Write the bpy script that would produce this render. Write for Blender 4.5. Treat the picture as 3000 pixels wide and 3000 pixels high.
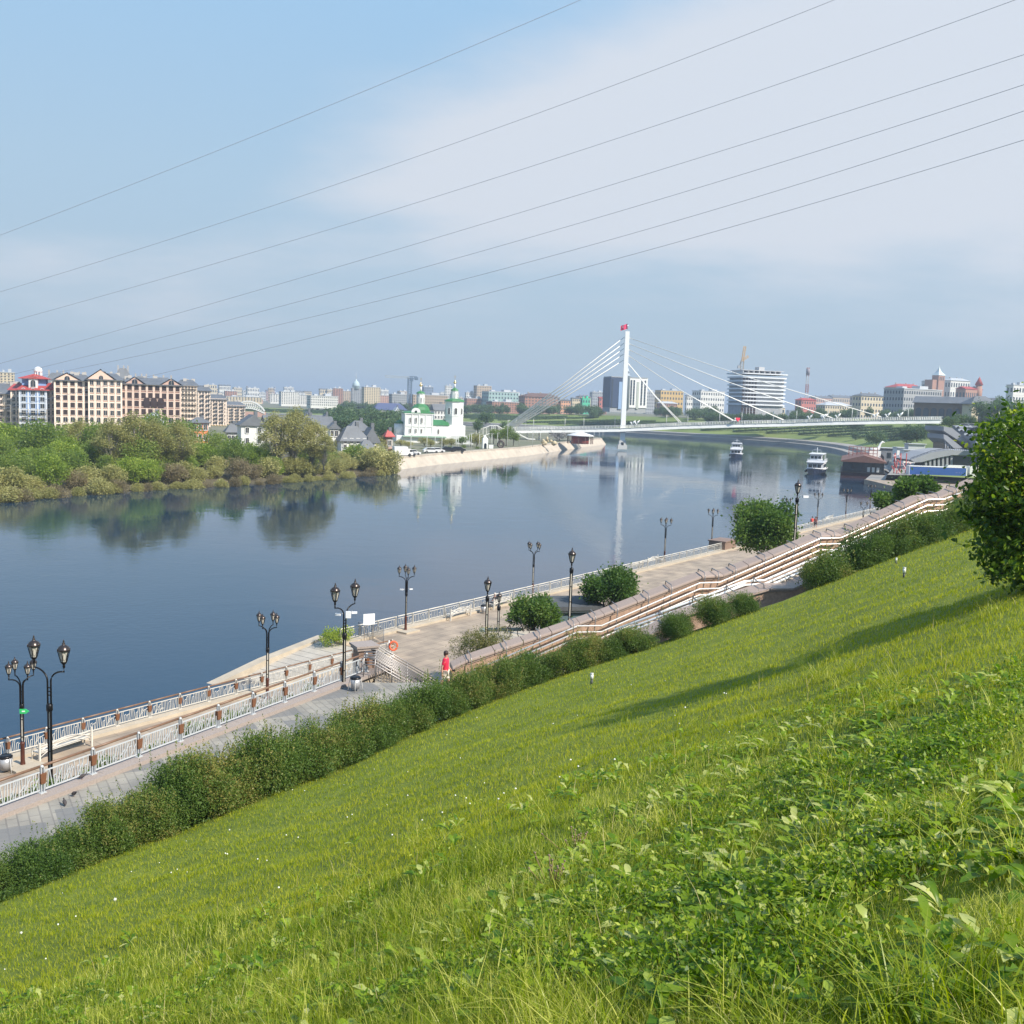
import bpy, math, random
import numpy as np
from mathutils import Vector, Matrix
R = math.radians
sc = bpy.context.scene
for _o in list(bpy.data.objects):
    bpy.data.objects.remove(_o)
COL = sc.collection

# ------------------------------------------------------------------ camera, world, sun, exposure
CAMZ = 17.0
PITCH, ROLL = 6.0, 1.9
SUN_AZ, SUN_EL = 125.0, 42.0
HAZE = 0.00030
cam = bpy.data.cameras.new('camera')
camo = bpy.data.objects.new('camera', cam)
COL.objects.link(camo)
cam.sensor_width = 36.0
cam.lens = 36.0
cam.clip_start = 0.1
cam.clip_end = 12000
camo.matrix_world = Matrix.Translation((0, 0, CAMZ)) @ Matrix.Rotation(R(90 - PITCH), 4, 'X') @ Matrix.Rotation(R(ROLL), 4, 'Z')
sc.camera = camo
MC = camo.matrix_world.to_3x3()

world = bpy.data.worlds.new('World')
sc.world = world
world.use_nodes = True
wt = world.node_tree
wn, wl = wt.nodes, wt.links
bg = wn['Background']
sky = wn.new('ShaderNodeTexSky')
sky.sky_type = 'NISHITA'
sky.sun_disc = False
sky.sun_elevation = R(SUN_EL)
sky.sun_rotation = R(SUN_AZ)
sky.air_density = 1.2
sky.dust_density = 0.6
sky.ozone_density = 1.6
tc = wn.new('ShaderNodeTexCoord')
sep = wn.new('ShaderNodeSeparateXYZ')
wl.new(tc.outputs['Generated'], sep.inputs[0])
ramp = wn.new('ShaderNodeValToRGB')          # haze towards the horizon, by elevation
wl.new(sep.outputs['Z'], ramp.inputs[0])
e = ramp.color_ramp.elements
e[0].position = 0.0; e[0].color = (4.4, 5.5, 6.4, 1)
e[1].position = 0.5; e[1].color = (2.7, 4.9, 8.3, 1)
for p_, c_ in ((0.07, (4.3, 5.6, 6.8, 1)), (0.2, (4.2, 5.9, 7.5, 1)), (0.36, (3.6, 5.9, 8.4, 1))):
    x_ = e.new(p_); x_.color = c_
mixh = wn.new('ShaderNodeMix'); mixh.data_type = 'RGBA'
mixh.inputs['Factor'].default_value = 0.9
wl.new(sky.outputs[0], mixh.inputs['A']); wl.new(ramp.outputs[0], mixh.inputs['B'])
# thin cloud: flatten direction onto a plane so the veil stretches towards the horizon
def wmath(op, a, b=None, c=None):
    n = wn.new('ShaderNodeMath'); n.operation = op
    for i, v in enumerate((a, b, c)):
        if v is None: continue
        if hasattr(v, 'node'): wl.new(v, n.inputs[i])
        else: n.inputs[i].default_value = v
    return n.outputs[0]
zz = wmath('ADD', sep.outputs['Z'], 0.18)
cx = wmath('DIVIDE', sep.outputs['X'], zz)
cy = wmath('DIVIDE', sep.outputs['Y'], zz)
comb = wn.new('ShaderNodeCombineXYZ')
wl.new(cx, comb.inputs[0]); wl.new(cy, comb.inputs[1])
def wnoise(scale, detail, rough, off, sx=1.0):
    m = wn.new('ShaderNodeMapping'); m.inputs['Location'].default_value = off
    m.inputs['Scale'].default_value = (sx, 1, 1)
    wl.new(comb.outputs[0], m.inputs[0])
    n = wn.new('ShaderNodeTexNoise'); n.inputs['Scale'].default_value = scale
    n.inputs['Detail'].default_value = detail; n.inputs['Roughness'].default_value = rough
    wl.new(m.outputs[0], n.inputs[0]); return n.outputs[0]
def wblob(px, py, ax, ay, rot, amp):
    """soft bank of cloud centred on a direction (angles in radians: az, el)"""
    d = MC @ Vector(((px - 1500) / 3000, (1500 - py) / 3000, -1)); d.normalize()
    az0, el0 = math.atan2(d.x, d.y), math.asin(d.z)
    az = wmath('ARCTAN2', sep.outputs['X'], sep.outputs['Y'])
    el = wmath('ARCSINE', sep.outputs['Z'])
    da = wmath('SUBTRACT', az, az0); de = wmath('SUBTRACT', el, el0)
    c_, s_ = math.cos(R(rot)), math.sin(R(rot))
    u = wmath('ADD', wmath('MULTIPLY', da, c_ / ax), wmath('MULTIPLY', de, s_ / ax))
    v = wmath('ADD', wmath('MULTIPLY', da, -s_ / ay), wmath('MULTIPLY', de, c_ / ay))
    r2 = wmath('ADD', wmath('MULTIPLY', u, u), wmath('MULTIPLY', v, v))
    g = wmath('DIVIDE', 1.0, wmath('ADD', 1.0, wmath('POWER', r2, 2.0)))
    return wmath('MULTIPLY', g, amp)
n1 = wnoise(1.3, 9, 0.58, (3.1, 1.7, 0), 0.75)
n2 = wnoise(0.55, 4, 0.5, (7.7, -2.2, 0))
b = wmath('ADD', wblob(2150, 400, 0.38, 0.095, 9, 0.88), wblob(250, 830, 0.21, 0.045, -3, 0.34))
b = wmath('ADD', b, wblob(3200, 100, 0.45, 0.22, 0, 0.55))
b = wmath('ADD', b, wblob(2500, 860, 0.5, 0.05, 0, 0.10))
mask = wmath('MULTIPLY', b, wmath('ADD', wmath('MULTIPLY', n1, 1.15), 0.38))
mask = wmath('ADD', mask, wmath('MULTIPLY', wmath('SUBTRACT', n1, 0.5), 0.45))
mask = wmath('ADD', mask, wmath('MULTIPLY', wmath('SUBTRACT', n2, 0.5), 0.25))
mr = wn.new('ShaderNodeMapRange'); mr.interpolation_type = 'SMOOTHSTEP'
mr.inputs['From Min'].default_value = 0.05; mr.inputs['From Max'].default_value = 0.85
mr.inputs['To Max'].default_value = 0.85
mr.inputs['From Min'].default_value = 0.25; wl.new(mask, mr.inputs['Value'])
mixc = wn.new('ShaderNodeMix'); mixc.data_type = 'RGBA'
wl.new(mr.outputs[0], mixc.inputs['Factor']); wl.new(mixh.outputs['Result'], mixc.inputs['A'])
mixc.inputs['B'].default_value = (7.1, 7.4, 8.0, 1)
wl.new(mixc.outputs['Result'], bg.inputs[0])
bg.inputs[1].default_value = 0.075

sun = bpy.data.lights.new('sun', 'SUN')
sun.energy = 5.0
sun.angle = R(0.6)
sun.color = (1.0, 0.93, 0.82)
suno = bpy.data.objects.new('sun', sun)
COL.objects.link(suno)
_sd = Vector((math.sin(R(SUN_AZ)) * math.cos(R(SUN_EL)), math.cos(R(SUN_AZ)) * math.cos(R(SUN_EL)), math.sin(R(SUN_EL))))
suno.rotation_euler = _sd.to_track_quat('Z', 'Y').to_euler()
sc.render.engine = 'CYCLES'
sc.view_settings.view_transform = 'Standard'
sc.view_settings.look = 'None'
sc.view_settings.exposure = 0.5
sc.view_settings.gamma = 1.0
sc.cycles.max_bounces = 6
sc.cycles.transparent_max_bounces = 8
sc.cycles.volume_bounces = 0
sc.cycles.caustics_reflective = False
sc.cycles.caustics_refractive = False

# ------------------------------------------------------------------ placing helpers
def ray(px, py):
    return MC @ Vector(((px - 1500) / 3000, (1500 - py) / 3000, -1))
def PY(px, py, Y):
    d = ray(px, py); t = Y / d.y
    return Vector((d.x * t, Y, CAMZ + d.z * t))
def PZ(px, py, z):
    d = ray(px, py); t = (z - CAMZ) / d.z
    return Vector((d.x * t, d.y * t, z))
ZW, ZL, ZU = 0.0, 1.2, 5.5                  # water, lower promenade, upper promenade
AZ = 34.7
DU = Vector((math.sin(R(AZ)), math.cos(R(AZ)), 0))   # along the river
DN = Vector((math.cos(R(AZ)), -math.sin(R(AZ)), 0))  # away from the river (right)
def PQ(p, q, z=0.0):
    v = DU * p + DN * q; return Vector((v.x, v.y, z))

# ------------------------------------------------------------------ materials
_M = {}
def mat(name, col, rough=0.7, metal=0.0, var=0.0, vscale=3.0, col2=None, bump=0.0, bscale=20.0, spec=0.5, stretch=(1, 1, 1), detail=6, em=None, coord='Object'):
    if name in _M: return _M[name]
    m = bpy.data.materials.new(name); m.use_nodes = True
    nt = m.node_tree; b = nt.nodes['Principled BSDF']
    b.inputs['Base Color'].default_value = (*col, 1)
    b.inputs['Roughness'].default_value = rough
    b.inputs['Metallic'].default_value = metal
    b.inputs['Specular IOR Level'].default_value = spec
    if em: b.inputs['Emission Color'].default_value = (*em, 1); b.inputs['Emission Strength'].default_value = 1
    if var > 0 or bump > 0:
        t = nt.nodes.new('ShaderNodeTexCoord'); mp = nt.nodes.new('ShaderNodeMapping')
        mp.inputs['Scale'].default_value = stretch
        nt.links.new(t.outputs[coord], mp.inputs[0])
    if var > 0:
        n = nt.nodes.new('ShaderNodeTexNoise'); n.inputs['Scale'].default_value = vscale; n.inputs['Detail'].default_value = detail
        n.inputs['Roughness'].default_value = 0.65
        nt.links.new(mp.outputs[0], n.inputs[0])
        r = nt.nodes.new('ShaderNodeMapRange'); r.inputs['From Min'].default_value = 0.3; r.inputs['From Max'].default_value = 0.7
        nt.links.new(n.outputs[0], r.inputs[0])
        x = nt.nodes.new('ShaderNodeMix'); x.data_type = 'RGBA'
        c2 = col2 if col2 else tuple(c * (1 - var) for c in col)
        x.inputs['A'].default_value = (*col, 1); x.inputs['B'].default_value = (*c2, 1)
        nt.links.new(r.outputs[0], x.inputs['Factor']); nt.links.new(x.outputs['Result'], b.inputs['Base Color'])
    if bump > 0:
        n2 = nt.nodes.new('ShaderNodeTexNoise'); n2.inputs['Scale'].default_value = bscale; n2.inputs['Detail'].default_value = 5
        nt.links.new(mp.outputs[0], n2.inputs[0])
        bp = nt.nodes.new('ShaderNodeBump'); bp.inputs['Strength'].default_value = bump; bp.inputs['Distance'].default_value = 0.05
        nt.links.new(n2.outputs[0], bp.inputs['Height']); nt.links.new(bp.outputs[0], b.inputs['Normal'])
    _M[name] = m
    return m
def leafmat(name, c1, c2, c3=None, trans=0.45, rough=0.5, patch=0.0, pscale=0.3, gain=1.5):
    """leaves: colour by per-leaf tone, thin so that the sun shows through"""
    if name in _M: return _M[name]
    c1, c2, c3 = [tuple(min(.6, x * gain) for x in c) if c else None for c in (c1, c2, c3)]
    m = bpy.data.materials.new(name); m.use_nodes = True
    nt = m.node_tree; N = nt.nodes; L = nt.links
    b = N['Principled BSDF']; out = N['Material Output']
    a = N.new('ShaderNodeAttribute'); a.attribute_name = 'tone'
    r = N.new('ShaderNodeValToRGB'); el = r.color_ramp.elements
    el[0].color = (*c1, 1); el[1].color = (*c2, 1)
    if c3:
        el[1].position = 0.7; q = el.new(1.0); q.color = (*c3, 1)
    src = a.outputs['Fac']
    oi = N.new('ShaderNodeObjectInfo')
    s = N.new('ShaderNodeMath'); s.operation = 'MULTIPLY_ADD'; s.inputs[1].default_value = 0.35; s.inputs[2].default_value = -0.17
    L.new(oi.outputs['Random'], s.inputs[0])
    ad = N.new('ShaderNodeMath'); ad.operation = 'ADD'; L.new(src, ad.inputs[0]); L.new(s.outputs[0], ad.inputs[1])
    src = ad.outputs[0]
    if patch > 0:
        g = N.new('ShaderNodeNewGeometry'); n = N.new('ShaderNodeTexNoise'); n.inputs['Scale'].default_value = pscale; n.inputs['Detail'].default_value = 4
        L.new(g.outputs['Position'], n.inputs[0])
        k = N.new('ShaderNodeMath'); k.operation = 'MULTIPLY_ADD'; k.inputs[1].default_value = patch * 2; k.inputs[2].default_value = -patch
        L.new(n.outputs[0], k.inputs[0])
        a2 = N.new('ShaderNodeMath'); a2.operation = 'ADD'; L.new(src, a2.inputs[0]); L.new(k.outputs[0], a2.inputs[1]); src = a2.outputs[0]
    L.new(src, r.inputs[0]); L.new(r.outputs[0], b.inputs['Base Color'])
    b.inputs['Roughness'].default_value = rough
    b.inputs['Specular IOR Level'].default_value = 0.35
    tr = N.new('ShaderNodeBsdfTranslucent'); mx = N.new('ShaderNodeMixShader'); mx.inputs[0].default_value = trans
    hs = N.new('ShaderNodeHueSaturation'); hs.inputs['Value'].default_value = 1.5; hs.inputs['Saturation'].default_value = 1.05; hs.inputs['Hue'].default_value = 0.49
    L.new(r.outputs[0], hs.inputs['Color']); L.new(hs.outputs[0], tr.inputs[0])
    L.new(b.outputs[0], mx.inputs[1]); L.new(tr.outputs[0], mx.inputs[2]); L.new(mx.outputs[0], out.inputs['Surface'])
    _M[name] = m
    return m
def glassy(name, col, rough=0.12, metal=0.0):
    return mat(name, col, rough=rough, metal=metal, spec=0.8)

WHITE = mat('white_paint', (0.78, 0.77, 0.74), 0.5, var=0.12, vscale=6)
IRON = mat('black_iron', (0.018, 0.017, 0.018), 0.35, metal=0.6)
RUST = mat('brown_iron', (0.11, 0.035, 0.022), 0.45, metal=0.3, var=0.3)
STEEL = mat('brushed_steel', (0.62, 0.6, 0.58), 0.28, metal=1.0)
DARKG = glassy('dark_window_glass', (0.02, 0.026, 0.035))
HOLE = mat('dark_window_opening', (0.035, 0.018, 0.016), 0.8)

# ------------------------------------------------------------------ mesh builder
class MB:
    def __init__(s): s.v = []; s.f = []; s.mi = []; s.sm = []
    def add(s, vs, fs, mi=0, sm=False):
        n = len(s.v); s.v.extend([tuple(v) for v in vs])
        for f in fs: s.f.append(tuple(i + n for i in f)); s.mi.append(mi); s.sm.append(sm)
        return s
    def box(s, c, d, rz=0.0, mi=0, M=None):
        x, y, z = [k / 2 for k in d]
        vs = [Vector((a * x, b_ * y, e_ * z)) for a in (-1, 1) for b_ in (-1, 1) for e_ in (-1, 1)]
        if rz: rm = Matrix.Rotation(rz, 3, 'Z'); vs = [rm @ v for v in vs]
        if M is not None: vs = [M @ v for v in vs]
        vs = [v + Vector(c) for v in vs]
        return s.add(vs, [(0, 1, 3, 2), (4, 6, 7, 5), (0, 4, 5, 1), (2, 3, 7, 6), (0, 2, 6, 4), (1, 5, 7, 3)], mi)
    def bar(s, a, b_, w, h=None, mi=0):
        """square bar from a to b"""
        a, b_ = Vector(a), Vector(b_); d = b_ - a; L_ = d.length
        if L_ < 1e-6: return s
        q = d.to_track_quat('Y', 'Z').to_matrix()
        return s.box((a + b_) / 2, (w, L_, h if h else w), mi=mi, M=q)
    def tube(s, pts, r, n=8, mi=0, cap=True, sm=True):
        pts = [Vector(p) for p in pts]; k = len(pts)
        rs = r if isinstance(r, (list, tuple)) else [r] * k
        vs = []; up = Vector((0, 0, 1))
        for i, p in enumerate(pts):
            t = (pts[min(i + 1, k - 1)] - pts[max(i - 1, 0)])
            if t.length < 1e-9: t = Vector((0, 0, 1))
            t.normalize()
            ref = up if abs(t.z) < 0.9 else Vector((1, 0, 0))
            a = t.cross(ref).normalized(); b_ = t.cross(a)
            for j in range(n):
                an = 2 * math.pi * j / n
                vs.append(p + (a * math.cos(an) + b_ * math.sin(an)) * rs[i])
        fs = [(i * n + j, i * n + (j + 1) % n, (i + 1) * n + (j + 1) % n, (i + 1) * n + j) for i in range(k - 1) for j in range(n)]
        s.add(vs, fs, mi, sm)
        if cap:
            m = len(s.v) - k * n
            s.f.append(tuple(m + j for j in reversed(range(n)))); s.mi.append(mi); s.sm.append(False)
            s.f.append(tuple(m + (k - 1) * n + j for j in range(n))); s.mi.append(mi); s.sm.append(False)
        return s
    def lathe(s, prof, n=12, c=(0, 0, 0), mi=0, sm=True, a0=0.0):
        """prof: list of (r, z)"""
        c = Vector(c); vs = []
        for r_, z_ in prof:
            for j in range(n):
                an = a0 + 2 * math.pi * j / n
                vs.append(c + Vector((r_ * math.cos(an), r_ * math.sin(an), z_)))
        k = len(prof)
        fs = [(i * n + j, i * n + (j + 1) % n, (i + 1) * n + (j + 1) % n, (i + 1) * n + j) for i in range(k - 1) for j in range(n)]
        s.add(vs, fs, mi, sm)
        m = len(s.v) - k * n
        if prof[0][0] > 1e-4: s.f.append(tuple(m + j for j in reversed(range(n)))); s.mi.append(mi); s.sm.append(False)
        if prof[-1][0] > 1e-4: s.f.append(tuple(m + (k - 1) * n + j for j in range(n))); s.mi.append(mi); s.sm.append(False)
        return s
    def prism(s, poly, z0, z1, mi=0):
        n = len(poly)
        vs = [(x, y, z0) for x, y in poly] + [(x, y, z1) for x, y in poly]
        fs = [tuple(reversed(range(n))), tuple(range(n, 2 * n))] + [(i, (i + 1) % n, n + (i + 1) % n, n + i) for i in range(n)]
        return s.add(vs, fs, mi)
    def plate(s, poly, y0, y1, mi=0):
        """polygon in the X-Z plane given thickness along Y"""
        n = len(poly)
        vs = [(x, y0, z) for x, z in poly] + [(x, y1, z) for x, z in poly]
        fs = [tuple(range(n)), tuple(reversed(range(n, 2 * n)))] + [(i, n + i, n + (i + 1) % n, (i + 1) % n) for i in range(n)]
        return s.add(vs, fs, mi)
    def gable(s, w, d, z, h, ov=0.4, axis='x', mi=0, c=(0, 0), t=0.15):
        """pitched roof, ridge along axis"""
        W, D = w / 2 + ov, d / 2 + ov; X, Y = c
        if axis == 'x': s_ = [(-W, -D), (W, -D), (W, D), (-W, D)]; rg = [(-W, 0), (W, 0)]
        else: s_ = [(-W, -D), (W, -D), (W, D), (-W, D)]; rg = [(0, -D), (0, D)]
        vs = [(x + X, y + Y, z) for x, y in s_] + [(x + X, y + Y, z + h) for x, y in rg] + [(x + X, y + Y, z - t) for x, y in s_]
        if axis == 'x': fs = [(0, 1, 5, 4), (2, 3, 4, 5), (0, 4, 3), (1, 2, 5)]
        else: fs = [(1, 2, 5, 4), (3, 0, 4, 5), (0, 1, 4), (2, 3, 5)]
        fs += [(6, 9, 8, 7), (0, 6, 7, 1), (1, 7, 8, 2), (2, 8, 9, 3), (3, 9, 6, 0)]
        return s.add(vs, fs, mi)
    def hip(s, w, d, z, h, ov=0.5, mi=0, c=(0, 0), t=0.2, ridge=None):
        W, D = w / 2 + ov, d / 2 + ov; X, Y = c
        if ridge is None: ridge = max(0.0, (W - D)) if W > D else 0
        vs = [(-W + X, -D + Y, z), (W + X, -D + Y, z), (W + X, D + Y, z), (-W + X, D + Y, z), (-ridge + X, Y, z + h), (ridge + X + 1e-3, Y, z + h)]
        vs += [(x, y, q - t) for x, y, q in vs[:4]]
        fs = [(0, 1, 5, 4), (2, 3, 4, 5), (3, 0, 4), (1, 2, 5), (6, 9, 8, 7), (0, 6, 7, 1), (1, 7, 8, 2), (2, 8, 9, 3), (3, 9, 6, 0)]
        return s.add(vs, fs, mi)
    def build(s, name, mats, parent=None, loc=None):
        me = bpy.data.meshes.new(name)
        me.from_pydata(s.v, [], s.f)
        if not isinstance(mats, (list, tuple)): mats = [mats]
        for m in mats: me.materials.append(m)
        me.polygons.foreach_set('material_index', s.mi)
        me.polygons.foreach_set('use_smooth', s.sm)
        me.update()
        o = bpy.data.objects.new(name, me); COL.objects.link(o)
        if parent is not None: o.parent = parent
        if loc is not None: o.location = loc
        return o
def tag(o, label=None, cat=None, group=None, kind=None):
    if label: o['label'] = label
    if cat: o['category'] = cat
    if group: o['group'] = group
    if kind: o['kind'] = kind
    return o
def empty(name, loc=(0, 0, 0), rz=0.0, label=None, cat=None, group=None):
    o = bpy.data.objects.new(name, None); COL.objects.link(o)
    o.location = loc; o.rotation_euler = (0, 0, rz); o.empty_display_size = 0.3
    return tag(o, label, cat, group)
_KIDS = {}
def kids(o):
    return [c for c in o.children]
def put(o, parent, loc=(0, 0, 0), rot=(0, 0, 0), scale=None):
    """a copy of one part under a parent"""
    c = o.copy(); COL.objects.link(c); c.parent = parent; c.location = loc; c.rotation_euler = rot
    if scale: c.scale = scale
    for ch in kids(o):
        d = ch.copy(); COL.objects.link(d); d.parent = c
    return c
_CH = {}
def copy_tree(o, parent=None):
    if o.name not in _CH: _CH[o.name] = [c for c in COL.objects if c.parent == o]
    c = o.copy(); COL.objects.link(c); c.parent = parent
    for ch in _CH[o.name]: copy_tree(ch, c)
    return c
class Proto:
    """first use moves the thing itself, later uses copy it"""
    def __init__(s, root): s.o = root; s.used = False; s.tree = None
    def place(s, loc, rz=0.0, scale=1.0, label=None, group=None):
        if not s.used: s.used = True; o = s.o
        else: o = s._copy(s.o, None)
        o.location = loc; o.rotation_euler = (0, 0, rz)
        o.scale = scale if isinstance(scale, (tuple, list)) else (scale,) * 3
        if label: o['label'] = label
        if group: o['group'] = group
        return o
    def _copy(s, o, parent):
        if s.tree is None:
            s.tree = {}
            for ob in COL.objects:
                if ob.parent: s.tree.setdefault(ob.parent.name, []).append(ob)
            s.keep = {}
            def walk(x):
                s.keep[x.name] = s.tree.get(x.name, [])
                for k in s.keep[x.name]: walk(k)
            walk(s.o); s.tree = s.keep
        c = o.copy(); COL.objects.link(c); c.parent = parent
        for ch in s.tree.get(o.name, []): s._copy(ch, c)
        return c

def np_mesh(name, V, F, mats, tone=None, smooth=False, mi=None):
    """V (n,3), F (m,k) with constant k"""
    me = bpy.data.meshes.new(name)
    k = F.shape[1]
    me.vertices.add(len(V)); me.vertices.foreach_set('co', np.ascontiguousarray(V, dtype=np.float32).ravel())
    me.loops.add(F.size); me.loops.foreach_set('vertex_index', np.ascontiguousarray(F, dtype=np.int32).ravel())
    me.polygons.add(len(F)); me.polygons.foreach_set('loop_start', np.arange(0, F.size, k, dtype=np.int32))
    if not isinstance(mats, (list, tuple)): mats = [mats]
    for m in mats: me.materials.append(m)
    if mi is not None: me.polygons.foreach_set('material_index', mi.astype(np.int32))
    if smooth: me.polygons.foreach_set('use_smooth', np.ones(len(F), dtype=bool))
    me.update(calc_edges=True)
    if tone is not None:
        at = me.attributes.new('tone', 'FLOAT', 'FACE'); at.data.foreach_set('value', tone.astype(np.float32))
    return me
def np_obj(name, me, parent=None):
    o = bpy.data.objects.new(name, me); COL.objects.link(o)
    if parent is not None: o.parent = parent
    return o
def leaf_quads(P, size, rng, aspect=0.6, up=0.35, out=None):
    """one bent-free rhombic leaf per point; returns V,F,tone"""
    n = len(P)
    d = rng.normal(size=(n, 3))
    if out is not None: d += out * 1.1
    d /= np.linalg.norm(d, axis=1, keepdims=True) + 1e-9
    nr = rng.normal(size=(n, 3)); nr[:, 2] += up * 3
    s_ = np.cross(d, nr); s_ /= np.linalg.norm(s_, axis=1, keepdims=True) + 1e-9
    L_ = (size * rng.uniform(0.6, 1.35, n))[:, None]
    a = P; t = P + d * L_; m_ = P + d * L_ * 0.45
    V = np.stack([a, m_ + s_ * L_ * aspect * 0.5, t, m_ - s_ * L_ * aspect * 0.5], 1).reshape(-1, 3)
    F = np.arange(4 * n).reshape(n, 4)
    return V, F, rng.random(n)
def crown_points(rng, n, clumps, cr, fill=0.55):
    """points in shells of clumps; clumps (k,3), cr (k,) radii"""
    k = len(clumps); w = cr ** 2; w = w / w.sum()
    idx = rng.choice(k, n, p=w)
    u = rng.normal(size=(n, 3)); u /= np.linalg.norm(u, axis=1, keepdims=True)
    rad = (fill + (1 - fill) * rng.random(n) ** 0.6) * (1 + 0.12 * rng.normal(size=n))
    P = clumps[idx] + u * (cr[idx] * rad)[:, None]
    return P, u
# ------------------------------------------------------------------ setting: water, banks, promenades, slope
def water_mat():
    m = bpy.data.materials.new('river_water'); m.use_nodes = True
    nt = m.node_tree; N = nt.nodes; L = nt.links; b = N['Principled BSDF']
    b.inputs['Base Color'].default_value = (0.010, 0.036, 0.072, 1)
    b.inputs['Roughness'].default_value = 0.02
    b.inputs['IOR'].default_value = 1.33
    b.inputs['Specular IOR Level'].default_value = 0.5
    g = N.new('ShaderNodeNewGeometry')
    def noise(scale, sx, sy, rot, detail, dist=0.0):
        mp = N.new('ShaderNodeMapping'); mp.inputs['Scale'].default_value = (sx, sy, 1); mp.inputs['Rotation'].default_value = (0, 0, R(rot))
        L.new(g.outputs['Position'], mp.inputs[0])
        n = N.new('ShaderNodeTexNoise'); n.inputs['Scale'].default_value = scale; n.inputs['Detail'].default_value = detail
        n.inputs['Roughness'].default_value = 0.55; n.inputs['Distortion'].default_value = dist
        L.new(mp.outputs[0], n.inputs[0]); return n.outputs[0]
    fine = noise(1.6, 1, 1, 0, 3)
    mid = noise(0.22, 1, 1, 20, 4, 0.6)
    patch = noise(0.02, 1.0, 1.0, 30, 3, 0.8)
    mr_ = N.new('ShaderNodeMapRange'); mr_.inputs['From Min'].default_value = 0.42; mr_.inputs['From Max'].default_value = 0.62
    mr_.inputs['To Min'].default_value = 0.08; mr_.inputs['To Max'].default_value = 1.0
    L.new(patch, mr_.inputs[0])
    b1 = N.new('ShaderNodeBump'); b1.inputs['Distance'].default_value = 0.017
    L.new(mr_.outputs[0], b1.inputs['Strength']); L.new(fine, b1.inputs['Height'])
    b2 = N.new('ShaderNodeBump'); b2.inputs['Distance'].default_value = 0.045; b2.inputs['Strength'].default_value = 0.5
    L.new(mid, b2.inputs['Height']); L.new(b1.outputs[0], b2.inputs['Normal'])
    L.new(b2.outputs[0], b.inputs['Normal'])
    return m
V = []; F = []
mb = MB(); mb.add([(-2500, -100, 0), (2500, -100, 0), (2500, 9000, 0), (-2500, 9000, 0)], [(0, 1, 2, 3)])
tag(mb.build('water', water_mat()), kind='structure')

# --- paving
def paving_mat(name, c1, c2, mort, sx, sy, rotz, cdark=None):
    m = bpy.data.materials.new(name); m.use_nodes = True
    nt = m.node_tree; N = nt.nodes; L = nt.links; b = N['Principled BSDF']
    g = N.new('ShaderNodeNewGeometry'); mp = N.new('ShaderNodeMapping'); mp.inputs['Rotation'].default_value = (0, 0, R(rotz))
    L.new(g.outputs['Position'], mp.inputs[0])
    br = N.new('ShaderNodeTexBrick'); br.inputs['Scale'].default_value = 1
    br.inputs['Brick Width'].default_value = sx; br.inputs['Row Height'].default_value = sy
    br.inputs['Mortar Size'].default_value = 0.02; br.inputs['Color1'].default_value = (*c1, 1); br.inputs['Color2'].default_value = (*c2, 1)
    br.inputs['Mortar'].default_value = (*mort, 1); br.inputs['Bias'].default_value = -0.2
    L.new(mp.outputs[0], br.inputs[0])
    n = N.new('ShaderNodeTexNoise'); n.inputs['Scale'].default_value = 0.7; n.inputs['Detail'].default_value = 8; L.new(mp.outputs[0], n.inputs[0])
    x = N.new('ShaderNodeMix'); x.data_type = 'RGBA'; x.blend_type = 'MULTIPLY'; x.inputs['Factor'].default_value = 1
    r = N.new('ShaderNodeValToRGB'); r.color_ramp.elements[0].color = (0.6, 0.6, 0.62, 1); r.color_ramp.elements[0].position = 0.28
    r.color_ramp.elements[1].color = (1.1, 1.08, 1.05, 1); r.color_ramp.elements[1].position = 0.7
    L.new(n.outputs[0], r.inputs[0]); L.new(br.outputs[0], x.inputs['A']); L.new(r.outputs[0], x.inputs['B'])
    src = x.outputs['Result']
    if cdark:
        ck = N.new('ShaderNodeTexVoronoi'); ck.inputs['Scale'].default_value = 0.42; ck.distance = 'CHEBYCHEV'; ck.inputs['Randomness'].default_value = 0.9
        L.new(mp.outputs[0], ck.inputs[0])
        ltt = N.new('ShaderNodeMath'); ltt.operation = 'LESS_THAN'; ltt.inputs[1].default_value = 0.33; L.new(ck.outputs['Distance'], ltt.inputs[0])
        y = N.new('ShaderNodeMix'); y.data_type = 'RGBA'; y.inputs['B'].default_value = (*cdark, 1)
        k = N.new('ShaderNodeMath'); k.operation = 'MULTIPLY'; k.inputs[1].default_value = 0.75; L.new(ltt.outputs[0], k.inputs[0])
        L.new(k.outputs[0], y.inputs['Factor']); L.new(src, y.inputs['A']); src = y.outputs['Result']
    L.new(src, b.inputs['Base Color']); b.inputs['Roughness'].default_value = 0.8
    bp = N.new('ShaderNodeBump'); bp.inputs['Strength'].default_value = 0.4; bp.inputs['Distance'].default_value = 0.02
    L.new(br.outputs['Fac'], bp.inputs['Height']); bp.invert = True; L.new(bp.outputs[0], b.inputs['Normal'])
    return m
PAVE_L = paving_mat('sand_paving', (0.42, 0.335, 0.25), (0.35, 0.285, 0.215), (0.22, 0.18, 0.14), 2.4, 0.8, AZ + 90)
PAVE_U = paving_mat('grey_paving', (0.36, 0.335, 0.285), (0.27, 0.26, 0.23), (0.24, 0.225, 0.2), 0.55, 0.28, 60, (0.16, 0.16, 0.16))
CREAM = mat('cream_stone', (0.52, 0.44, 0.335), 0.7, var=0.25, vscale=1.2, bump=0.2)
GRANITE = mat('pink_granite', (0.30, 0.20, 0.15), 0.55, var=0.45, vscale=14, bump=0.1)
GRANITE_L = mat('light_granite', (0.38, 0.315, 0.275), 0.55, var=0.25, vscale=16, bump=0.1)
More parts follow.
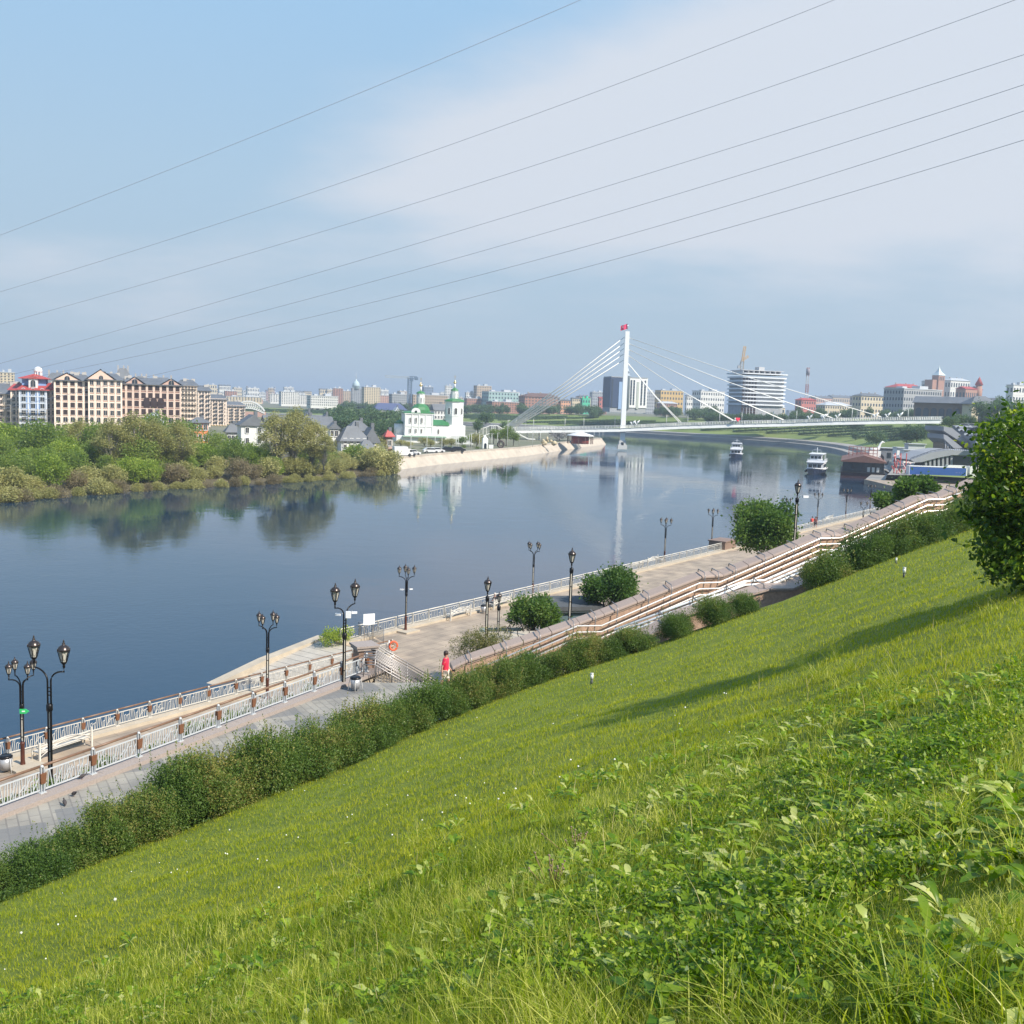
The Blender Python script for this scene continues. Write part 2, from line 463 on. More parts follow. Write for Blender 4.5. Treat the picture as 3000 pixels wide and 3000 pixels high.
CONC = mat('concrete', (0.36, 0.35, 0.34), 0.85, var=0.25, vscale=0.4, bump=0.2)

UDIR = Vector((math.sin(R(26.8)), math.cos(R(26.8)), 0)); UNRM = Vector((UDIR.y, -UDIR.x, 0))
U0 = PY(124, 2323, 28.0)                       # first visible post of the upper fence
def UP(t, off, z): v = U0 + UDIR * t + UNRM * off; return Vector((v.x, v.y, z))
S0 = Vector((-2.5, 42.4, 0)); SAZ = 75.0
SD = Vector((math.sin(R(SAZ)), math.cos(R(SAZ)), 0)); SN = Vector((SD.y, -SD.x, 0))   # along the stairs / towards camera

# lower promenade: one raised slab along the river, quay face down to the water
mb = MB()
qo, qi = -46.3, -41.9
outl = [PQ(-60, qi), PQ(47.2, qi), PQ(47.2, qo), PQ(192, qo), PQ(240, -60), PQ(262, -74), PQ(330, 0), PQ(230, 60), PQ(110, 40), PQ(60, -12), PQ(36, -20), PQ(-60, -20)]
mb.prism([(v.x, v.y) for v in outl], -1.0, ZL)
tag(mb.build('promenade', PAVE_L), kind='structure')
# step and ledge under the fences of the lower promenade
def strip(name, pts, off0, off1, z0, z1, m, nrm):
    mb = MB()
    for a, b_ in zip(pts[:-1], pts[1:]):
        q = [a + nrm * off0, b_ + nrm * off0, b_ + nrm * off1, a + nrm * off1]
        mb.prism([(v.x, v.y) for v in q], z0, z1)
    return tag(mb.build(name, m), kind='structure')
strip('kerb', [PQ(-60, qi), PQ(47.2, qi)], 0.003, 0.75, ZL, ZL + 0.16, CREAM, DN)
strip('kerb', [PQ(47.2, qo), PQ(192, qo)], 0.003, 0.85, ZL, ZL + 0.16, CREAM, DN)
# slipway: slab sloping into the river between the inner fence and the outer kerb
pa, pb = 39.5, 47.2
mb = MB()
NS = 12
for i in range(NS):
    p0, p1 = pa + (pb - pa) * i / NS, pa + (pb - pa) * (i + 0.93) / NS
    z0, z1 = -0.35 + 1.55 * (i / NS) ** 0.8, -0.35 + 1.55 * ((i + 1) / NS) ** 0.8
    vs = [PQ(p0, qi - 0.02, z0), PQ(p1, qi - 0.02, z1), PQ(p1, qo - 1.3, z1), PQ(p0, qo - 1.3, z0)]
    vs += [v - Vector((0, 0, 1.2)) for v in vs]
    mb.add(vs, [(0, 1, 2, 3), (4, 7, 6, 5), (0, 4, 5, 1), (1, 5, 6, 2), (2, 6, 7, 3), (3, 7, 4, 0)])
tag(mb.build('slipway', mat('slipway_slabs', (0.50, 0.45, 0.38), 0.8, var=0.3, vscale=0.8)), kind='structure')
mb = MB()
for a, b_ in ((38.3, 42.5), (42.5, 47.6)):
    za, zb = (-0.05, 0.75) if a < 40 else (0.75, 1.36)
    vs = [PQ(a, qo - 1.3, za), PQ(b_, qo - 1.3, zb), PQ(b_, qo - 2.0, zb), PQ(a, qo - 2.0, za)]
    vs += [v - Vector((0, 0, 1.6)) for v in vs]
    mb.add(vs, [(0, 1, 2, 3), (4, 7, 6, 5), (0, 4, 5, 1), (1, 5, 6, 2), (2, 6, 7, 3), (3, 7, 4, 0)])
tag(mb.build('kerb', CREAM), kind='structure')

# upper promenade terrace
mb = MB()
BND = [(-500, 2850, 18.8), (-250, 2745, 20.25), (0, 2642, 21.8), (538, 2430, 25.95), (1000, 2251, 30.8), (1321, 2103, 35.0), (1585, 2000, 37.5),
       (1912, 1897, 38.5), (2312, 1760, 39.5), (2771, 1576, 42.0), (3060, 1475, 46.0)]
BP = [PY(*b_) for b_ in BND]
Lp = [UP(t, -0.1, ZU) for t in np.linspace(-22, 14.4, 24)]
_rb = [p + Vector((-0.8, 0.6, 0)) * 0.45 for p in BP[:7]]
_rs = np.linspace(0, 1, len(_rb))
Rp = []
for k in range(24):
    f_ = k / 23; Rp.append(Vector((float(np.interp(f_, _rs, [p.x for p in _rb])), float(np.interp(f_, _rs, [p.y for p in _rb])), ZU)))
Lp[0] += Vector((0, 0, 0)); Lp.append(Vector((-5.2, 40.9, ZU))); Rp.append(Vector((1.0, 38.6, ZU))); Lp.append(Vector((-1.9, 41.4, ZU))); Rp.append(Vector((1.6, 39.2, ZU)))
vs = Lp + Rp + [v - Vector((0, 0, 1.5)) for v in Rp] + [v - Vector((0, 0, 4.4)) for v in Lp]; n = len(Lp)
mb.add(vs, [(k, n + k, n + k + 1, k + 1) for k in range(n - 1)] + [(k, k + 1, 3 * n + k + 1, 3 * n + k) for k in range(n - 1)] + [(n + k, 2 * n + k, 2 * n + k + 1, n + k + 1) for k in range(n - 1)])
tag(mb.build('pavement', PAVE_U), kind='structure')

# grass slope: rises from the hedge line to the hilltop the photograph is taken from
FOOT = Vector((0, 0, 15.4))
_ang = [math.atan2(p.x, p.y) for p in BP]; _rad = [math.hypot(p.x, p.y) for p in BP]; _zb = [max(p.z, 5.56) for p in BP]
_ang = [-2.2, -1.4] + _ang + [0.75, 1.2, 2.6]; _rad = [9, 13] + _rad + [48, 40, 30]; _zb = [12.0, 8.5] + _zb + [14.6, 15.6, 16.0]
def fbm(x, y, s=1.0):
    return (np.sin(x * 0.9 * s + 1.3) * np.cos(y * 1.1 * s - 0.4) + 0.5 * np.sin(x * 2.3 * s - y * 1.7 * s) + 0.3 * np.cos(x * 4.1 * s + y * 3.7 * s + 2.0)) / 1.8
def ground_z(x, y):
    x = np.asarray(x, float); y = np.asarray(y, float)
    a = np.arctan2(x, y); r_ = np.hypot(x, y)
    rb = np.interp(a, _ang, _rad); zb = np.interp(a, _ang, _zb)
    t = r_ / rb
    z = 15.4 - (15.4 - zb) * np.minimum(t, 1.0)
    z = z - 0.60 * np.sin(np.pi * np.clip(t, 0, 1)) * np.clip(r_ / 8, 0, 1)
    amp = np.clip(r_ / 6, 0, 1) * np.clip((1.02 - t) * 4, 0, 1)
    return z + amp * (0.10 * fbm(x, y, 0.55) + 0.05 * fbm(x + 9, y, 1.7))
na, nr = 260, 90
A = np.linspace(-2.2, 2.6, na); T = np.linspace(0.0, 1.008, nr) ** 1.2
AA, TT = np.meshgrid(A, T, indexing='ij')
RR = np.interp(AA, _ang, _rad) * TT
XX, YY = RR * np.sin(AA), RR * np.cos(AA)
Vg = np.stack([XX, YY, ground_z(XX, YY)], -1).reshape(-1, 3)
ii, jj = np.meshgrid(np.arange(na - 1), np.arange(nr - 1), indexing='ij')
Fg = np.stack([ii * nr + jj, (ii + 1) * nr + jj, (ii + 1) * nr + jj + 1, ii * nr + jj + 1], -1).reshape(-1, 4)
def soil_mat():
    m = bpy.data.materials.new('lawn_ground'); m.use_nodes = True
    nt = m.node_tree; N = nt.nodes; L = nt.links; b = N['Principled BSDF']
    g = N.new('ShaderNodeNewGeometry')
    n = N.new('ShaderNodeTexNoise'); n.inputs['Scale'].default_value = 1.2; n.inputs['Detail'].default_value = 9; n.inputs['Roughness'].default_value = 0.7
    L.new(g.outputs['Position'], n.inputs[0])
    r = N.new('ShaderNodeValToRGB'); e_ = r.color_ramp.elements
    e_[0].position = 0.3; e_[0].color = (0.10, 0.145, 0.007, 1); e_[1].position = 0.7; e_[1].color = (0.23, 0.27, 0.013, 1)
    L.new(n.outputs[0], r.inputs[0]); L.new(r.outputs[0], b.inputs['Base Color']); b.inputs['Roughness'].default_value = 0.9
    n2 = N.new('ShaderNodeTexNoise'); n2.inputs['Scale'].default_value = 25; n2.inputs['Detail'].default_value = 6; L.new(g.outputs['Position'], n2.inputs[0])
    bp = N.new('ShaderNodeBump'); bp.inputs['Distance'].default_value = 0.08; bp.inputs['Strength'].default_value = 0.8
    L.new(n2.outputs[0], bp.inputs['Height']); L.new(bp.outputs[0], b.inputs['Normal'])
    return m
SOIL = soil_mat()
tag(np_obj('ground', np_mesh('ground', Vg, Fg, SOIL, smooth=True)), kind='structure')
# bank under the hedge and behind the stairs: planted slopes
mb = MB()
bl = [(-40, 5.45, 0.9), (0, 5.2, 0.9), (13, 5.0, 0.9)]
for (t0, z0, _), (t1, z1, _) in zip(bl[:-1], bl[1:]):
    mb.add([UP(t0, -0.7, z0 - 0.4), UP(t1, -0.7, z1 - 0.4), UP(t1, -6.0, ZL + 0.05), UP(t0, -6.0, ZL + 0.05), UP(t0, -6.0, ZL - .5), UP(t1, -6.0, ZL - .5)], [(0, 1, 2, 3), (3, 2, 5, 4)])
BANKM = mat('bank_soil', (0.05, 0.075, 0.02), 0.95, var=0.5, vscale=2)
tag(mb.build('terrain', BANKM), kind='structure')
mb = MB()
sb = [S0 + SD * t + Vector((0, 0, z)) for t, z in ((0.3, 4.8), (6, 6.0), (12, 8.3), (20, 11.0), (30, 13.4), (60, 15.6))]
for a, b_ in zip(sb[:-1], sb[1:]):
    fa, fb = a - SN * (a.z * 1.5), b_ - SN * (b_.z * 1.5)
    fa.z = fb.z = ZL - 0.2
    mb.add([a - SN * 0.2, b_ - SN * 0.2, fb, fa, a - SN * 0.2 - Vector((0, 0, 9)), b_ - SN * 0.2 - Vector((0, 0, 9))], [(0, 3, 2, 1), (0, 1, 5, 4)])
tag(mb.build('terrain', BANKM), kind='structure')
# top of the hill to the right, out to the street
mb = MB()
mb.add([(30, 44, 15.5), (120, 10, 16), (260, 160, 17), (170, 200, 16.5), (75, 70, 15.6)], [(0, 1, 2, 3, 4)])
mb.add([(30, 44, 15.5), (75, 70, 15.6), (78, 78, 0.9), (34, 64, 0.9)], [(0, 1, 2, 3)])
mb.add([(75, 70, 15.6), (170, 200, 16.5), (160, 215, 0.9), (78, 78, 0.9)], [(0, 1, 2, 3)])
tag(mb.build('terrain', SOIL), kind='structure')

# far banks ------------------------------------------------------------
def farland_mat(name, c1, c2, stripe=None):
    m = bpy.data.materials.new(name); m.use_nodes = True
    nt = m.node_tree; N = nt.nodes; L = nt.links; b = N['Principled BSDF']
    g = N.new('ShaderNodeNewGeometry')
    n = N.new('ShaderNodeTexNoise'); n.inputs['Scale'].default_value = 0.03; n.inputs['Detail'].default_value = 8; L.new(g.outputs['Position'], n.inputs[0])
    r = N.new('ShaderNodeValToRGB'); e_ = r.color_ramp.elements
    e_[0].position = 0.35; e_[0].color = (*c1, 1); e_[1].position = 0.65; e_[1].color = (*c2, 1)
    L.new(n.outputs[0], r.inputs[0]); L.new(r.outputs[0], b.inputs['Base Color']); b.inputs['Roughness'].default_value = 0.9
    return m
FARG = farland_mat('far_grass', (0.12, 0.17, 0.03), (0.21, 0.26, 0.06))
FLAT = farland_mat('far_ground', (0.12, 0.13, 0.07), (0.2, 0.19, 0.13))
PALE = mat('pale_embankment_slabs', (0.54, 0.465, 0.375), 0.8, var=0.3, vscale=0.35)
# left bank: wild shore then embankment wall up to the tip
def wz(px, py): return PZ(px, py, 0.0)
LB = [Vector((-190, 40, 0)), Vector((-120, 105, 0)), wz(0, 1470), wz(280, 1447), wz(497, 1433), wz(810, 1416), wz(1040, 1397), wz(1174, 1385)]
EW = [wz(1174, 1376), wz(1300, 1360), wz(1550, 1335), wz(1700, 1312), wz(1778, 1302)]
tip2 = wz(1690, 1283); 
ew_end = [Vector((-30, 640, 0)), Vector((-260, 800, 0)), Vector((-900, 900, 0)), Vector((-900, 40, 0))]
def inland(P0, off):
    out = []
    for i, p in enumerate(P0):
        a = P0[max(i - 1, 0)]; c = P0[min(i + 1, len(P0) - 1)]; d = (c - a).normalized(); n = Vector((-d.y, d.x, 0))
        out.append(p + n * off)
    return out
mb = MB()
lo, hi = LB, inland(LB, 6); n = len(lo)
vs = [Vector((p.x, p.y, -0.6)) for p in lo] + [Vector((p.x, p.y, 1.6)) for p in hi]
mb.add(vs, [(i, i + 1, n + i + 1, n + i) for i in range(n - 1)])
hi2 = inland(LB, 45)
vs = [Vector((p.x, p.y, 1.6)) for p in hi] + [Vector((p.x, p.y, 3.0)) for p in hi2]
mb.add(vs, [(i, i + 1, n + i + 1, n + i) for i in range(n - 1)])
tag(mb.build('terrain', mat('river_mud', (0.10, 0.085, 0.05), 0.95, var=0.4, vscale=0.5)), kind='structure')
flat = [(p.x, p.y) for p in hi2] + [(p.x, p.y) for p in inland(EW, 2.6)] + [(tip2.x, tip2.y)] + [(p.x, p.y) for p in ew_end]
mb = MB(); mb.prism(flat, 0.3, 2.75)
tag(mb.build('terrain', FLAT), kind='structure')
mb = MB()
lo = EW + [tip2]; hi = inland(EW, 2.4) + [tip2 + Vector((-3, 2, 0))]; n = len(lo)
vs = [Vector((p.x, p.y, -0.4)) for p in lo] + [Vector((p.x, p.y, 2.35)) for p in hi] + [Vector((p.x, p.y, 2.85)) for p in hi]
hi3 = [p + (h - p) * 1.5 for p, h in zip(lo, hi)]
vs += [Vector((p.x, p.y, 2.85)) for p in hi3] + [Vector((p.x, p.y, 1.0)) for p in hi3]
for k in range(4): mb.add([], []) 
mb.add(vs, [(k * n + i, k * n + i + 1, (k + 1) * n + i + 1, (k + 1) * n + i) for k in range(4) for i in range(n - 1)])
tag(mb.build('embankment', PALE), kind='structure')
# right / far bank: quay, grass hill, plateau
RB = [PQ(262, -74), wz(2586, 1378), wz(2520, 1352), wz(2445, 1317), wz(2286, 1299), wz(1950, 1279), wz(1735, 1266), Vector((-40, 760, 0)), Vector((-260, 900, 0)), Vector((-900, 980, 0))]
def band(P0, o0, z0, o1, z1, m, name, sub=1):
    a = inland(P0, -o0); b_ = inland(P0, -o1); n = len(P0); mb = MB()
    vs = [Vector((p.x, p.y, z0)) for p in a] + [Vector((p.x, p.y, z1)) for p in b_]
    mb.add(vs, [(i, n + i, n + i + 1, i + 1) for i in range(n - 1)], 0, False)
    return tag(mb.build(name, m), kind='structure')
QUAY = mat('far_quay_stone', (0.33, 0.31, 0.28), 0.85, var=0.3, vscale=0.1)
def off_pts(P0, o, z):
    return [Vector((p.x, p.y, z)) for p in inland(P0, -o)]
def lerp_poly(P0, n):
    # resample so that offsets stay smooth
    seg = [(b_ - a).length for a, b_ in zip(P0[:-1], P0[1:])]; tot = sum(seg); out = []
    for k in range(n + 1):
        s_ = tot * k / n; i = 0
        while i < len(seg) - 1 and s_ > seg[i]: s_ -= seg[i]; i += 1
        out.append(P0[i].lerp(P0[i + 1], min(1, s_ / seg[i])))
    for _ in range(6):
        out = [out[0]] + [(out[i - 1] + out[i] * 2 + out[i + 1]) / 4 for i in range(1, n)] + [out[-1]]
    return out
RBs = lerp_poly(RB, 70)
def zk(p):      # the hill is highest at the right, flattens out to the left
    return float(np.interp(p.x, [-600, -150, 0, 60, 105, 140], [0.3, 0.4, 0.85, 0.95, 1.0, 1.35]) * np.interp(p.y, [295, 350], [0.0, 1.0]))
HO = [0, 5, 13, 50, 66, 80, 120]; HZ = [1.2, 1.25, 2.9, 9.8, 12.0, 12.4, 12.6]
def hill_z(p, off): 
    z = float(np.interp(off, HO, HZ)); return z if off <= 13 else 2.9 + (z - 2.9) * zk(p)
def hband(o0, o1, m, name):
    a = inland(RBs, -o0); b_ = inland(RBs, -o1); n = len(RBs); mb = MB()
    vs = [Vector((p.x, p.y, hill_z(r_, o0))) for p, r_ in zip(a, RBs)] + [Vector((p.x, p.y, hill_z(r_, o1))) for p, r_ in zip(b_, RBs)]
    mb.add(vs, [(i, n + i, n + i + 1, i + 1) for i in range(n - 1)], 0, True)
    return tag(mb.build(name, m), kind='structure')
band(RBs, 0, -0.5, 0.3, 1.2, QUAY, 'quay_wall')
band(RBs, 0.3, 1.2, 5.0, 1.25, QUAY, 'quay')
band(RBs, 5.0, 1.25, 5.4, 2.6, QUAY, 'quay_wall')
band(RBs, 5.4, 2.6, 13.0, 2.9, QUAY, 'quay')
hband(13.0, 50.0, FARG, 'hill')
hband(50.0, 66.0, FARG, 'hill')
hband(66.0, 100.0, FLAT, 'terrain')
ed = inland(RBs, -99.9); n = len(ed)
mb = MB(); vs = [Vector((p.x, p.y, hill_z(r_, 100) - .05)) for p, r_ in zip(ed, RBs)]
dr = [Vector((max(p.x, -400) * 7 + 2500 * (1 - k / n), 6500 * min(1, .35 + k / 20), 8 + 8 * (p.x > 0))) for k, p in enumerate(ed)]
mb.add(vs + dr, [(i, n + i, n + i + 1, i + 1) for i in range(n - 1)])
tag(mb.build('terrain', FLAT), kind='structure')
# ------------------------------------------------------------------ fences
WOOD = mat('brown_wood', (0.20, 0.085, 0.04), 0.5, var=0.35, vscale=8, stretch=(1, 1, 6))
WOODR = mat('handrail_wood', (0.22, 0.125, 0.075), 0.45, var=0.35, vscale=4)
FW = mat('fence_white', (0.52, 0.54, 0.55), 0.45, var=0.15, vscale=5)
FWc = mat('fence_cream', (0.62, 0.585, 0.52), 0.5, var=0.15, vscale=5)
def panel_mb(L_, rnd, light=False):
    mb = MB(); g = 0.09
    x0, x1, z0, z1 = g, L_ - g, 0.10, 0.63
    mb.box(((x0 + x1) / 2, 0, z0), (x1 - x0, 0.03, 0.035)); mb.box(((x0 + x1) / 2, 0, z1), (x1 - x0, 0.03, 0.035))
    n = 9 if light else 17
    w = 0.024 if not light else 0.03
    lean = 0.0
    for i in range(n + 1):
        x = x0 + 0.02 + (x1 - x0 - 0.04) * i / n
        lean = rnd.choice((-0.09, -0.05, 0.0, 0.03, 0.06, 0.10, -0.02))
        if i in (0, n): lean = 0
        xa = min(max(x - lean / 2, x0 + .01), x1 - .01); xb = min(max(x + lean / 2, x0 + .01), x1 - .01)
        zt = z1 if rnd.random() < 0.8 else z0 + (z1 - z0) * rnd.uniform(0.45, 0.8)
        mb.bar((xa, 0, z0), (xa + (xb - xa) * (zt - z0) / (z1 - z0), 0, zt), w, 0.02)
        if zt < z1 and i < n: mb.bar((xa + (xb - xa) * (zt - z0) / (z1 - z0), 0, zt), (x + (x1 - x0) / n, 0, zt + 0.03), w, 0.02)
        if not light and rnd.random() < 0.25 and i < n - 1:
            mb.bar((x, 0, rnd.uniform(z0, z0 + .15)), (x + 2 * (x1 - x0) / n, 0, rnd.uniform(z0 + 0.18, z1)), w * 0.8, 0.018)
    return mb
def fence(name, label, group, A, d, n, s, z, m, light=False, seed=1, wood=True, gap=None):
    rnd = random.Random(seed)
    root = empty(name, (A.x, A.y, z), math.atan2(d.y, d.x), label, 'fence', group)
    protos = [panel_mb(s, rnd, light).build('panel', m, root) for _ in range(3)]
    pm = MB()
    for dx in (-0.045, 0.045): pm.box((dx, 0, 0.37), (0.022, 0.07, 0.74))
    pm.box((0, 0, 0.012), (0.2, 0.14, 0.024)); pm.lathe([(0.045, 0.74), (0.055, 0.77), (0.03, 0.81), (0.0, 0.82)], 8)
    post = pm.build('post', m, root)
    cl = None
    if wood:
        cm = MB(); cm.add([(-0.075, -0.06, 0.28), (0.075, -0.06, 0.28), (0.075, 0.06, 0.28), (-0.075, 0.06, 0.28), (-0.1, -0.075, 0.58), (0.1, -0.075, 0.58), (0.1, 0.075, 0.58), (-0.1, 0.075, 0.58)],
               [(3, 2, 1, 0), (4, 5, 6, 7), (0, 1, 5, 4), (1, 2, 6, 5), (2, 3, 7, 6), (3, 0, 4, 7)])
        cl = cm.build('cladding', WOOD, post)
    hr = MB(); hr.tube([(0.03, 0.05, 0.77), (s - 0.03, 0.05, 0.77)], 0.042, 8)
    hand = hr.build('handrail', WOODR if wood else m, root)
    for i in range(n + 1):
        if i:
            p = post.copy(); COL.objects.link(p); p.parent = root; p.location = (i * s, 0, 0)
            if cl: q = cl.copy(); COL.objects.link(q); q.parent = p
        if i < n:
            if i < 3: protos[i].location = (i * s, 0, 0)
            else:
                q = rnd.choice(protos).copy(); COL.objects.link(q); q.parent = root; q.location = (i * s, 0, 0)
            if i:
                h = hand.copy(); COL.objects.link(h); h.parent = root; h.location = (i * s, 0, 0)
    return root
FS = 1.76
# granite wall the upper fence stands on
mb = MB()
zf = U0.z
def wallprism(t0, t1, o0, o1, z0, z1, mi=0):
    q = [UP(t0, o0, 0), UP(t1, o0, 0), UP(t1, o1, 0), UP(t0, o1, 0)]
    mb.prism([(v.x, v.y) for v in q], z0, z1, mi)
for k in range(-3, 9):
    t0 = k * 1.96 * 1.0; wallprism(t0 + 0.006, t0 + 1.954, -0.28, 0.30, zf - 0.16, zf, 0)
wallprism(-6, 17.5, -0.24, 0.24, ZU - 4.2, zf - 0.16, 1)
wallprism(-6, 17.5, 0.24, 0.44, ZU, ZU + 0.13, 0)
wroot = mb.build('parapet_wall', [GRANITE_L, CREAM]); tag(wroot, 'low granite topped parapet wall under the white upper fence', 'wall')
fence('fence', 'white branch pattern fence with brown handrail on the granite parapet nearest the hedge', 'riverside fences', UP(-2 * FS, 0, 0), UDIR, 11, FS, zf, FW, seed=3)
fence('fence', 'long cream branch pattern fence between the benches and the river on the left', 'riverside fences', PQ(5.2, qi + 0.3), DU, 24, FS, ZL + 0.16, FWc, seed=5)
fence('fence', 'cream fence running from the white sign along the water into the distance', 'riverside fences', PQ(47.4, qo + 0.3), DU, 80, 1.79, ZL + 0.16, FWc, light=True, seed=9, wood=False)

# ------------------------------------------------------------------ lamps
LGLASS = mat('lantern_glass', (0.55, 0.52, 0.45), 0.25, var=0.2, vscale=10)
CAPM = mat('lantern_cap', (0.075, 0.06, 0.055), 0.3, metal=0.7)
def lantern(parent, loc, s=1.0):
    """hexagonal tapered lantern; origin at its foot"""
    f = MB(); f.lathe([(0.03, 0), (0.045, 0.05), (0.03, 0.1), (0.085, 0.16), (0.095, 0.2)], 8)
    for j in range(6):
        an = j * math.pi / 3
        f.bar((0.095 * math.cos(an), 0.095 * math.sin(an), 0.2), (0.185 * math.cos(an), 0.185 * math.sin(an), 0.56), 0.018)
        a2 = an + math.pi / 3
        f.bar((0.185 * math.cos(an), 0.185 * math.sin(an), 0.56), (0.185 * math.cos(a2), 0.185 * math.sin(a2), 0.56), 0.022)
        f.bar((0.095 * math.cos(an), 0.095 * math.sin(an), 0.2), (0.095 * math.cos(a2), 0.095 * math.sin(a2), 0.2), 0.018)
        am = an + math.pi / 6; rr = lambda t: (0.082 + 0.076 * t) * 1.0
        pts = []
        for u, t in ((0, .12), (.45, .35), (.45, .7), (0, .9), (-.45, .7), (-.45, .35), (0, .12)):
            r_ = rr(t) * 1.02; w_ = u * 0.1
            pts.append((r_ * math.cos(am) - w_ * math.sin(am), r_ * math.sin(am) + w_ * math.cos(am), 0.2 + 0.36 * t))
        f.tube(pts, 0.004, 4, cap=False)
    o = f.build('lantern', IRON, parent, loc)
    g = MB(); g.lathe([(0.08, 0.2), (0.158, 0.56)], 6, sm=False); g.build('glass', LGLASS, o)
    c = MB(); c.lathe([(0.2, 0.56), (0.19, 0.6), (0.15, 0.68), (0.08, 0.73), (0.035, 0.75), (0.05, 0.78), (0.05, 0.79), (0.02, 0.82), (0.03, 0.85), (0.008, 0.9), (0, 0.92)], 12)
    for j in range(6):
        an = j * math.pi / 3; c.lathe([(0.012, 0.55), (0.012, 0.62), (0, 0.64)], 4, c=(0.19 * math.cos(an), 0.19 * math.sin(an), 0))
    c.build('cap', CAPM, o)
    o.scale = (s, s, s)
    return o
def lamp(kind, H, ls, spread, label, group, sc_=1.0):
    """kind: list of lantern angles; [] = single"""
    root = empty('street_lamp', (0, 0, 0), 0, label, 'street lamp', group)
    zb = H - 0.92 * ls
    b_ = MB(); b_.lathe([(0.2, 0), (0.2, 0.05), (0.11, 0.08), (0.1, 0.18), (0.085, 0.3), (0.085, 0.95), (0.1, 1.0), (0.1, 1.05), (0.06, 1.1)], 14)
    b_.build('base', RUST if kind else IRON, root)
    top = zb - (1.25 if kind else 0.12)
    p = MB()
    for dx in (-0.055, 0.055): p.box((dx, 0, (1.0 + top) / 2), (0.035, 0.06, top - 1.0))
    k = 0
    z = 1.3
    while z < top: p.box((0, 0, z), (0.08, 0.05, 0.03)); z += 0.75
    p.lathe([(0.08, top - 0.22), (0.1, top - 0.2), (0.1, top), (0.06, top + 0.03)], 10)
    p.build('pole', IRON, root)
    s_ = MB(); s_.box((0, 0, (1.1 + top) / 2), (0.05, 0.02, top - 1.2)); s_.build('light_strip', LGLASS, root)
    if not kind:
        n = MB(); n.tube([(0, 0, top - 0.1), (0, 0, zb + 0.02)], 0.035, 8); n.build('neck', IRON, root)
        lantern(root, (0, 0, zb), ls)
    for j, a in enumerate(kind):
        an = R(a); c_, s2 = math.cos(an), math.sin(an)
        m = MB(); r0 = 0.07
        pts = [(r0 * c_, r0 * s2, top - 0.05), (r0 * c_, r0 * s2, top + 0.75)]
        for q in range(1, 8):
            t = q / 7 * math.pi / 2
            r_ = r0 + (spread - r0) * (1 - math.cos(t)); pts.append((r_ * c_, r_ * s2, top + 0.75 + 0.38 * math.sin(t)))
        pts.append((spread * c_, spread * s2, zb + 0.03))
        m.tube(pts, 0.028, 8)
        if j % 2 == 0:
            for zz_ in (0.3, 0.42, 0.54): m.box((0, 0, top + zz_), (0.16, 0.03, 0.03), rz=an)
        m.build('arm', IRON, root)
        lantern(root, (spread * c_, spread * s2, zb), ls)
    return root
GL4 = 'four lantern street lamps along the river fence'
four = Proto(lamp([45, 135, 225, 315], 4.65, 0.75, 0.52, 'four lantern street lamp', GL4))
four_pos = [((67, 2247), 8, 'four lantern street lamp with rust brown foot and green arrow plate, beside the litter bin'),
            ((783, 2046), 28, 'four lantern street lamp rising between the two fences before the slipway'),
            ((1188, 1850), 62, 'four lantern street lamp with two white cameras near the white sign board'),
            ((1560, 1748), 10, 'four lantern street lamp behind the round green tree by the kiosk'),
            ((1946, 1645), 32, 'four lantern street lamp beside the pair of far white benches'),
            ((2084, 1605), 30, 'four lantern street lamp rising behind a brown granite plinth'),
            (None, 20, 'four lantern street lamp almost hidden behind the large round tree'),
            (None, 35, 'four lantern street lamp between the large tree and a single tall lantern'),
            ((2393, 1536), 30, 'four lantern street lamp beside the two walking people'),
            ((2477, 1518), 33, 'four lantern street lamp standing past the walking people against the water'),
            ((2548, 1500), 31, 'farthest four lantern street lamp near the bend of the fence')]
hid = {6: (2185, 1475), 7: (2305, 1457)}
four_root = []
for i, (b_, rz, lb) in enumerate(four_pos):
    if b_ is None:
        px, py = hid[i]; t = PZ(px, py, ZL + 4.65); P = Vector((t.x, t.y, ZL))
    else: P = PZ(b_[0], b_[1], ZL)
    four_root.append(four.place(P, R(rz), 1.0, lb))
def cube_on(parent, name, c, d, m, rz=0.0):
    return MB().box(c, d, rz).build(name, m, parent)
# plinths under two of them
for P, lb, s_, zt in ((PZ(67, 2247, ZL), 'square cream plinth under the nearest street lamp', 1.3, 0.12), (PZ(1188, 1850, ZL), 'square stone plinth under the lamp with cameras', 1.4, 0.12)):
    tag(MB().box((P.x, P.y, ZL + zt / 2 + 0.002), (s_, s_, zt), rz=R(55)).build('lamp_plinth', CREAM), lb, 'plinth')
P = PZ(2098, 1606, ZL)
tag(MB().box((P.x + .6, P.y - .6, ZL + 0.5), (3.2, 2.0, 1.0), rz=R(55)).box((P.x + .6, P.y - .6, ZL + 1.06), (3.4, 2.2, 0.12), rz=R(55)).build('granite_plinth', GRANITE), 'large brown granite plinth block by the river fence', 'plinth')
GL2 = 'two lantern street lamps above the planted bank'
two = Proto(lamp([0, 180], 8.0, 1.0, 0.62, 'two lantern street lamp', GL2))
def lamp_at(pr, px, ytop, Y, H, rz, lb):
    t = PY(px, ytop, Y); o = pr.place((t.x, t.y, t.z - H), R(rz), 1.0, lb); return o
l2a = lamp_at(two, 142, 1866, 31.5, 8.0, 8, 'tall two lantern street lamp at the far left, in front of the white bench')
l2a.rotation_euler = (0, 0, R(-22))
l2b = lamp_at(two, 1012, 1700, 40.5, 8.0, 60, 'two lantern street lamp with white box and cameras behind the end of the upper fence')
one = Proto(lamp([], 7.0, 1.0, 0, 'single lantern street lamp', 'single lantern street lamps behind the stair wall'))
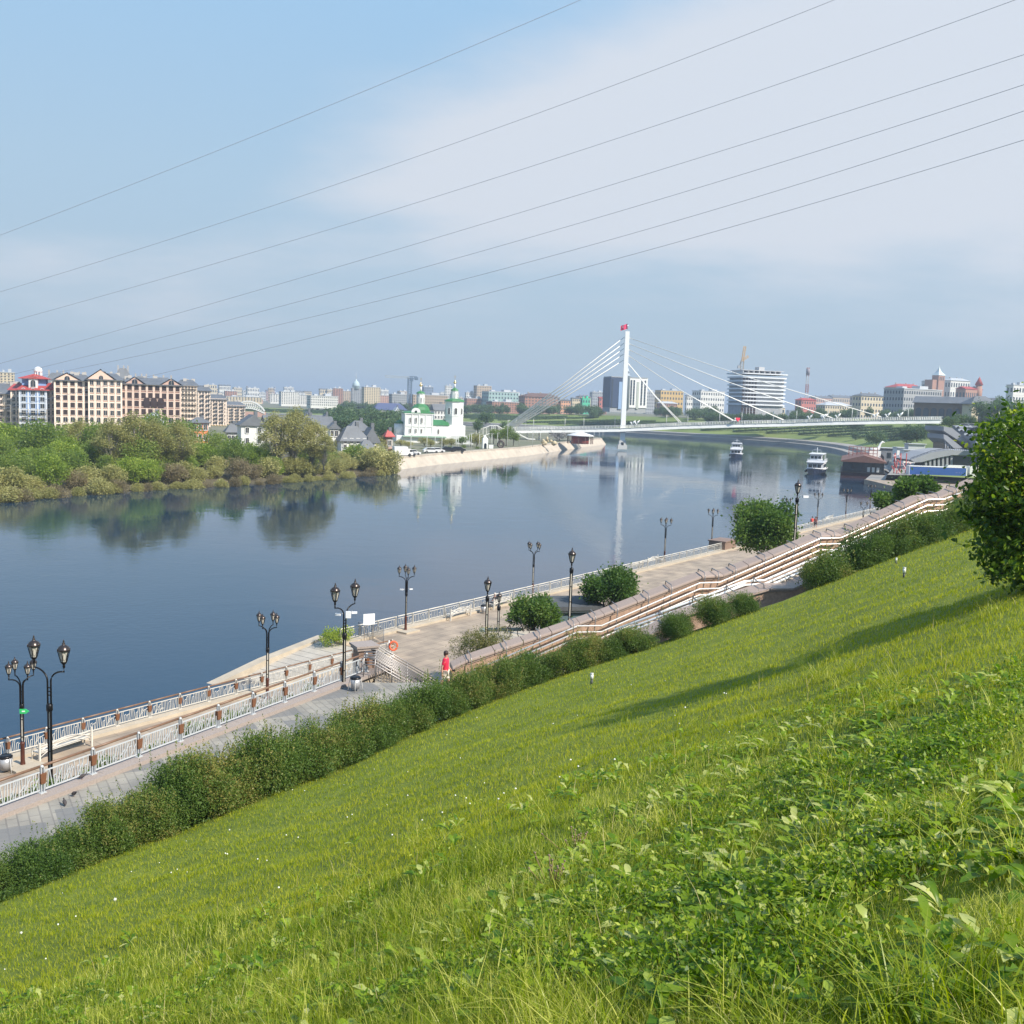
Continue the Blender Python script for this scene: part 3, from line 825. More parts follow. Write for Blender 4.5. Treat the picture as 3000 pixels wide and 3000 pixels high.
for px, yt, Y, lb in ((1430, 1687, 50, 'single lantern street lamp rising out of the juniper bush'), (1677, 1603, 49.5, 'single lantern street lamp between the two round trees by the kiosk'),
                      (2339, 1404, 56, 'tall single lantern street lamp with white floodlight by the large round tree'), (2877, 1232, 60, 'single lantern street lamp half hidden by the leafy tree on the right')):
    t = PY(px, yt, Y); s_ = 1.0
    one.place((t.x, t.y, t.z - 7.0), R(20), 1.0, lb)
small = Proto(lamp([], 5.2, 0.75, 0, 'short single lantern street lamp', None))
lamp_at(small, 1463, 1732, 54, 5.2, 0, 'shorter single lantern street lamp just right of the juniper lamp')
pair = Proto(lamp([0, 180], 4.6, 0.75, 0.4, 'pair', None))
t = PZ(2532, 1467, ZL + 4.6); pair.place((t.x, t.y, ZL), R(-10), 1.0, 'small two lantern street lamp near the far end of the promenade')
# attachments on lamps
camw = mat('camera_white', (0.8, 0.8, 0.8), 0.4)
def camera_on(P, lb, flip=1, s=0.62):
    m = MB(); m.tube([(0, 0, 0), (0.22 * flip, -0.05, 0.02)], 0.02, 6); m.box((0.36 * flip, -0.1, -0.03), (0.36, 0.13, 0.13), rz=R(15) * flip)
    o = m.build('security_camera', camw, None, P); o.scale = (s,) * 3; tag(o, lb, 'camera', 'cameras on the lamp posts')
    MB().box((0.2 * flip, -0.05, 0.06), (0.1, 0.06, 0.03)).build('bracket', STEEL, o)
P = Vector(four_root[2].location); cz = P.z + 2.95
camera_on((P.x - 0.1, P.y, cz), 'small white camera on the left of the lamp by the white sign', -1)
camera_on((P.x + 0.1, P.y, cz + .05), 'small white camera on the right of the lamp by the white sign', 1)
P = Vector(l2b.location); t = PY(1005, 1800, 40.4)
camera_on((P.x - 0.05, P.y, t.z), 'white camera left of the white box on the two lantern lamp', -1)
camera_on((P.x + 0.15, P.y + .1, t.z + .08), 'white camera right of the white box on the two lantern lamp', 1)
bx = MB().box((P.x + 0.16, P.y - 0.12, t.z), (0.2, 0.1, 0.27)).build('equipment_box', camw); tag(bx, 'white box strapped to the two lantern lamp post', 'box')
t = PY(2352, 1453, 55.9); camera_on((t.x - .2, t.y, t.z), 'long white floodlight arm on the tall single lantern lamp', 1, .9)
# green arrow sign
P = PY(69, 2084, four_root[0].location.y - 0.14)
GREEN = mat('sign_green', (0.03, 0.5, 0.14), 0.5)
m = MB(); m.plate([(-0.16, -0.1), (0.1, -0.1), (0.24, 0.0), (0.1, 0.1), (-0.16, 0.1)], -0.012, 0.012)
g = m.build('arrow_sign', GREEN, None, P); g.rotation_euler = (0, R(-3), 0); tag(g, 'small green arrow shaped sign on the left four lantern lamp', 'sign')
MB().box((0.0, -0.016, 0.005), (0.13, 0.006, 0.05)).build('lettering', mat('sign_white', (0.8, 0.85, 0.8), 0.5), g)

# ------------------------------------------------------------------ benches, bins, boards
BEN = mat('bench_white', (0.66, 0.62, 0.55), 0.5, var=0.15)
def bench():
    root = empty('park_bench', (0, 0, 0), 0, 'white bench', 'bench', 'white arched benches facing the river')
    Lb = 2.5
    for x in (0, Lb):
        m = MB()
        m.box((x, 0.03, 0.45), (0.07, 0.07, 0.9)); m.box((x, 0.5, 0.3), (0.05, 0.05, 0.6))
        m.tube([(x, 0.03, 0.6), (x, 0.3, 0.68), (x, 0.52, 0.6)], 0.022, 6)
        m.tube([(x, 0.08, 0.1), (x, 0.2, 0.36), (x, 0.4, 0.36), (x, 0.5, 0.1)], 0.018, 6)
        m.build('end_frame', BEN, root)
    s_ = MB()
    for y in (0.12, 0.22, 0.32, 0.42, 0.52): s_.box((Lb / 2, y, 0.42), (Lb - 0.08, 0.07, 0.03))
    s_.build('seat', BEN, root)
    k = MB()
    for z in (0.5, 0.62, 0.74): k.box((Lb / 2, 0.06, z), (Lb - 0.08, 0.025, 0.05))
    def arch(z0, h):
        return [(Lb * t, 0.03, z0 + h * math.sin(math.pi * t)) for t in [i / 12 for i in range(13)]]
    k.tube(arch(0.5, 0.34), 0.022, 6); k.tube(arch(0.25, 0.42), 0.018, 6)
    k.build('backrest', BEN, root)
    return root
bp = Proto(bench())
def seg_place(pr, a, b_, lb, L_=2.5):
    A_, B_ = PZ(*a, ZL), PZ(*b_, ZL); d = B_ - A_
    return pr.place(A_, math.atan2(d.y, d.x), (d.length / L_, 1, 1), lb)
seg_place(bp, (118, 2238), (270, 2187), 'nearest white arched bench, beside the rust brown lamp foot')
seg_place(bp, (1321, 1820), (1379, 1804), 'white arched bench left of the seated person')
b3 = seg_place(bp, (1447, 1788), (1498, 1773), 'white arched bench with a person sitting at its left end')
seg_place(bp, (1850, 1676), (1883, 1667), 'left one of the two far white benches before the lamp')
seg_place(bp, (1898, 1659), (1927, 1650), 'right one of the two far white benches before the lamp')
seg_place(bp, (2418, 1530), (2440, 1524), 'small far white bench beside the walking people')
def bin_(col):
    root = empty('litter_bin', (0, 0, 0), 0, 'bin', 'litter bin')
    MB().lathe([(0.2, 0.12), (0.26, 0.62), (0.24, 0.62), (0.19, 0.14), (0, 0.14)], 14).build('body', mat('bin_grey', (0.42, 0.42, 0.43), 0.4, metal=0.4), root)
    MB().lathe([(0.27, 0.62), (0.28, 0.68), (0.2, 0.74), (0.17, 0.72)], 14).build('lid', IRON, root)
    f = MB()
    for j in range(4):
        a = R(45 + 90 * j); c_, s_ = math.cos(a), math.sin(a)
        f.tube([(0.36 * c_, 0.36 * s_, 0), (0.33 * c_, 0.33 * s_, 0.3), (0.28 * c_, 0.28 * s_, 0.6), (0.22 * c_, 0.22 * s_, 0.66)], 0.016, 6)
    f.build('stand', mat('bin_frame', (0.62, 0.6, 0.57), 0.4), root)
    return root
bn = Proto(bin_(0))
P = PZ(17, 2262, ZL); bn.place(P, 0.3, 1.0, 'grey litter bin at the left edge beside the nearest lamp')
P = PZ(1041, 2024, ZU); bn.place(P, 0.9, 0.8, 'grey litter bin with dark rim on the upper pavement by the pillar')
P = PZ(1417, 1797, ZL); bn.place(P, 0.9, 0.9, 'small litter bin left of the seated person')
P = PZ(1936, 1652, ZL); bn.place(P, 0.9, 1.0, 'distant dark bin between far benches and lamp')
# white board with a thin V line on a frame
P = PZ(1080, 1880, ZL)
sg = empty('sign_board', P, R(28), 'white board with a thin grey V line on two posts by the slipway', 'sign board')
MB().box((0, 0, 1.5), (0.78, 0.03, 0.72)).build('board', mat('board_white', (0.82, 0.82, 0.82), 0.5), sg)
m = MB(); m.bar((-0.32, -0.022, 1.68), (-0.05, -0.022, 1.47), 0.012, 0.006); m.bar((-0.05, -0.022, 1.47), (0.32, -0.022, 1.72), 0.012, 0.006); m.build('line_mark', mat('mark_grey', (0.25, 0.27, 0.3), 0.6), sg)
for x in (-0.3, 0.3): MB().tube([(x, 0.03, 0), (x, 0.03, 1.8)], 0.025, 8).build('post', STEEL, sg)
# crowd barriers of fine grey mesh
GM = mat('grey_mesh_metal', (0.23, 0.24, 0.26), 0.5, metal=0.4)
def barrier(lb, a, b_, h=0.95):
    A_, B_ = PZ(*a, ZL), PZ(*b_, ZL); d = B_ - A_; L_ = d.length
    root = empty('barrier', A_, math.atan2(d.y, d.x), lb, 'barrier', 'grey barriers at the head of the slipway')
    f = MB(); f.tube([(0, 0, 0.0), (0, 0, h), (L_, 0, h), (L_, 0, 0)], 0.02, 6); f.tube([(0, 0, 0.15), (L_, 0, 0.15)], 0.015, 6)
    for x in (0, L_): f.box((x, 0, 0.02), (0.06, 0.5, 0.03))
    f.build('frame', GM, root)
    g = MB(); n = int(L_ / 0.09)
    for i in range(1, n): g.tube([(L_ * i / n, 0, 0.15), (L_ * i / n, 0, h)], 0.008, 4, cap=False)
    for i in range(1, 9): g.tube([(0, 0, 0.15 + 0.1 * i), (L_, 0, 0.15 + 0.1 * i)], 0.006, 4, cap=False)
    g.build('grille', GM, root)
barrier('left grey mesh barrier below the white board', (1050, 1862), (1078, 1872))
barrier('right grey mesh barrier below the white board', (1088, 1866), (1124, 1886))
# lifebuoy
P = PZ(1139, 1925, ZL)
lb_ = empty('lifebuoy_stand', P, R(15), 'orange lifebuoy rack with loops of rope at the end of the cream fence', 'lifebuoy')
ORG = mat('lifebuoy_orange', (0.75, 0.13, 0.05), 0.55, var=0.2)
m = MB(); t_ = R(0)
pts = [(0.26 + 0.24 * math.cos(2 * math.pi * i / 24), -0.08, 0.72 + 0.27 * math.sin(2 * math.pi * i / 24)) for i in range(25)]
m.tube(pts, 0.065, 10, cap=False); m.build('ring', ORG, lb_)
m = MB()
for i in range(8):
    a = 2 * math.pi * i / 8; m.tube([(0.26 + 0.05 * math.cos(a), -0.1, 0.72 + 0.05 * math.sin(a)), (0.26 + 0.2 * math.cos(a + .3), -0.13, 0.72 + 0.22 * math.sin(a + .3)), (0.26 + 0.3 * math.cos(a), -0.09, 0.72 + 0.33 * math.sin(a))], 0.014, 5)
m.build('rope', mat('rope_pale', (0.7, 0.45, 0.3), 0.8), lb_)
MB().tube([(0, 0, 0), (0, 0, 1.05)], 0.04, 8).box((0.26, 0, 0.72), (0.5, 0.04, 0.04)).build('post', WHITE, lb_)
MB().box((0, 0, 0.06), (0.6, 0.5, 0.12)).build('base', WHITE, lb_)

# ------------------------------------------------------------------ pillar, steps with railings
pc = PY(1066, 1985, 43.0); pc.z = ZU
pil = empty('granite_pillar', (pc.x, pc.y, ZU - 0.002), R(28), 'square brown granite pillar with wide cap beside the steel stair rails', 'pillar')
MB().box((0, 0, -1.7), (0.75, 0.75, 5.2)).build('shaft', GRANITE, pil)
MB().box((0, 0, 0.96), (0.92, 0.92, 0.12)).box((0, 0, 1.06), (1.02, 1.02, 0.09)).build('cap', GRANITE_L, pil)
# stairs down to the lower promenade, running right from the pillar
st = empty('stairs', (-5.45, 41.3, ZU), R(6), 'stone stairs going down from the upper pavement to the promenade', 'stairs')
m = MB(); nst = 12
for i in range(nst):
    m.box((0.16 + 0.3 * i, 1.25, -(i + 1) * 0.175 - 1.0), (0.296, 2.5, 2.0))
m.build('steps', CREAM, st)
SR = mat('stair_rail_steel', (0.30, 0.28, 0.27), 0.42, metal=0.7)
for j in range(6):
    y = 0.02 + 0.46 * j
    rr = empty('stair_railing', (-5.45 - y * math.sin(R(6)), 41.3 + y * math.cos(R(6)), ZU), R(6), None, 'railing', 'steel railings on the promenade stairs')
    tag(rr, ['steel stair railing nearest the pillar and the viewer', 'second steel stair railing from the pillar', 'third steel stair railing in the middle of the stairs', 'fourth steel stair railing in the middle of the stairs', 'fifth steel stair railing towards the river', 'steel stair railing farthest out on the river side'][j])
    dz = -0.175 / 0.3; L_ = 2.7
    for zz_, nm in ((0.92, 'handrail'), (0.62, 'lower_rail')):
        m = MB(); m.tube([(-0.45, 0, zz_ + 0.02), (0.0, 0, zz_ + 0.02), (L_, 0, zz_ + dz * L_)] , 0.026, 8)
        m.build(nm, SR, rr)
    m = MB()
    for k in range(5):
        x = 0.02 + k * L_ / 4 * 0.99; m = MB(); m.tube([(x, 0, dz * x), (x, 0, dz * x + 0.92)], 0.022, 8); m.build('post', SR, rr)
    m = MB(); m.tube([(-0.45, 0, 0.94), (-0.45, 0, 0)], 0.022, 8); m.build('post', SR, rr)
    m = MB()
    for k in range(24):
        x = 0.05 + k * L_ / 24; m.tube([(x, 0, dz * x + 0.08), (x, 0, dz * x + 0.6)], 0.009, 5, cap=False)
    m.tube([(0, 0, 0.08), (L_, 0, 0.08 + dz * L_)], 0.014, 6)
    m.build('balusters', SR, rr)

# ------------------------------------------------------------------ hillside stairs with walls and long handrails
def on_line(px, py, P0, D):
    """point above the plan line P0 + D t seen at pixel"""
    r_ = ray(px, py); k = r_.x / r_.y
    t = (k * P0.y - P0.x) / (D.x - k * D.y); p = P0 + D * t
    return Vector((p.x, p.y, CAMZ + r_.z / r_.y * p.y))
cap_px = [(1322, 1945), (1360, 1926), (1692, 1815), (1763, 1790), (2048, 1680), (2110, 1676), (2398, 1563), (2455, 1559), (2680, 1455), (2745, 1449), (2850, 1404)]
rail_px = [(1330, 1990), (1692, 1834), (1763, 1833), (2050, 1708), (2109, 1706), (2405, 1577), (2463, 1576), (2717, 1464), (2767, 1462), (2840, 1434)]
FW0 = S0
cp = [on_line(x, y, FW0, SD) for x, y in cap_px]
wall = empty('stair_wall', (cp[0].x, cp[0].y, cp[0].z - 1.2), 0, 'long brown granite wall with pale slanted coping on the river side of the hillside stairs', 'wall')
o0 = Vector(wall.location)
m = MB(); c = MB()
for a, b_ in zip(cp[:-1], cp[1:]):
    vs = []
    for p in (a, b_):
        for off, dz in ((0.22, -0.27), (-0.25, -0.27)):
            q = p + SN * off + Vector((0, 0, dz)) - o0; vs.append(q)
            vs.append(Vector((q.x, q.y, q.z - (1.6 if off > 0 else 5.5))))
    m.add(vs, [(0, 4, 5, 1), (2, 3, 7, 6), (0, 2, 6, 4), (1, 5, 7, 3)] + ([(0, 1, 3, 2)] if a is cp[0] else []))
    L_ = (b_ - a).length; n = max(1, round(L_ / 1.45))
    for k in range(n):
        u0, u1 = k / n + 0.003, (k + 1) / n - 0.003
        p0, p1 = a.lerp(b_, u0) - o0, a.lerp(b_, u1) - o0; vs = []
        for p in (p0, p1):
            for off, dz in ((-0.30, 0.02), (0.26, -0.06), (0.34, -0.11), (0.34, -0.17), (0.27, -0.2), (0.27, -0.27), (-0.30, -0.27)):
                vs.append(p + SN * off + Vector((0, 0, dz)))
        nn = 7
        c.add(vs, [(i, (i + 1) % nn, nn + (i + 1) % nn, nn + i) for i in range(nn)] + [tuple(reversed(range(nn))), tuple(range(nn, 2 * nn))])
m.build('wall', mat('wall_granite', (0.50, 0.33, 0.23), 0.6, var=0.4, vscale=9, bump=0.1), wall)
c.build('coping', mat('coping_granite', (0.42, 0.32, 0.26), 0.55, var=0.25, vscale=20, bump=0.1), wall)
RAILM = mat('rail_steel_pale', (0.80, 0.76, 0.70), 0.32, metal=0.6)
rp = [on_line(x, y, FW0 + SN * 0.62, SD) for x, y in rail_px]
for k, dz in enumerate((0, -0.27, -0.54)):
    m = MB(); m.tube([p + Vector((0, 0, dz)) - o0 for p in rp], 0.036, 8)
    m.build('handrail', RAILM, wall)
# brackets hooking over the coping
bx_ = [1374, 1477, 1574, 1672, 1735, 1799, 1890, 1957, 2053, 2093, 2143, 2229, 2314, 2391, 2430, 2483, 2561, 2633, 2695, 2731, 2784]
xs = [p[0] for p in cap_px]; ys = [p[1] for p in cap_px]; rx = [p[0] for p in rail_px]; ry = [p[1] for p in rail_px]
for x in bx_:
    p = on_line(x, float(np.interp(x, xs, ys)), FW0, SD) - o0; r_ = on_line(x + 6, float(np.interp(x + 6, rx, ry)), FW0 + SN * 0.62, SD) - o0
    m = MB(); m.tube([p - SN * 0.3 + Vector((0, 0, -0.03)), p - SN * 0.26 + Vector((0, 0, 0.15)), p + SN * 0.35 + Vector((0, 0, 0.1)), p + SN * 0.47 + Vector((0, 0, -0.06)), r_ - SN * 0.05 + Vector((0, 0, -0.6))], 0.024, 6)
    for dz in (0, -0.27, -0.54): m.tube([r_ - SN * 0.14 + Vector((0, 0, dz - .06)), r_ + Vector((0, 0, dz))], 0.015, 5)
    m.build('rail_bracket', SR, wall)
# stairs floor
m = MB(); nsx = 90
zs_t = [(p - FW0).dot(SD) for p in cp]; zs_z = [p.z - 1.25 for p in cp]
for i in range(nsx):
    t0, t1 = 0.2 + 26 * i / nsx, 0.2 + 26 * (i + 1) / nsx
    z = float(np.interp(t1, zs_t, zs_z)); q = [FW0 + SD * t0 + SN * 0.32, FW0 + SD * (t1 - .002) + SN * 0.32, FW0 + SD * (t1 - .002) + SN * 3.5, FW0 + SD * t0 + SN * 3.5]
    m.prism([(v.x, v.y) for v in reversed(q)], z - 1.2, z)
tag(m.build('stairs', CREAM), 'long granite hillside stairs between the two walls', 'stairs')
# near wall with its three bright rails
N0 = FW0 + SN * 3.6
ncap = [(1800, 1905), (1990, 1795), (2188, 1732), (2244, 1716), (2309, 1716), (2400, 1676), (2640, 1575), (2700, 1572), (2850, 1500)]
nc = [on_line(x, y, N0, SD) for x, y in ncap]
nw = empty('stair_wall', (nc[0].x, nc[0].y, nc[0].z - 1), 0, 'shorter granite wall with grey coping on the hedge side of the hillside stairs', 'wall')
o1 = Vector(nw.location); m = MB(); c = MB()
for a, b_ in zip(nc[:-1], nc[1:]):
    vs = []
    for p in (a, b_):
        for off in (0.26, -0.26):
            q = p + SN * off + Vector((0, 0, -0.2)) - o1; vs.append(q); vs.append(q - Vector((0, 0, 1.8)))
    m.add(vs, [(0, 4, 5, 1), (2, 3, 7, 6), (0, 2, 6, 4), (1, 5, 7, 3), (0, 1, 3, 2), (4, 6, 7, 5)])
    vs = []
    for p in (a.lerp(b_, 0.002), b_.lerp(a, 0.002)):
        for off, dz in ((-0.42, 0.04), (0.40, -0.04), (0.40, -0.12), (0.3, -0.14), (0.3, -0.2), (-0.42, -0.2)): vs.append(p - o1 + SN * off + Vector((0, 0, dz)))
    c.add(vs, [(i, (i + 1) % 6, 6 + (i + 1) % 6, 6 + i) for i in range(6)] + [tuple(reversed(range(6))), tuple(range(6, 12))])
m.build('wall', _M['wall_granite'], nw); c.build('coping', _M['coping_granite'], nw)
nr_px = [(1800, 1836), (1985, 1762), (2400, 1622), (2560, 1560), (2840, 1440)]
nr_px = [(1800, 1845), (2182, 1703), (2240, 1700), (2400, 1630), (2660, 1523), (2725, 1519), (2850, 1462)]
for k, (dz, of) in enumerate(((0, 0.0), (-0.1, 0.22), (-0.2, 0.44))):
    q = [on_line(x, y + k * 11, N0 - SN * (0.75 - of * 0.6), SD) - o1 for x, y in nr_px]
    m = MB(); m.tube(q, 0.05, 8); m.build('handrail', mat('rail_glare_white', (0.86, 0.85, 0.82), 0.25), nw)  # plain white colour stands in for sun glare on the metal rails
for x in (1850, 1950, 2050, 2150, 2230, 2330, 2430, 2530, 2650, 2760):
    p = on_line(x, float(np.interp(x, [a[0] for a in ncap], [a[1] for a in ncap])), N0, SD) - o1
    m = MB(); m.tube([p + SN * 0.25, p + SN * 0.2 + Vector((0, 0, 0.16)), p - SN * 0.5 + Vector((0, 0, 0.2)), p - SN * 0.7 + Vector((0, 0, 0.3)), p - SN * 0.7 + Vector((0, 0, -0.3))], 0.024, 6)
    m.build('rail_bracket', SR, nw)

# kiosk with flat dark roof, glass screens, bicycle
P = PY(1668, 1790, 60)
kb = empty('kiosk', (P.x, P.y, ZL), R(14), 'small kiosk with flat dark grey roof and white frame between two round trees', 'kiosk')
zt = P.z - ZL + 0.6
MB().box((0, 0, zt - 0.12), (3.4, 3.4, 0.24)).build('roof', mat('roof_grey_flat', (0.09, 0.095, 0.1), 0.8, var=0.3), kb)
m = MB()
for x in (-1.5, 1.5):
    for y in (-1.5, 1.5): m.box((x, y, (zt - .24) / 2), (0.12, 0.12, zt - 0.24))
m.box((0, -1.5, zt - 0.34), (3.1, 0.1, 0.1)); m.build('frame', WHITE, kb)
MB().box((0, 0, (zt - .4) / 2), (2.8, 2.8, zt - 0.5)).build('glazing', glassy('kiosk_glass', (0.12, 0.17, 0.19)), kb)
P = PY(1460, 1875, 56); 
gs = empty('glass_screen', (P.x, P.y, ZL), R(10), 'pale blue glass wind screens behind the juniper bush', 'screen')
for i in range(3):
    MB().box((-0.7 + 0.8 * i, 0, (P.z - ZL + .7) / 2), (0.76, 0.03, P.z - ZL + 0.7)).build('glass_panel', glassy('screen_glass', (0.36, 0.45, 0.46)), gs)
P = PY(1505, 1872, 50)
tag(MB().box((P.x, P.y + .6, P.z - 1.5), (3.2, 2.2, 3.0), rz=R(14)).build('terrace_block', CREAM), 'pale stone terrace block behind the stair wall under the bicycle', 'terrace')
bk = empty('bicycle', (P.x, P.y, P.z), R(20), 'black bicycle leaning under the round tree behind the stair wall', 'bicycle')
for x in (-0.5, 0.5):
    m = MB(); m.tube([(x + 0.32 * math.cos(a), 0, 0.33 + 0.32 * math.sin(a)) for a in [2 * math.pi * i / 20 for i in range(21)]], 0.02, 6, cap=False)
    for i in range(8): m.tube([(x, 0, 0.33), (x + 0.31 * math.cos(i * .785), 0, 0.33 + 0.31 * math.sin(i * .785))], 0.003, 3, cap=False)
    m.build('wheel', IRON, bk)
m = MB(); m.tube([(-0.5, 0, 0.33), (-0.12, 0, 0.3), (0.35, 0, 0.75), (-0.2, 0, 0.78), (-0.5, 0, 0.33)], 0.018, 6); m.tube([(-0.12, 0, 0.3), (-0.25, 0, 0.9)], 0.016, 6); m.tube([(0.5, 0, 0.33), (0.33, 0, 0.95)], 0.016, 6); m.build('frame', IRON, bk)
MB().tube([(0.3, -0.25, 1.0), (0.36, 0, 0.95), (0.3, 0.25, 1.0)], 0.014, 6).build('handlebar', IRON, bk)
MB().box((-0.26, 0, 0.93), (0.24, 0.12, 0.05)).build('saddle', IRON, bk)

# bollard lights in the grass
bol = empty('bollard_light', (0, 0, 0), 0, 'bollard', 'bollard light', 'white bollard lights in the grass')
MB().lathe([(0.07, 0), (0.07, 0.34)], 12).build('post', mat('bollard_dark', (0.06, 0.07, 0.06), 0.6), bol)
MB().lathe([(0.085, 0.34), (0.085, 0.62)], 14).build('diffuser', mat('bollard_white', (0.7, 0.7, 0.66), 0.4), bol)
MB().lathe([(0.095, 0.62), (0.095, 0.66), (0, 0.67)], 14).build('cap', mat('bollard_cap', (0.5, 0.5, 0.48), 0.4), bol)
bo = Proto(bol)
for (px, py, f_), s_, lb in (((1733, 2003, 0.8), 0.62, 'white bollard light in the lawn right of the hedge bend'), ((2648, 1690, 0.72), 0.56, 'larger white bollard light in the shaded grass on the right'), ((2625, 1650, 0.86), 0.42, 'small yellowish bollard light at the edge of the shrubs')):
    # walk the ray to the ground
    r_ = ray(px, py); t = 8.0
    for _ in range(4000):
        q = Vector((0, 0, CAMZ)) + r_ * t
        if q.z < float(ground_z(q.x, q.y)) + 0.02: break
        t += 0.02
    bo.place((q.x, q.y, float(ground_z(q.x, q.y)) - 0.05), 0, s_, lb)

# birds on the pavement
def bird():
    root = empty('pigeon', (0, 0, 0), 0, 'bird', 'bird', 'small dark birds on the upper pavement')
    m = MB(); m.lathe([(0.0, -0.13), (0.03, -0.08), (0.055, 0.0), (0.05, 0.06), (0.025, 0.1), (0.02, 0.12)], 8)
    b_ = m.build('body', mat('bird_grey', (0.06, 0.05, 0.05), 0.8), root, (0, 0, 0.1)); b_.rotation_euler = (0, R(65), 0)
    MB().lathe([(0, -0.03), (0.028, 0), (0, 0.03)], 8, c=(0.13, 0, 0.17)).tube([(0.15, 0, 0.17), (0.18, 0, 0.165)], [0.008, 0.002], 5).build('head', _M['bird_grey'], root)
    MB().tube([(0, 0.02, 0.06), (0, 0.02, 0)], 0.005, 4).tube([(0, -0.02, 0.06), (0, -0.02, 0)], 0.005, 4).build('legs', mat('bird_leg', (0.3, 0.1, 0.05), 0.8), root)
    return root
bd = Proto(bird())
for x, y, z, r_, lb in ((240, 2283, zf, .5, 'small dark bird on the granite ledge under the fence'), (190, 2361, ZU, 2.2, 'small dark bird on the pavement near the hedge'), (216, 2334, ZU, -.6, 'small dark bird on the pavement close to the ledge')):
    P = PZ(x, y, z); bd.place(P, r_, 1.0, lb)

# ------------------------------------------------------------------ people
def skin_body(name, joints, edges, m, parent, sub=2, smooth=True):
    me = bpy.data.meshes.new(name); names = list(joints)
    me.from_pydata([joints[k][0] for k in names], [(names.index(a), names.index(b_)) for a, b_ in edges], [])
    o = bpy.data.objects.new(name, me); COL.objects.link(o)
    md = o.modifiers.new('s', 'SKIN'); md.use_smooth_shade = True
    for i, k in enumerate(names):
        r_ = joints[k][1]; r_ = r_ if isinstance(r_, tuple) else (r_, r_)
        me.skin_vertices[0].data[i].radius = r_
    me.skin_vertices[0].data[0].use_root = True
    ms = o.modifiers.new('u', 'SUBSURF'); ms.levels = sub; ms.render_levels = sub
    dg = bpy.context.evaluated_depsgraph_get(); ev = o.evaluated_get(dg)
    nm = bpy.data.meshes.new_from_object(ev); nm.name = name
    o.modifiers.clear(); o.data = nm; nm.materials.clear(); nm.materials.append(m)
    for p in nm.polygons: p.use_smooth = True
    if parent is not None: o.parent = parent
    return o
SKIN = mat('skin', (0.50, 0.27, 0.19), 0.55)
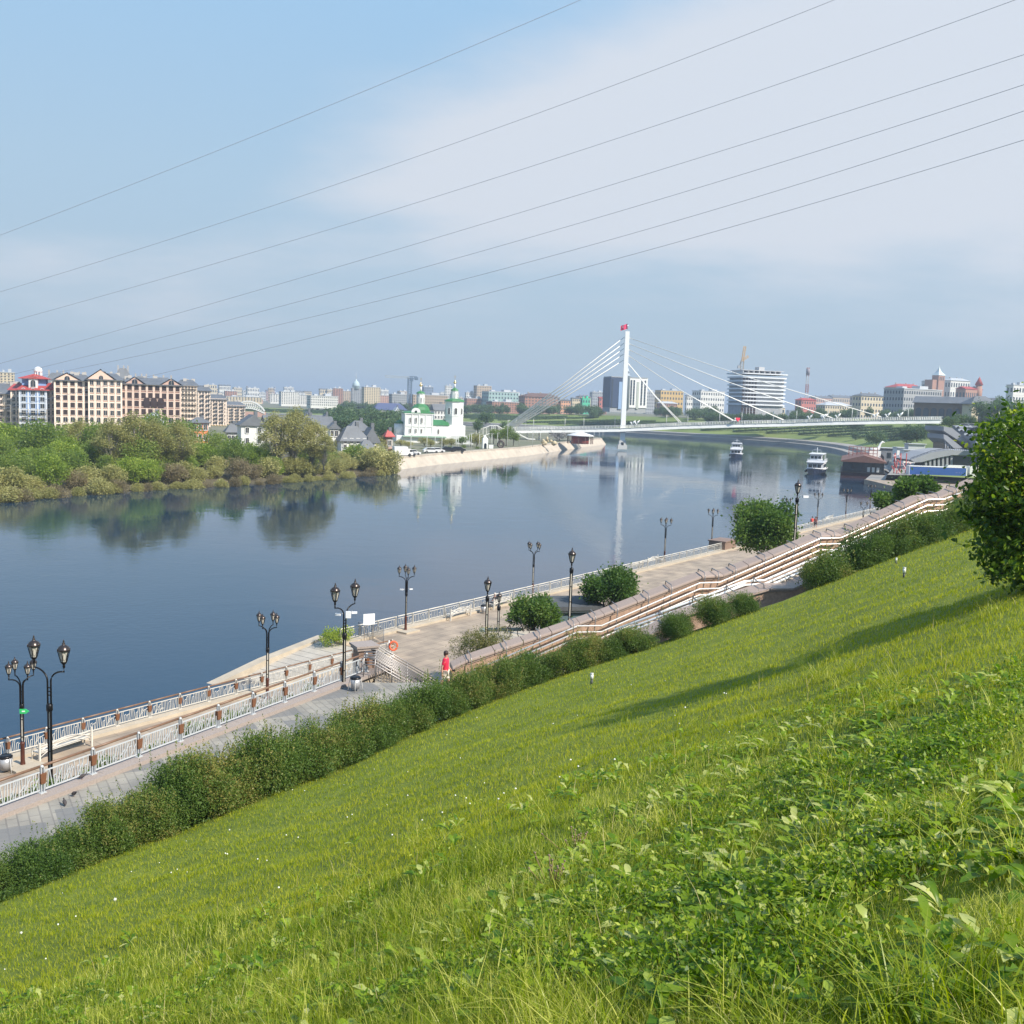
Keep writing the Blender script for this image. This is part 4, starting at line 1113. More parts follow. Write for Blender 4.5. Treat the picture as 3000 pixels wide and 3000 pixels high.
def person(label, loc, rz, H, top, bottom, hair, pose='walk', group=None, shoes=(0.05, 0.05, 0.06), hold=False):
    """faces local +X"""
    s = H / 1.78
    root = empty('person', loc, rz, label, 'person', group); root.scale = (s, s, s)
    sit = pose == 'sit'
    J = {}
    hz = 0.92 if not sit else 0.50
    J['pel'] = ((0, 0, hz), (0.13, 0.16)); J['wst'] = ((0.0, 0, hz + 0.16), (0.115, 0.14)); J['che'] = ((0.01, 0, hz + 0.36), (0.13, 0.165)); J['nb'] = ((0.0, 0, hz + 0.5), (0.07, 0.09))
    J['nk'] = ((0.01, 0, hz + 0.58), 0.058); J['hd'] = ((0.03, 0, hz + 0.68), (0.085, 0.072)); J['ht'] = ((0.02, 0, hz + 0.79), (0.075, 0.066))
    E_ = [('pel', 'wst'), ('wst', 'che'), ('che', 'nb'), ('nb', 'nk'), ('nk', 'hd'), ('hd', 'ht')]
    for sd, sg_ in (('l', 1), ('r', -1)):
        sh = Vector((0, 0.19 * sg_, hz + 0.47))
        if pose == 'walk':
            ph = sg_ * 0.5
            el = sh + Vector((-0.10 if sg_ < 0 else 0.02, 0.05 * sg_, -0.29)); wr = el + (Vector((0.16, -0.02 * sg_, -0.18)) if (hold and sg_ > 0) else Vector((0.03, 0.01 * sg_, -0.26)))
            kn = Vector((0.12 * sg_, 0.09 * sg_, hz - 0.44)); an = Vector((0.16 * sg_ - 0.06, 0.09 * sg_, 0.09))
        elif sit:
            el = sh + Vector((0.06, 0.06 * sg_, -0.27)); wr = el + Vector((0.22, -0.06 * sg_, -0.06))
            kn = Vector((0.44, 0.1 * sg_, hz - 0.02)); an = Vector((0.46, 0.1 * sg_, 0.09))
        J['sh' + sd] = (tuple(sh), 0.062); J['el' + sd] = (tuple(el), 0.043); J['wr' + sd] = (tuple(wr), 0.03)
        hd_ = (wr - el).normalized()
        pa_ = wr + hd_ * 0.07; J['pa' + sd] = (tuple(pa_), (0.024, 0.038))
        E_ += [('che', 'sh' + sd), ('sh' + sd, 'el' + sd), ('el' + sd, 'wr' + sd), ('wr' + sd, 'pa' + sd)]
        side = hd_.cross(Vector((0, sg_, 0))).normalized()
        for q in range(4):
            f0 = pa_ + side * (0.03 - 0.02 * q) + hd_ * 0.03; f1 = f0 + hd_ * (0.035 + 0.006 * (1.5 - abs(q - 1.5))) + Vector((0, -0.012 * sg_, 0)); f2 = f1 + (hd_ * 0.02 + Vector((0, -0.02 * sg_, 0)))
            for nm_, p_, r_ in (('f%d0' % q, f0, 0.0095), ('f%d1' % q, f1, 0.009), ('f%d2' % q, f2, 0.007)): J[nm_ + sd] = (tuple(p_), r_)
            E_ += [('pa' + sd, 'f%d0' % q + sd), ('f%d0' % q + sd, 'f%d1' % q + sd), ('f%d1' % q + sd, 'f%d2' % q + sd)]
        th = wr + hd_ * 0.03 + side * 0.035; th2 = th + hd_ * 0.04 + side * 0.02
        J['t0' + sd] = (tuple(th), 0.012); J['t1' + sd] = (tuple(th2), 0.009); E_ += [('wr' + sd, 't0' + sd), ('t0' + sd, 't1' + sd)]
        J['hp' + sd] = ((0, 0.09 * sg_, hz - 0.06), 0.095); J['kn' + sd] = (tuple(kn), 0.06); J['an' + sd] = (tuple(an), 0.042); J['to' + sd] = (tuple(an + Vector((0.16, 0.01 * sg_, -0.05))), 0.035)
        E_ += [('pel', 'hp' + sd), ('hp' + sd, 'kn' + sd), ('kn' + sd, 'an' + sd), ('an' + sd, 'to' + sd)]
    body = skin_body('body', J, E_, SKIN, root)
    face = MB(); hc = Vector(J['hd'][0])
    face.lathe([(0.0, -0.03), (0.014, -0.015), (0.006, 0.03), (0, 0.035)], 6, c=hc + Vector((0.085, 0, 0.0))); face.build('nose', SKIN, body)
    for sg_ in (1, -1):
        MB().lathe([(0, -0.028), (0.013, 0), (0, 0.028)], 6, c=hc + Vector((-0.005, 0.078 * sg_, 0.0))).build('ear', SKIN, body)
        MB().lathe([(0, -0.008), (0.011, 0), (0, 0.008)], 6, c=hc + Vector((0.076, 0.03 * sg_, 0.025))).build('eye', mat('eye_dark', (0.03, 0.025, 0.02), 0.3), body)
    MB().box(hc + Vector((0.074, 0, -0.05)), (0.012, 0.045, 0.01)).build('mouth', mat('lip', (0.3, 0.1, 0.08), 0.6), body)
    hr = MB(); hr.lathe([(0.098, 0.0), (0.104, 0.05), (0.09, 0.11), (0.05, 0.145), (0, 0.155)], 14, c=hc + Vector((-0.022, 0, 0.01))); hr.lathe([(0.06, -0.06), (0.088, 0.0), (0.07, 0.05)], 12, c=hc + Vector((-0.035, 0, 0.0)))
    hr.build('hair', hair, body)
    # shirt
    K = {k: (J[k][0], (J[k][1][0] + 0.025, J[k][1][1] + 0.03)) for k in ('pel', 'wst', 'che', 'nb')}
    K['pel'] = ((0, 0, hz - (0.05 if not sit else 0)), (0.165, 0.19)); K['nk0'] = ((0.005, 0, hz + 0.545), 0.07)
    E2 = [('pel', 'wst'), ('wst', 'che'), ('che', 'nb'), ('nb', 'nk0')]
    for sd in 'lr':
        sh = Vector(J['sh' + sd][0]); el = Vector(J['el' + sd][0]); K['sh' + sd] = (tuple(sh), 0.085); K['sl' + sd] = (tuple(sh.lerp(el, 0.72)), 0.07)
        E2 += [('che', 'sh' + sd), ('sh' + sd, 'sl' + sd)]
    skin_body('shirt', K, E2, top, root)
    K = {'pel': ((0, 0, hz + 0.02), (0.14, 0.17))}; E2 = []
    for sd, sg_ in (('l', 1), ('r', -1)):
        hp = Vector(J['hp' + sd][0]); kn = Vector(J['kn' + sd][0]); K['hp' + sd] = (tuple(hp), 0.115); K['k' + sd] = (tuple(hp.lerp(kn, 0.9)), 0.09); E2 += [('pel', 'hp' + sd), ('hp' + sd, 'k' + sd)]
    skin_body('shorts', K, E2, bottom, root)
    for sd in 'lr':
        an = Vector(J['an' + sd][0]); K = {'a': (tuple(an + Vector((-0.04, 0, -0.03))), 0.055), 'b': (tuple(an + Vector((0.17, 0, -0.045))), 0.045)}
        skin_body('shoe', K, [('a', 'b')], mat('shoe_dark', shoes, 0.6), root)
    return root, J
P = PY(1303, 2030, 41.0)
RED = mat('red_shirt', (0.85, 0.025, 0.075), 0.75, var=0.2, vscale=6)
HAIR = mat('dark_hair', (0.035, 0.02, 0.015), 0.6)
P.z = ZU
pr, JJ = person('man in a bright red polo shirt and pale shorts walking right behind the hedge', (P.x, P.y, ZU), R(-8), 1.78, RED, mat('pale_shorts', (0.62, 0.56, 0.46), 0.8), HAIR, 'walk', hold=True)
zr = PY(1303, 1903, 41.0).z; pr.location.z = zr - 1.80
h_ = Vector(JJ['pal'][0]); w = pr.location + Matrix.Rotation(R(-8), 3, 'Z') @ (h_ + Vector((0.05, 0, 0.02)))
tag(MB().box(w, (0.17, 0.03, 0.08), rz=R(-8)).build('camera', IRON), 'small black device in the hand of the man in red', 'device')
# pavement bump he walks on: landing at the stair head
tag(MB().box((pr.location.x - 0.2, pr.location.y - 0.3, (pr.location.z + ZU) / 2 - 0.01), (2.2, 1.5, max(0.02, pr.location.z - ZU)), rz=R(-15)).build('landing', CREAM), 'pale stone landing at the head of the stairs', 'landing')
A_, B_ = PZ(1447, 1788, ZL), PZ(1498, 1773, ZL); d = (B_ - A_).normalized(); nn_ = Vector((-d.y, d.x, 0))
q = A_ + d * 0.55 + nn_ * 0.28
person('person in dark clothes with pale hair sitting on the bench', (q.x, q.y, ZL - 0.02), math.atan2(nn_.y, nn_.x), 1.7, mat('dark_top', (0.03, 0.025, 0.03), 0.8), mat('dark_trousers', (0.03, 0.03, 0.04), 0.8), mat('pale_hair', (0.6, 0.5, 0.45), 0.7), 'sit')
for px, py, c_, lb in ((2378, 1549, (0.55, 0.08, 0.07), 'walker in a red top and dark shorts, left of the two on the far promenade'), (2388, 1549, (0.12, 0.05, 0.05), 'walker in a dark top, right of the two on the far promenade')):
    q = PZ(px, py, ZL); person(lb, (q.x, q.y, ZL), R(-70), 1.75, mat('top' + lb[-60:-50], c_, 0.8), _M['dark_trousers'], HAIR, 'walk', 'walking people on the far promenade')
# ------------------------------------------------------------------ trees, shrubs, hedge
rng = np.random.default_rng(7)
BARK = mat('bark', (0.10, 0.075, 0.055), 0.9, var=0.4, vscale=8, bump=0.4)
BIRCH = mat('pale_bark', (0.36, 0.33, 0.29), 0.85, var=0.4, vscale=6)
def tree_proto(name, H, W, trunk_h, nleaf, leaf, lm, nclump, cr, seed, bark=BARK, tr=0.18, flat=1.0, sparse=0.55, low=0.0, aspect=0.6, limbs=None, upf=0.35, egg=0.0):
    """crown fills z from trunk_h..H, width W; clumps of leaves on limbs"""
    g = np.random.default_rng(seed); rd = random.Random(seed)
    root = empty(name)
    zc = (trunk_h + H) / 2; hz = (H - trunk_h) / 2
    C = []; tries = 0
    while len(C) < nclump and tries < 5000:
        tries += 1
        u = g.normal(size=3); u /= np.linalg.norm(u); r_ = (0.35 + 0.65 * g.random() ** 0.5)
        if u[2] < -0.55 and low == 0: continue
        taper = 1 - egg * max(0, u[2] * r_)
        wx, wz_ = max(W / 2 - cr * .8, W * .15), max(hz - cr * .75, hz * .2)
        p = np.array([u[0] * wx * r_ * taper, u[1] * wx * r_ * taper, zc + u[2] * wz_ * r_]); C.append(p)
    C = np.array(C); CR = cr * g.uniform(0.5, 1.4, len(C))
    P, u = crown_points(g, nleaf, C, CR, sparse)
    k_ = g.random(len(P)) < .22; P[k_] += u[k_] * (cr * .22 * g.exponential(1.0, k_.sum()))[:, None]
    P[:, 2] = np.maximum(P[:, 2], 0.02 + 0.1 * g.random(len(P)))
    V_, F_, T_ = leaf_quads(P, leaf, g, aspect=aspect, out=u, up=upf)
    ct = g.random(len(C))
    idx = np.argmin(((P[:, None, :] - C[None]) ** 2).sum(2), 1) if len(P) * len(C) < 4e6 else g.integers(0, len(C), len(P))
    T_ = 0.6 * T_ + 0.4 * ct[idx]
    cro = np_obj('crown', np_mesh('crown', V_, F_, lm, T_), root)
    m = MB()
    tz = max(trunk_h, 0.2) + hz * 0.5
    spine = [(0, 0, -0.3), (rd.uniform(-.1, .1) * W * .1, 0, tz * 0.4), (rd.uniform(-.1, .1) * W * .3, rd.uniform(-.1, .1) * W * .3, tz), (0, 0, min(H * 0.9, tz + hz))]
    m.tube(spine, [tr, tr * 0.75, tr * 0.5, tr * 0.12], 8)
    for i in (range(len(C)) if limbs is None else range(min(limbs, len(C)))):
        t = min(1.0, max(0.15, (C[i][2] - 0.3 * hz) / (tz + hz))) * 0.75
        z0 = max(trunk_h * 0.6, t * tz); s0 = Vector((spine[1][0], 0, z0)); e1 = Vector(C[i])
        md_ = s0.lerp(e1, 0.5) + Vector((0, 0, 0.06 * H))
        m.tube([s0, md_, e1], [tr * 0.35, tr * 0.2, tr * 0.06], 5, cap=False)
    m.build('trunk', bark, root)
    return root
L_DARK = leafmat('leaf_dark', (0.03, 0.07, 0.014), (0.07, 0.125, 0.022), (0.14, 0.19, 0.04), gain=1.5)
L_HEDGE = leafmat('leaf_hedge', (0.035, 0.075, 0.014), (0.09, 0.14, 0.024), (0.20, 0.18, 0.05), patch=0.5, pscale=0.45, trans=0.4, gain=1.45)
L_MID = leafmat('leaf_mid', (0.06, 0.105, 0.018), (0.14, 0.19, 0.035), (0.23, 0.26, 0.06), patch=0.2, pscale=0.06)
L_OLIVE = leafmat('leaf_olive', (0.14, 0.145, 0.045), (0.25, 0.24, 0.085), (0.36, 0.34, 0.15), patch=0.2, pscale=0.05, trans=0.35)
L_BRIGHT = leafmat('leaf_bright', (0.08, 0.13, 0.014), (0.17, 0.23, 0.03), (0.27, 0.31, 0.06), patch=0.2, pscale=0.08)
L_BROWN = leafmat('leaf_brownish', (0.10, 0.085, 0.045), (0.17, 0.14, 0.075), (0.24, 0.2, 0.11), trans=0.35)
L_FAR = leafmat('leaf_far', (0.035, 0.070, 0.028), (0.065, 0.11, 0.04), (0.10, 0.14, 0.05), trans=0.3)
L_NEAR = leafmat('leaf_near', (0.03, 0.075, 0.010), (0.12, 0.20, 0.018), (0.36, 0.40, 0.05), trans=0.5, rough=0.35, gain=1.15)
L_JUN = leafmat('leaf_juniper', (0.06, 0.08, 0.02), (0.13, 0.12, 0.035), (0.2, 0.17, 0.05), trans=0.3)

# round trees behind the stair wall
def stand(pr, px, py, Y, zbase, H, lb, rz=0.0, sc_=1.0, group=None):
    """crown centre at pixel; tree of height H*sc placed so that its crown centre meets the ray"""
    t = PY(px, py, Y); return pr.place((t.x, t.y, zbase), rz, sc_, lb, group)
def round_tree(px0, px1, pyt, pyb, Y, zb, lb, seed, nleaf, leaf=0.15):
    a, b_ = PY(px0, (pyt + pyb) / 2, Y), PY(px1, (pyt + pyb) / 2, Y); zt, zl = PY((px0 + px1) / 2, pyt, Y).z, PY((px0 + px1) / 2, pyb, Y).z
    W = (b_.x - a.x); H = zt - zb
    o = tree_proto('round_tree', H, W * 1.03, zl - zb, nleaf, leaf, L_DARK, 18, W * 0.17, seed, tr=0.12, low=1, sparse=0.2)
    o.location = ((a.x + b_.x) / 2, Y, zb); tag(o, lb, 'tree', 'round crowned trees on the river side of the stairs')
    return o
round_tree(1478, 1642, 1744, 1852, 55, 1.3, 'dense round green tree left of the kiosk, over the bicycle', 11, 16000, .14)
round_tree(1700, 1884, 1668, 1772, 60, 1.3, 'dense round green tree right of the kiosk', 12, 19000, .15)
round_tree(2143, 2365, 1470, 1622, 70, 1.3, 'largest round tree, beside the tall lamp with the floodlight', 13, 24000, 0.2)
round_tree(2596, 2760, 1402, 1480, 62, 3, 'broad green tree in front of the blue truck', 14, 14000, 0.2)
round_tree(2555, 2640, 1446, 1492, 68, 3, 'small dark shrub tree beside the coping below the blue truck', 15, 2500, 0.2)
# juniper
P = PY(1415, 1890, 49); P.z -= 0.6
j = tree_proto('juniper_bush', 2.0, 3.2, 0.0, 9000, 0.11, L_JUN, 26, 0.42, 21, aspect=0.25, tr=0.05, low=1, upf=0)
j.location = (P.x, P.y, P.z - 0.4); tag(j, 'spiky olive juniper bush at the foot of the stair wall', 'bush')
P = PZ(1010, 1885, ZL)
j = tree_proto('clipped_bush', 1.1, 2.6, 0.0, 3500, 0.1, L_BRIGHT, 14, 0.4, 22, tr=0.04, low=1); j.location = (P.x - .7, P.y, ZL); tag(j, 'light green bush at the end of the cream fence by the slipway', 'bush')

# hedge: overlapping shrubs along the foot of the slope
hed = [Proto(tree_proto('hedge_shrub', 1.9, 2.7, 0.0, 30000, 0.062, L_HEDGE, 40, 0.42, 31 + k, tr=0.04, low=1, sparse=0.4, egg=0.0, limbs=14)) for k in range(3)]
for h_ in hed: tag(h_.o, 'shrub', 'hedge shrub', 'shrubs of the long hedge below the lawn')
# shoots standing out of the top of the hedge, within each shrub mesh
def add_shoots(o, n, seed):
    g = np.random.default_rng(seed); cr = [c for c in COL.objects if c.parent == o and c.name.startswith('crown')][0]
    me = cr.data; nv = len(me.vertices); V0 = np.empty(nv * 3); me.vertices.foreach_get('co', V0); V0 = V0.reshape(-1, 3)
    F0 = np.arange(nv).reshape(-1, 4); t0 = np.empty(len(F0)); me.attributes['tone'].data.foreach_get('value', t0)
    Ps = []
    for _ in range(n):
        x, y = g.normal(0, 0.6, 2); hgt = g.uniform(0.25, 0.6); lean = g.normal(0, 0.15, 2)
        k = 26; s_ = g.random(k); Ps.append(np.stack([x + lean[0] * s_, y + lean[1] * s_, 1.55 + hgt * s_ * 1.1], 1))
    P = np.concatenate(Ps); V1, F1, T1 = leaf_quads(P, 0.06, g, up=0.2)
    cr.data = np_mesh('crown', np.concatenate([V0, V1]), np.concatenate([F0, F1 + nv]), L_HEDGE, np.concatenate([t0, 0.5 + 0.5 * T1]))
for k, h_ in enumerate(hed): add_shoots(h_.o, 26, 60 + k)
bpts = [BP[0] + (BP[0] - BP[1]) * 0.5] + BP[1:7]
# walk along the boundary, offset away from the lawn
def along(pts, step):
    out = []; carry = 0
    for a, b_ in zip(pts[:-1], pts[1:]):
        L_ = (b_ - a).length; s_ = carry
        while s_ < L_: out.append((a.lerp(b_, s_ / L_), (b_ - a).normalized())); s_ += step
        carry = s_ - L_
    return out
line = [Vector((p.x, p.y, p.z)) for p in BP]
hp = along(line[1:8], 1.0)
nh = len(hp); cnt_ = {}
land = ['where it leaves the picture at the left', 'beside the grey pavement and granite ledge', 'opposite the middle of the white fence', 'below the end of the white fence', 'in front of the litter bin', 'in front of the steel stair rails', 'below the man in red', 'under the start of the stair wall', 'in front of the stair handrails', 'where the stair wall climbs', 'just before the hedge thins out']
rdm = random.Random(5)
for i, (p, d) in enumerate(hp):
    n_ = Vector((-d.y, d.x, 0)); q = p + n_ * 0.38
    f = i / nh
    pxh = 1500 + 3000 * p.x / p.y
    hs = float(np.interp(pxh, [-300, 0, 250, 420, 600, 800, 1000, 1250, 1500, 1800, 2000], [0.42, 0.45, 0.58, 0.78, 0.92, 0.92, 0.84, 0.8, 0.72, 0.6, 0.5])) * (1 + 0.07 * math.sin(i * 1.9))
    o = hed[i % 3].place((q.x, q.y, p.z - 0.3), rdm.uniform(0, 6.28), (max(hs, .7), max(hs, .7), hs * (1.0 + 0.1 * math.sin(i * 2.7)) + .08))
    li_ = min(len(land) - 1, int(f * len(land))); cnt_[li_] = cnt_.get(li_, 0) + 1
    o['label'] = ['first', 'second', 'third', 'fourth', 'fifth', 'sixth'][min(5, cnt_[li_] - 1)] + ' hedge shrub from the left ' + land[li_]
    o['group'] = 'hedge shrubs ' + land[min(len(land) - 1, int(f * len(land)))]
# looser shrubs further up the stairs
for (px, py, Y, s_, lb) in ((1985, 1870, 38.2, 0.6, 'loose dark shrub in front of the near stair wall, left of the bare wall stretch'), (2100, 1830, 38.6, 0.64, 'leafy shrub against the left end of the bare granite wall stretch'), (2190, 1800, 38.9, 0.52, 'leafy shrub covering part of the bare granite wall'),
                          (2430, 1735, 40.2, 0.92, 'rounded dark shrub above the bare granite wall stretch'), (2560, 1690, 40.8, 1.0, 'tall olive topped shrub left of the small bollard lights'), (2650, 1640, 41.2, 0.9, 'shrub just behind the bollard lights'), (2720, 1612, 41.6, 0.9, 'dark leafy shrub right of the bollard lights'), (2790, 1580, 42.2, 0.85, 'shrub merging into the big tree on the right'), (2870, 1545, 43, 0.95, 'tall shrub behind the big tree on the right')):
    t = PY(px, py, Y); hed[rdm.randrange(3)].place((t.x, t.y + 0.6, t.z - 0.35), rdm.uniform(0, 6), (s_, s_, s_ * 1.1), lb, 'loose shrubs beside the upper stairs')
# planted bank behind the upper fence
pb_ = Proto(tree_proto('bank_shrub', 1.0, 1.8, 0.0, 2600, 0.09, L_MID, 14, 0.35, 41, tr=0.03, low=1)); tag(pb_.o, 'shrub', 'shrub')
for i in range(26):
    t, off = -3 + 0.72 * i, -1.2 - 1.1 * ((i * 7) % 3) * 0.8
    q = UP(t, off, 4.7 - (abs(off) - 0.7) * 0.7); q.z = 4.8 - (abs(off) - 0.7) * 0.75
    pb_.place(q, i * 1.3, 0.8 + 0.3 * ((i * 5) % 4) / 4, 'low green shrub on the planted bank seen through the upper white fence', 'low shrubs on the planted bank behind the upper fence')

# big leafy tree at the right edge (larger leaves, near)
gt = np.random.default_rng(77)
def near_tree():
    root = empty('broadleaf_tree'); YT = 17.5
    base = PY(3090, 1700, YT); gz = float(ground_z(base.x, base.y))
    root.location = (base.x, base.y, gz - 0.35); o_ = Vector(root.location)
    C = []
    out_ = [(2900, 1262, .45), (2960, 1275, .6), (3030, 1230, .7), (2880, 1330, .42), (2935, 1360, .6), (3000, 1350, .8), (2905, 1440, .55), (2860, 1430, .3), (2960, 1460, .8), (2880, 1500, .42), (2835, 1500, .22),
            (2925, 1540, .7), (2900, 1600, .5), (2990, 1560, .9), (2960, 1640, .55), (2925, 1680, .3), (3010, 1660, .7), (3080, 1300, .9), (3080, 1450, 1.0), (3090, 1600, 1.0), (2870, 1570, .3), (3040, 1400, .9), (3060, 1520, .9), (2955, 1400, .6), (2890, 1385, .4), (2985, 1500, .7)]
    for px, py, r_ in out_:
        for k in range(2):
            Y = YT + gt.normal(0, 0.55); p = PY(px + gt.normal(0, 12), py + gt.normal(0, 12), Y) - o_
            C.append([*p, r_ * 0.62 * gt.uniform(0.7, 1.1)])
    # the rest of the crown, outside the frame
    for k in range(40):
        C.append([abs(gt.normal(0, 1.3)) + 0.2, gt.normal(0.3, 0.9), gt.uniform(0.4, 2.3), gt.uniform(0.35, 0.6)])
    C = np.array(C); CR = C[:, 3]; C = C[:, :3]
    P, u = crown_points(gt, 28000, C, CR, 0.25); k_ = gt.random(len(P)) < .3; P[k_] += u[k_] * (.16 * gt.exponential(1.0, k_.sum()))[:, None]
    P = P[P[:, 2] > 0.1]; u = u[:len(P)]
    n = len(P)
    # oval leaves with a folded midrib: 6 vertices, two quads
    d = gt.normal(size=(n, 3)); d[:, 2] -= 0.4; d /= np.linalg.norm(d, axis=1, keepdims=True)
    nr = gt.normal(size=(n, 3)) * 0.8; nr[:, 2] += 1.0; s_ = np.cross(d, nr); s_ /= np.linalg.norm(s_, axis=1, keepdims=True); up_ = np.cross(s_, d)
    L_ = (0.105 * gt.uniform(0.6, 1.3, n))[:, None]
    a, t = P, P + d * L_; m1, m2 = P + d * L_ * 0.3, P + d * L_ * 0.7; w = L_ * 0.27
    V_ = np.stack([a, m1 + s_ * w + up_ * w * .3, m2 + s_ * w * .85 + up_ * w * .3, t, m2 - s_ * w * .85 + up_ * w * .3, m1 - s_ * w + up_ * w * .3], 1).reshape(-1, 3)
    b_ = np.arange(n)[:, None] * 6
    F_ = np.concatenate([b_ + np.array([[0, 1, 2, 3]]), b_ + np.array([[0, 3, 4, 5]])], 0)
    tn = gt.random(n) ** 1.4
    np_obj('crown', np_mesh('crown', V_, F_, L_NEAR, np.concatenate([tn, tn])), root)
    m = MB(); m.tube([(0.3, 0, -0.3), (0.35, 0, 1.0), (0.5, 0.1, 2.2), (0.7, 0.1, 3.4)], [0.16, 0.12, 0.09, 0.04], 8)
    for c in C[::2]:
        s0 = Vector((0.4, 0, max(0.4, c[2] * 0.5))); m.tube([s0, s0.lerp(Vector(c), 0.5) + Vector((0, 0, 0.15)), c], [0.045, 0.028, 0.01], 5, cap=False)
    m.build('trunk', BARK, root)
    tag(root, 'large near tree with glossy yellow green leaves at the right edge', 'tree')
near_tree()

# ------------------------------------------------------------------ grass, weeds and flowers on the slope
def polar_pts(g, n, r0, a0=-0.62, a1=0.66, power=1.0, rmax=1.0):
    a = g.uniform(a0, a1, n)
    rb = np.interp(a, _ang, _rad) * rmax
    u = g.random(n)
    if power == 1.0: r_ = r0 * (rb / r0) ** u            # density ~ 1/r^2
    else: r_ = (r0 ** (1 - power + 1) + u * (rb ** (2 - power) - r0 ** (2 - power))) ** (1 / (2 - power))
    return r_ * np.sin(a), r_ * np.cos(a), r_
def blades(g, x, y, h, w, bend=0.5, seg=3):
    n = len(x); z = ground_z(x, y)
    az = g.uniform(0, 2 * np.pi, n); dx, dy = np.cos(az), np.sin(az)
    sx, sy = -dy, dx
    wa = g.uniform(-0.8, 0.8, n); sx, sy = sx * np.cos(wa) - sy * np.sin(wa), sx * np.sin(wa) + sy * np.cos(wa)
    b_ = bend * g.uniform(0.1, 1.3, n)
    V_ = []
    ts = np.linspace(0, 1, seg + 1)
    for t in ts[:-1]:
        ox = dx * b_ * h * t ** 2; oy = dy * b_ * h * t ** 2; oz = h * (t - 0.35 * b_ * t ** 2)
        ww = w * (1 - 0.75 * t) * 0.5
        V_.append(np.stack([x + ox + sx * ww, y + oy + sy * ww, z + oz - 0.01], 1)); V_.append(np.stack([x + ox - sx * ww, y + oy - sy * ww, z + oz - 0.01], 1))
    V_.append(np.stack([x + dx * b_ * h, y + dy * b_ * h, z + h * (1 - 0.35 * b_)], 1)); V_.append(V_[-1] + 1e-4)
    k = len(V_); V_ = np.stack(V_, 1).reshape(-1, 3); base = np.arange(n)[:, None] * k
    F_ = np.concatenate([base + np.array([[2 * i, 2 * i + 1, 2 * i + 3, 2 * i + 2]]) for i in range(seg)], 0)
    return V_, F_, n, seg
G_NEAR = leafmat('grass_blades', (0.08, 0.14, 0.006), (0.22, 0.27, 0.012), (0.46, 0.46, 0.10), trans=0.5, rough=0.4, patch=0.7, pscale=0.7, gain=1.25)
G_LAWN = leafmat('lawn_blades', (0.15, 0.20, 0.006), (0.24, 0.28, 0.010), (0.34, 0.34, 0.03), trans=0.5, rough=0.6, patch=0.6, pscale=0.25, gain=1.3)
g = np.random.default_rng(101)
n = 400000
x, y, r_ = polar_pts(g, n, 2.0)
patch = fbm(x, y, 1.4)
lim = 12.0 + 3.5 * fbm(x, y, 0.35)
longg = r_ < lim
wd_ = np.clip((x / np.maximum(y, .1) + 0.08) * 2.2, 0, 1) * np.clip((15 - r_) / 3, 0, 1)
tuft = np.clip(0.9 + 0.45 * fbm(x, y, 3.1), .6, 1.35)
h = tuft * np.where(longg, (0.10 + 0.13 * g.random(n) ** 2) * (1 + 0.35 * patch) * (1 - 0.55 * wd_), 0.06 + 0.035 * g.random(n)) * np.where(g.random(n) < 0.03, 1.7, 1)
w = np.clip(0.0042 * (r_ / 5) ** 0.9, 0.004, 0.045)
V_, F_, nb, sg_ = blades(g, x, y, h, w, 0.75)
tn = np.where(g.random(n) < .12, 1.0 + .3 * g.random(n), g.random(n))
go = np_obj('grass', np_mesh('grass', V_, F_, [G_NEAR, G_LAWN], np.tile(tn, sg_), mi=np.tile((~longg).astype(int), sg_)))
tag(go, 'bright green grass covering the steep slope in the foreground', 'grass', kind='stuff')
# tall tussocks of long arching blades
cx_, cy_, cr_ = polar_pts(g, 150, 2.6, rmax=0.5)
k = 46
x = np.repeat(cx_, k) + g.normal(0, 0.07, 150 * k); y = np.repeat(cy_, k) + g.normal(0, 0.07, 150 * k)
V_, F_, nb, sg_ = blades(g, x, y, 0.18 + 0.22 * g.random(len(x)), 0.006 + 0.004 * g.random(len(x)), 1.2, seg=5)
tag(np_obj('long_grass', np_mesh('long_grass', V_, F_, G_NEAR, np.tile(0.25 + 0.75 * g.random(len(x)), sg_))), 'tufts of longer arching grass blades standing out of the slope', 'grass', kind='stuff')
# dry seed stalks
x, y, r_ = polar_pts(g, 700, 3.0, rmax=0.5)
V_, F_, nb, sg_ = blades(g, x, y, 0.14 + 0.18 * g.random(len(x)), 0.0024 + 0.0004 * r_, 0.6, seg=3)
tag(np_obj('dry_stalks', np_mesh('dry_stalks', V_, F_, mat('dry_straw', (0.42, 0.36, 0.16), .8))), 'thin straw coloured stalks standing among the grass', 'grass', kind='stuff')
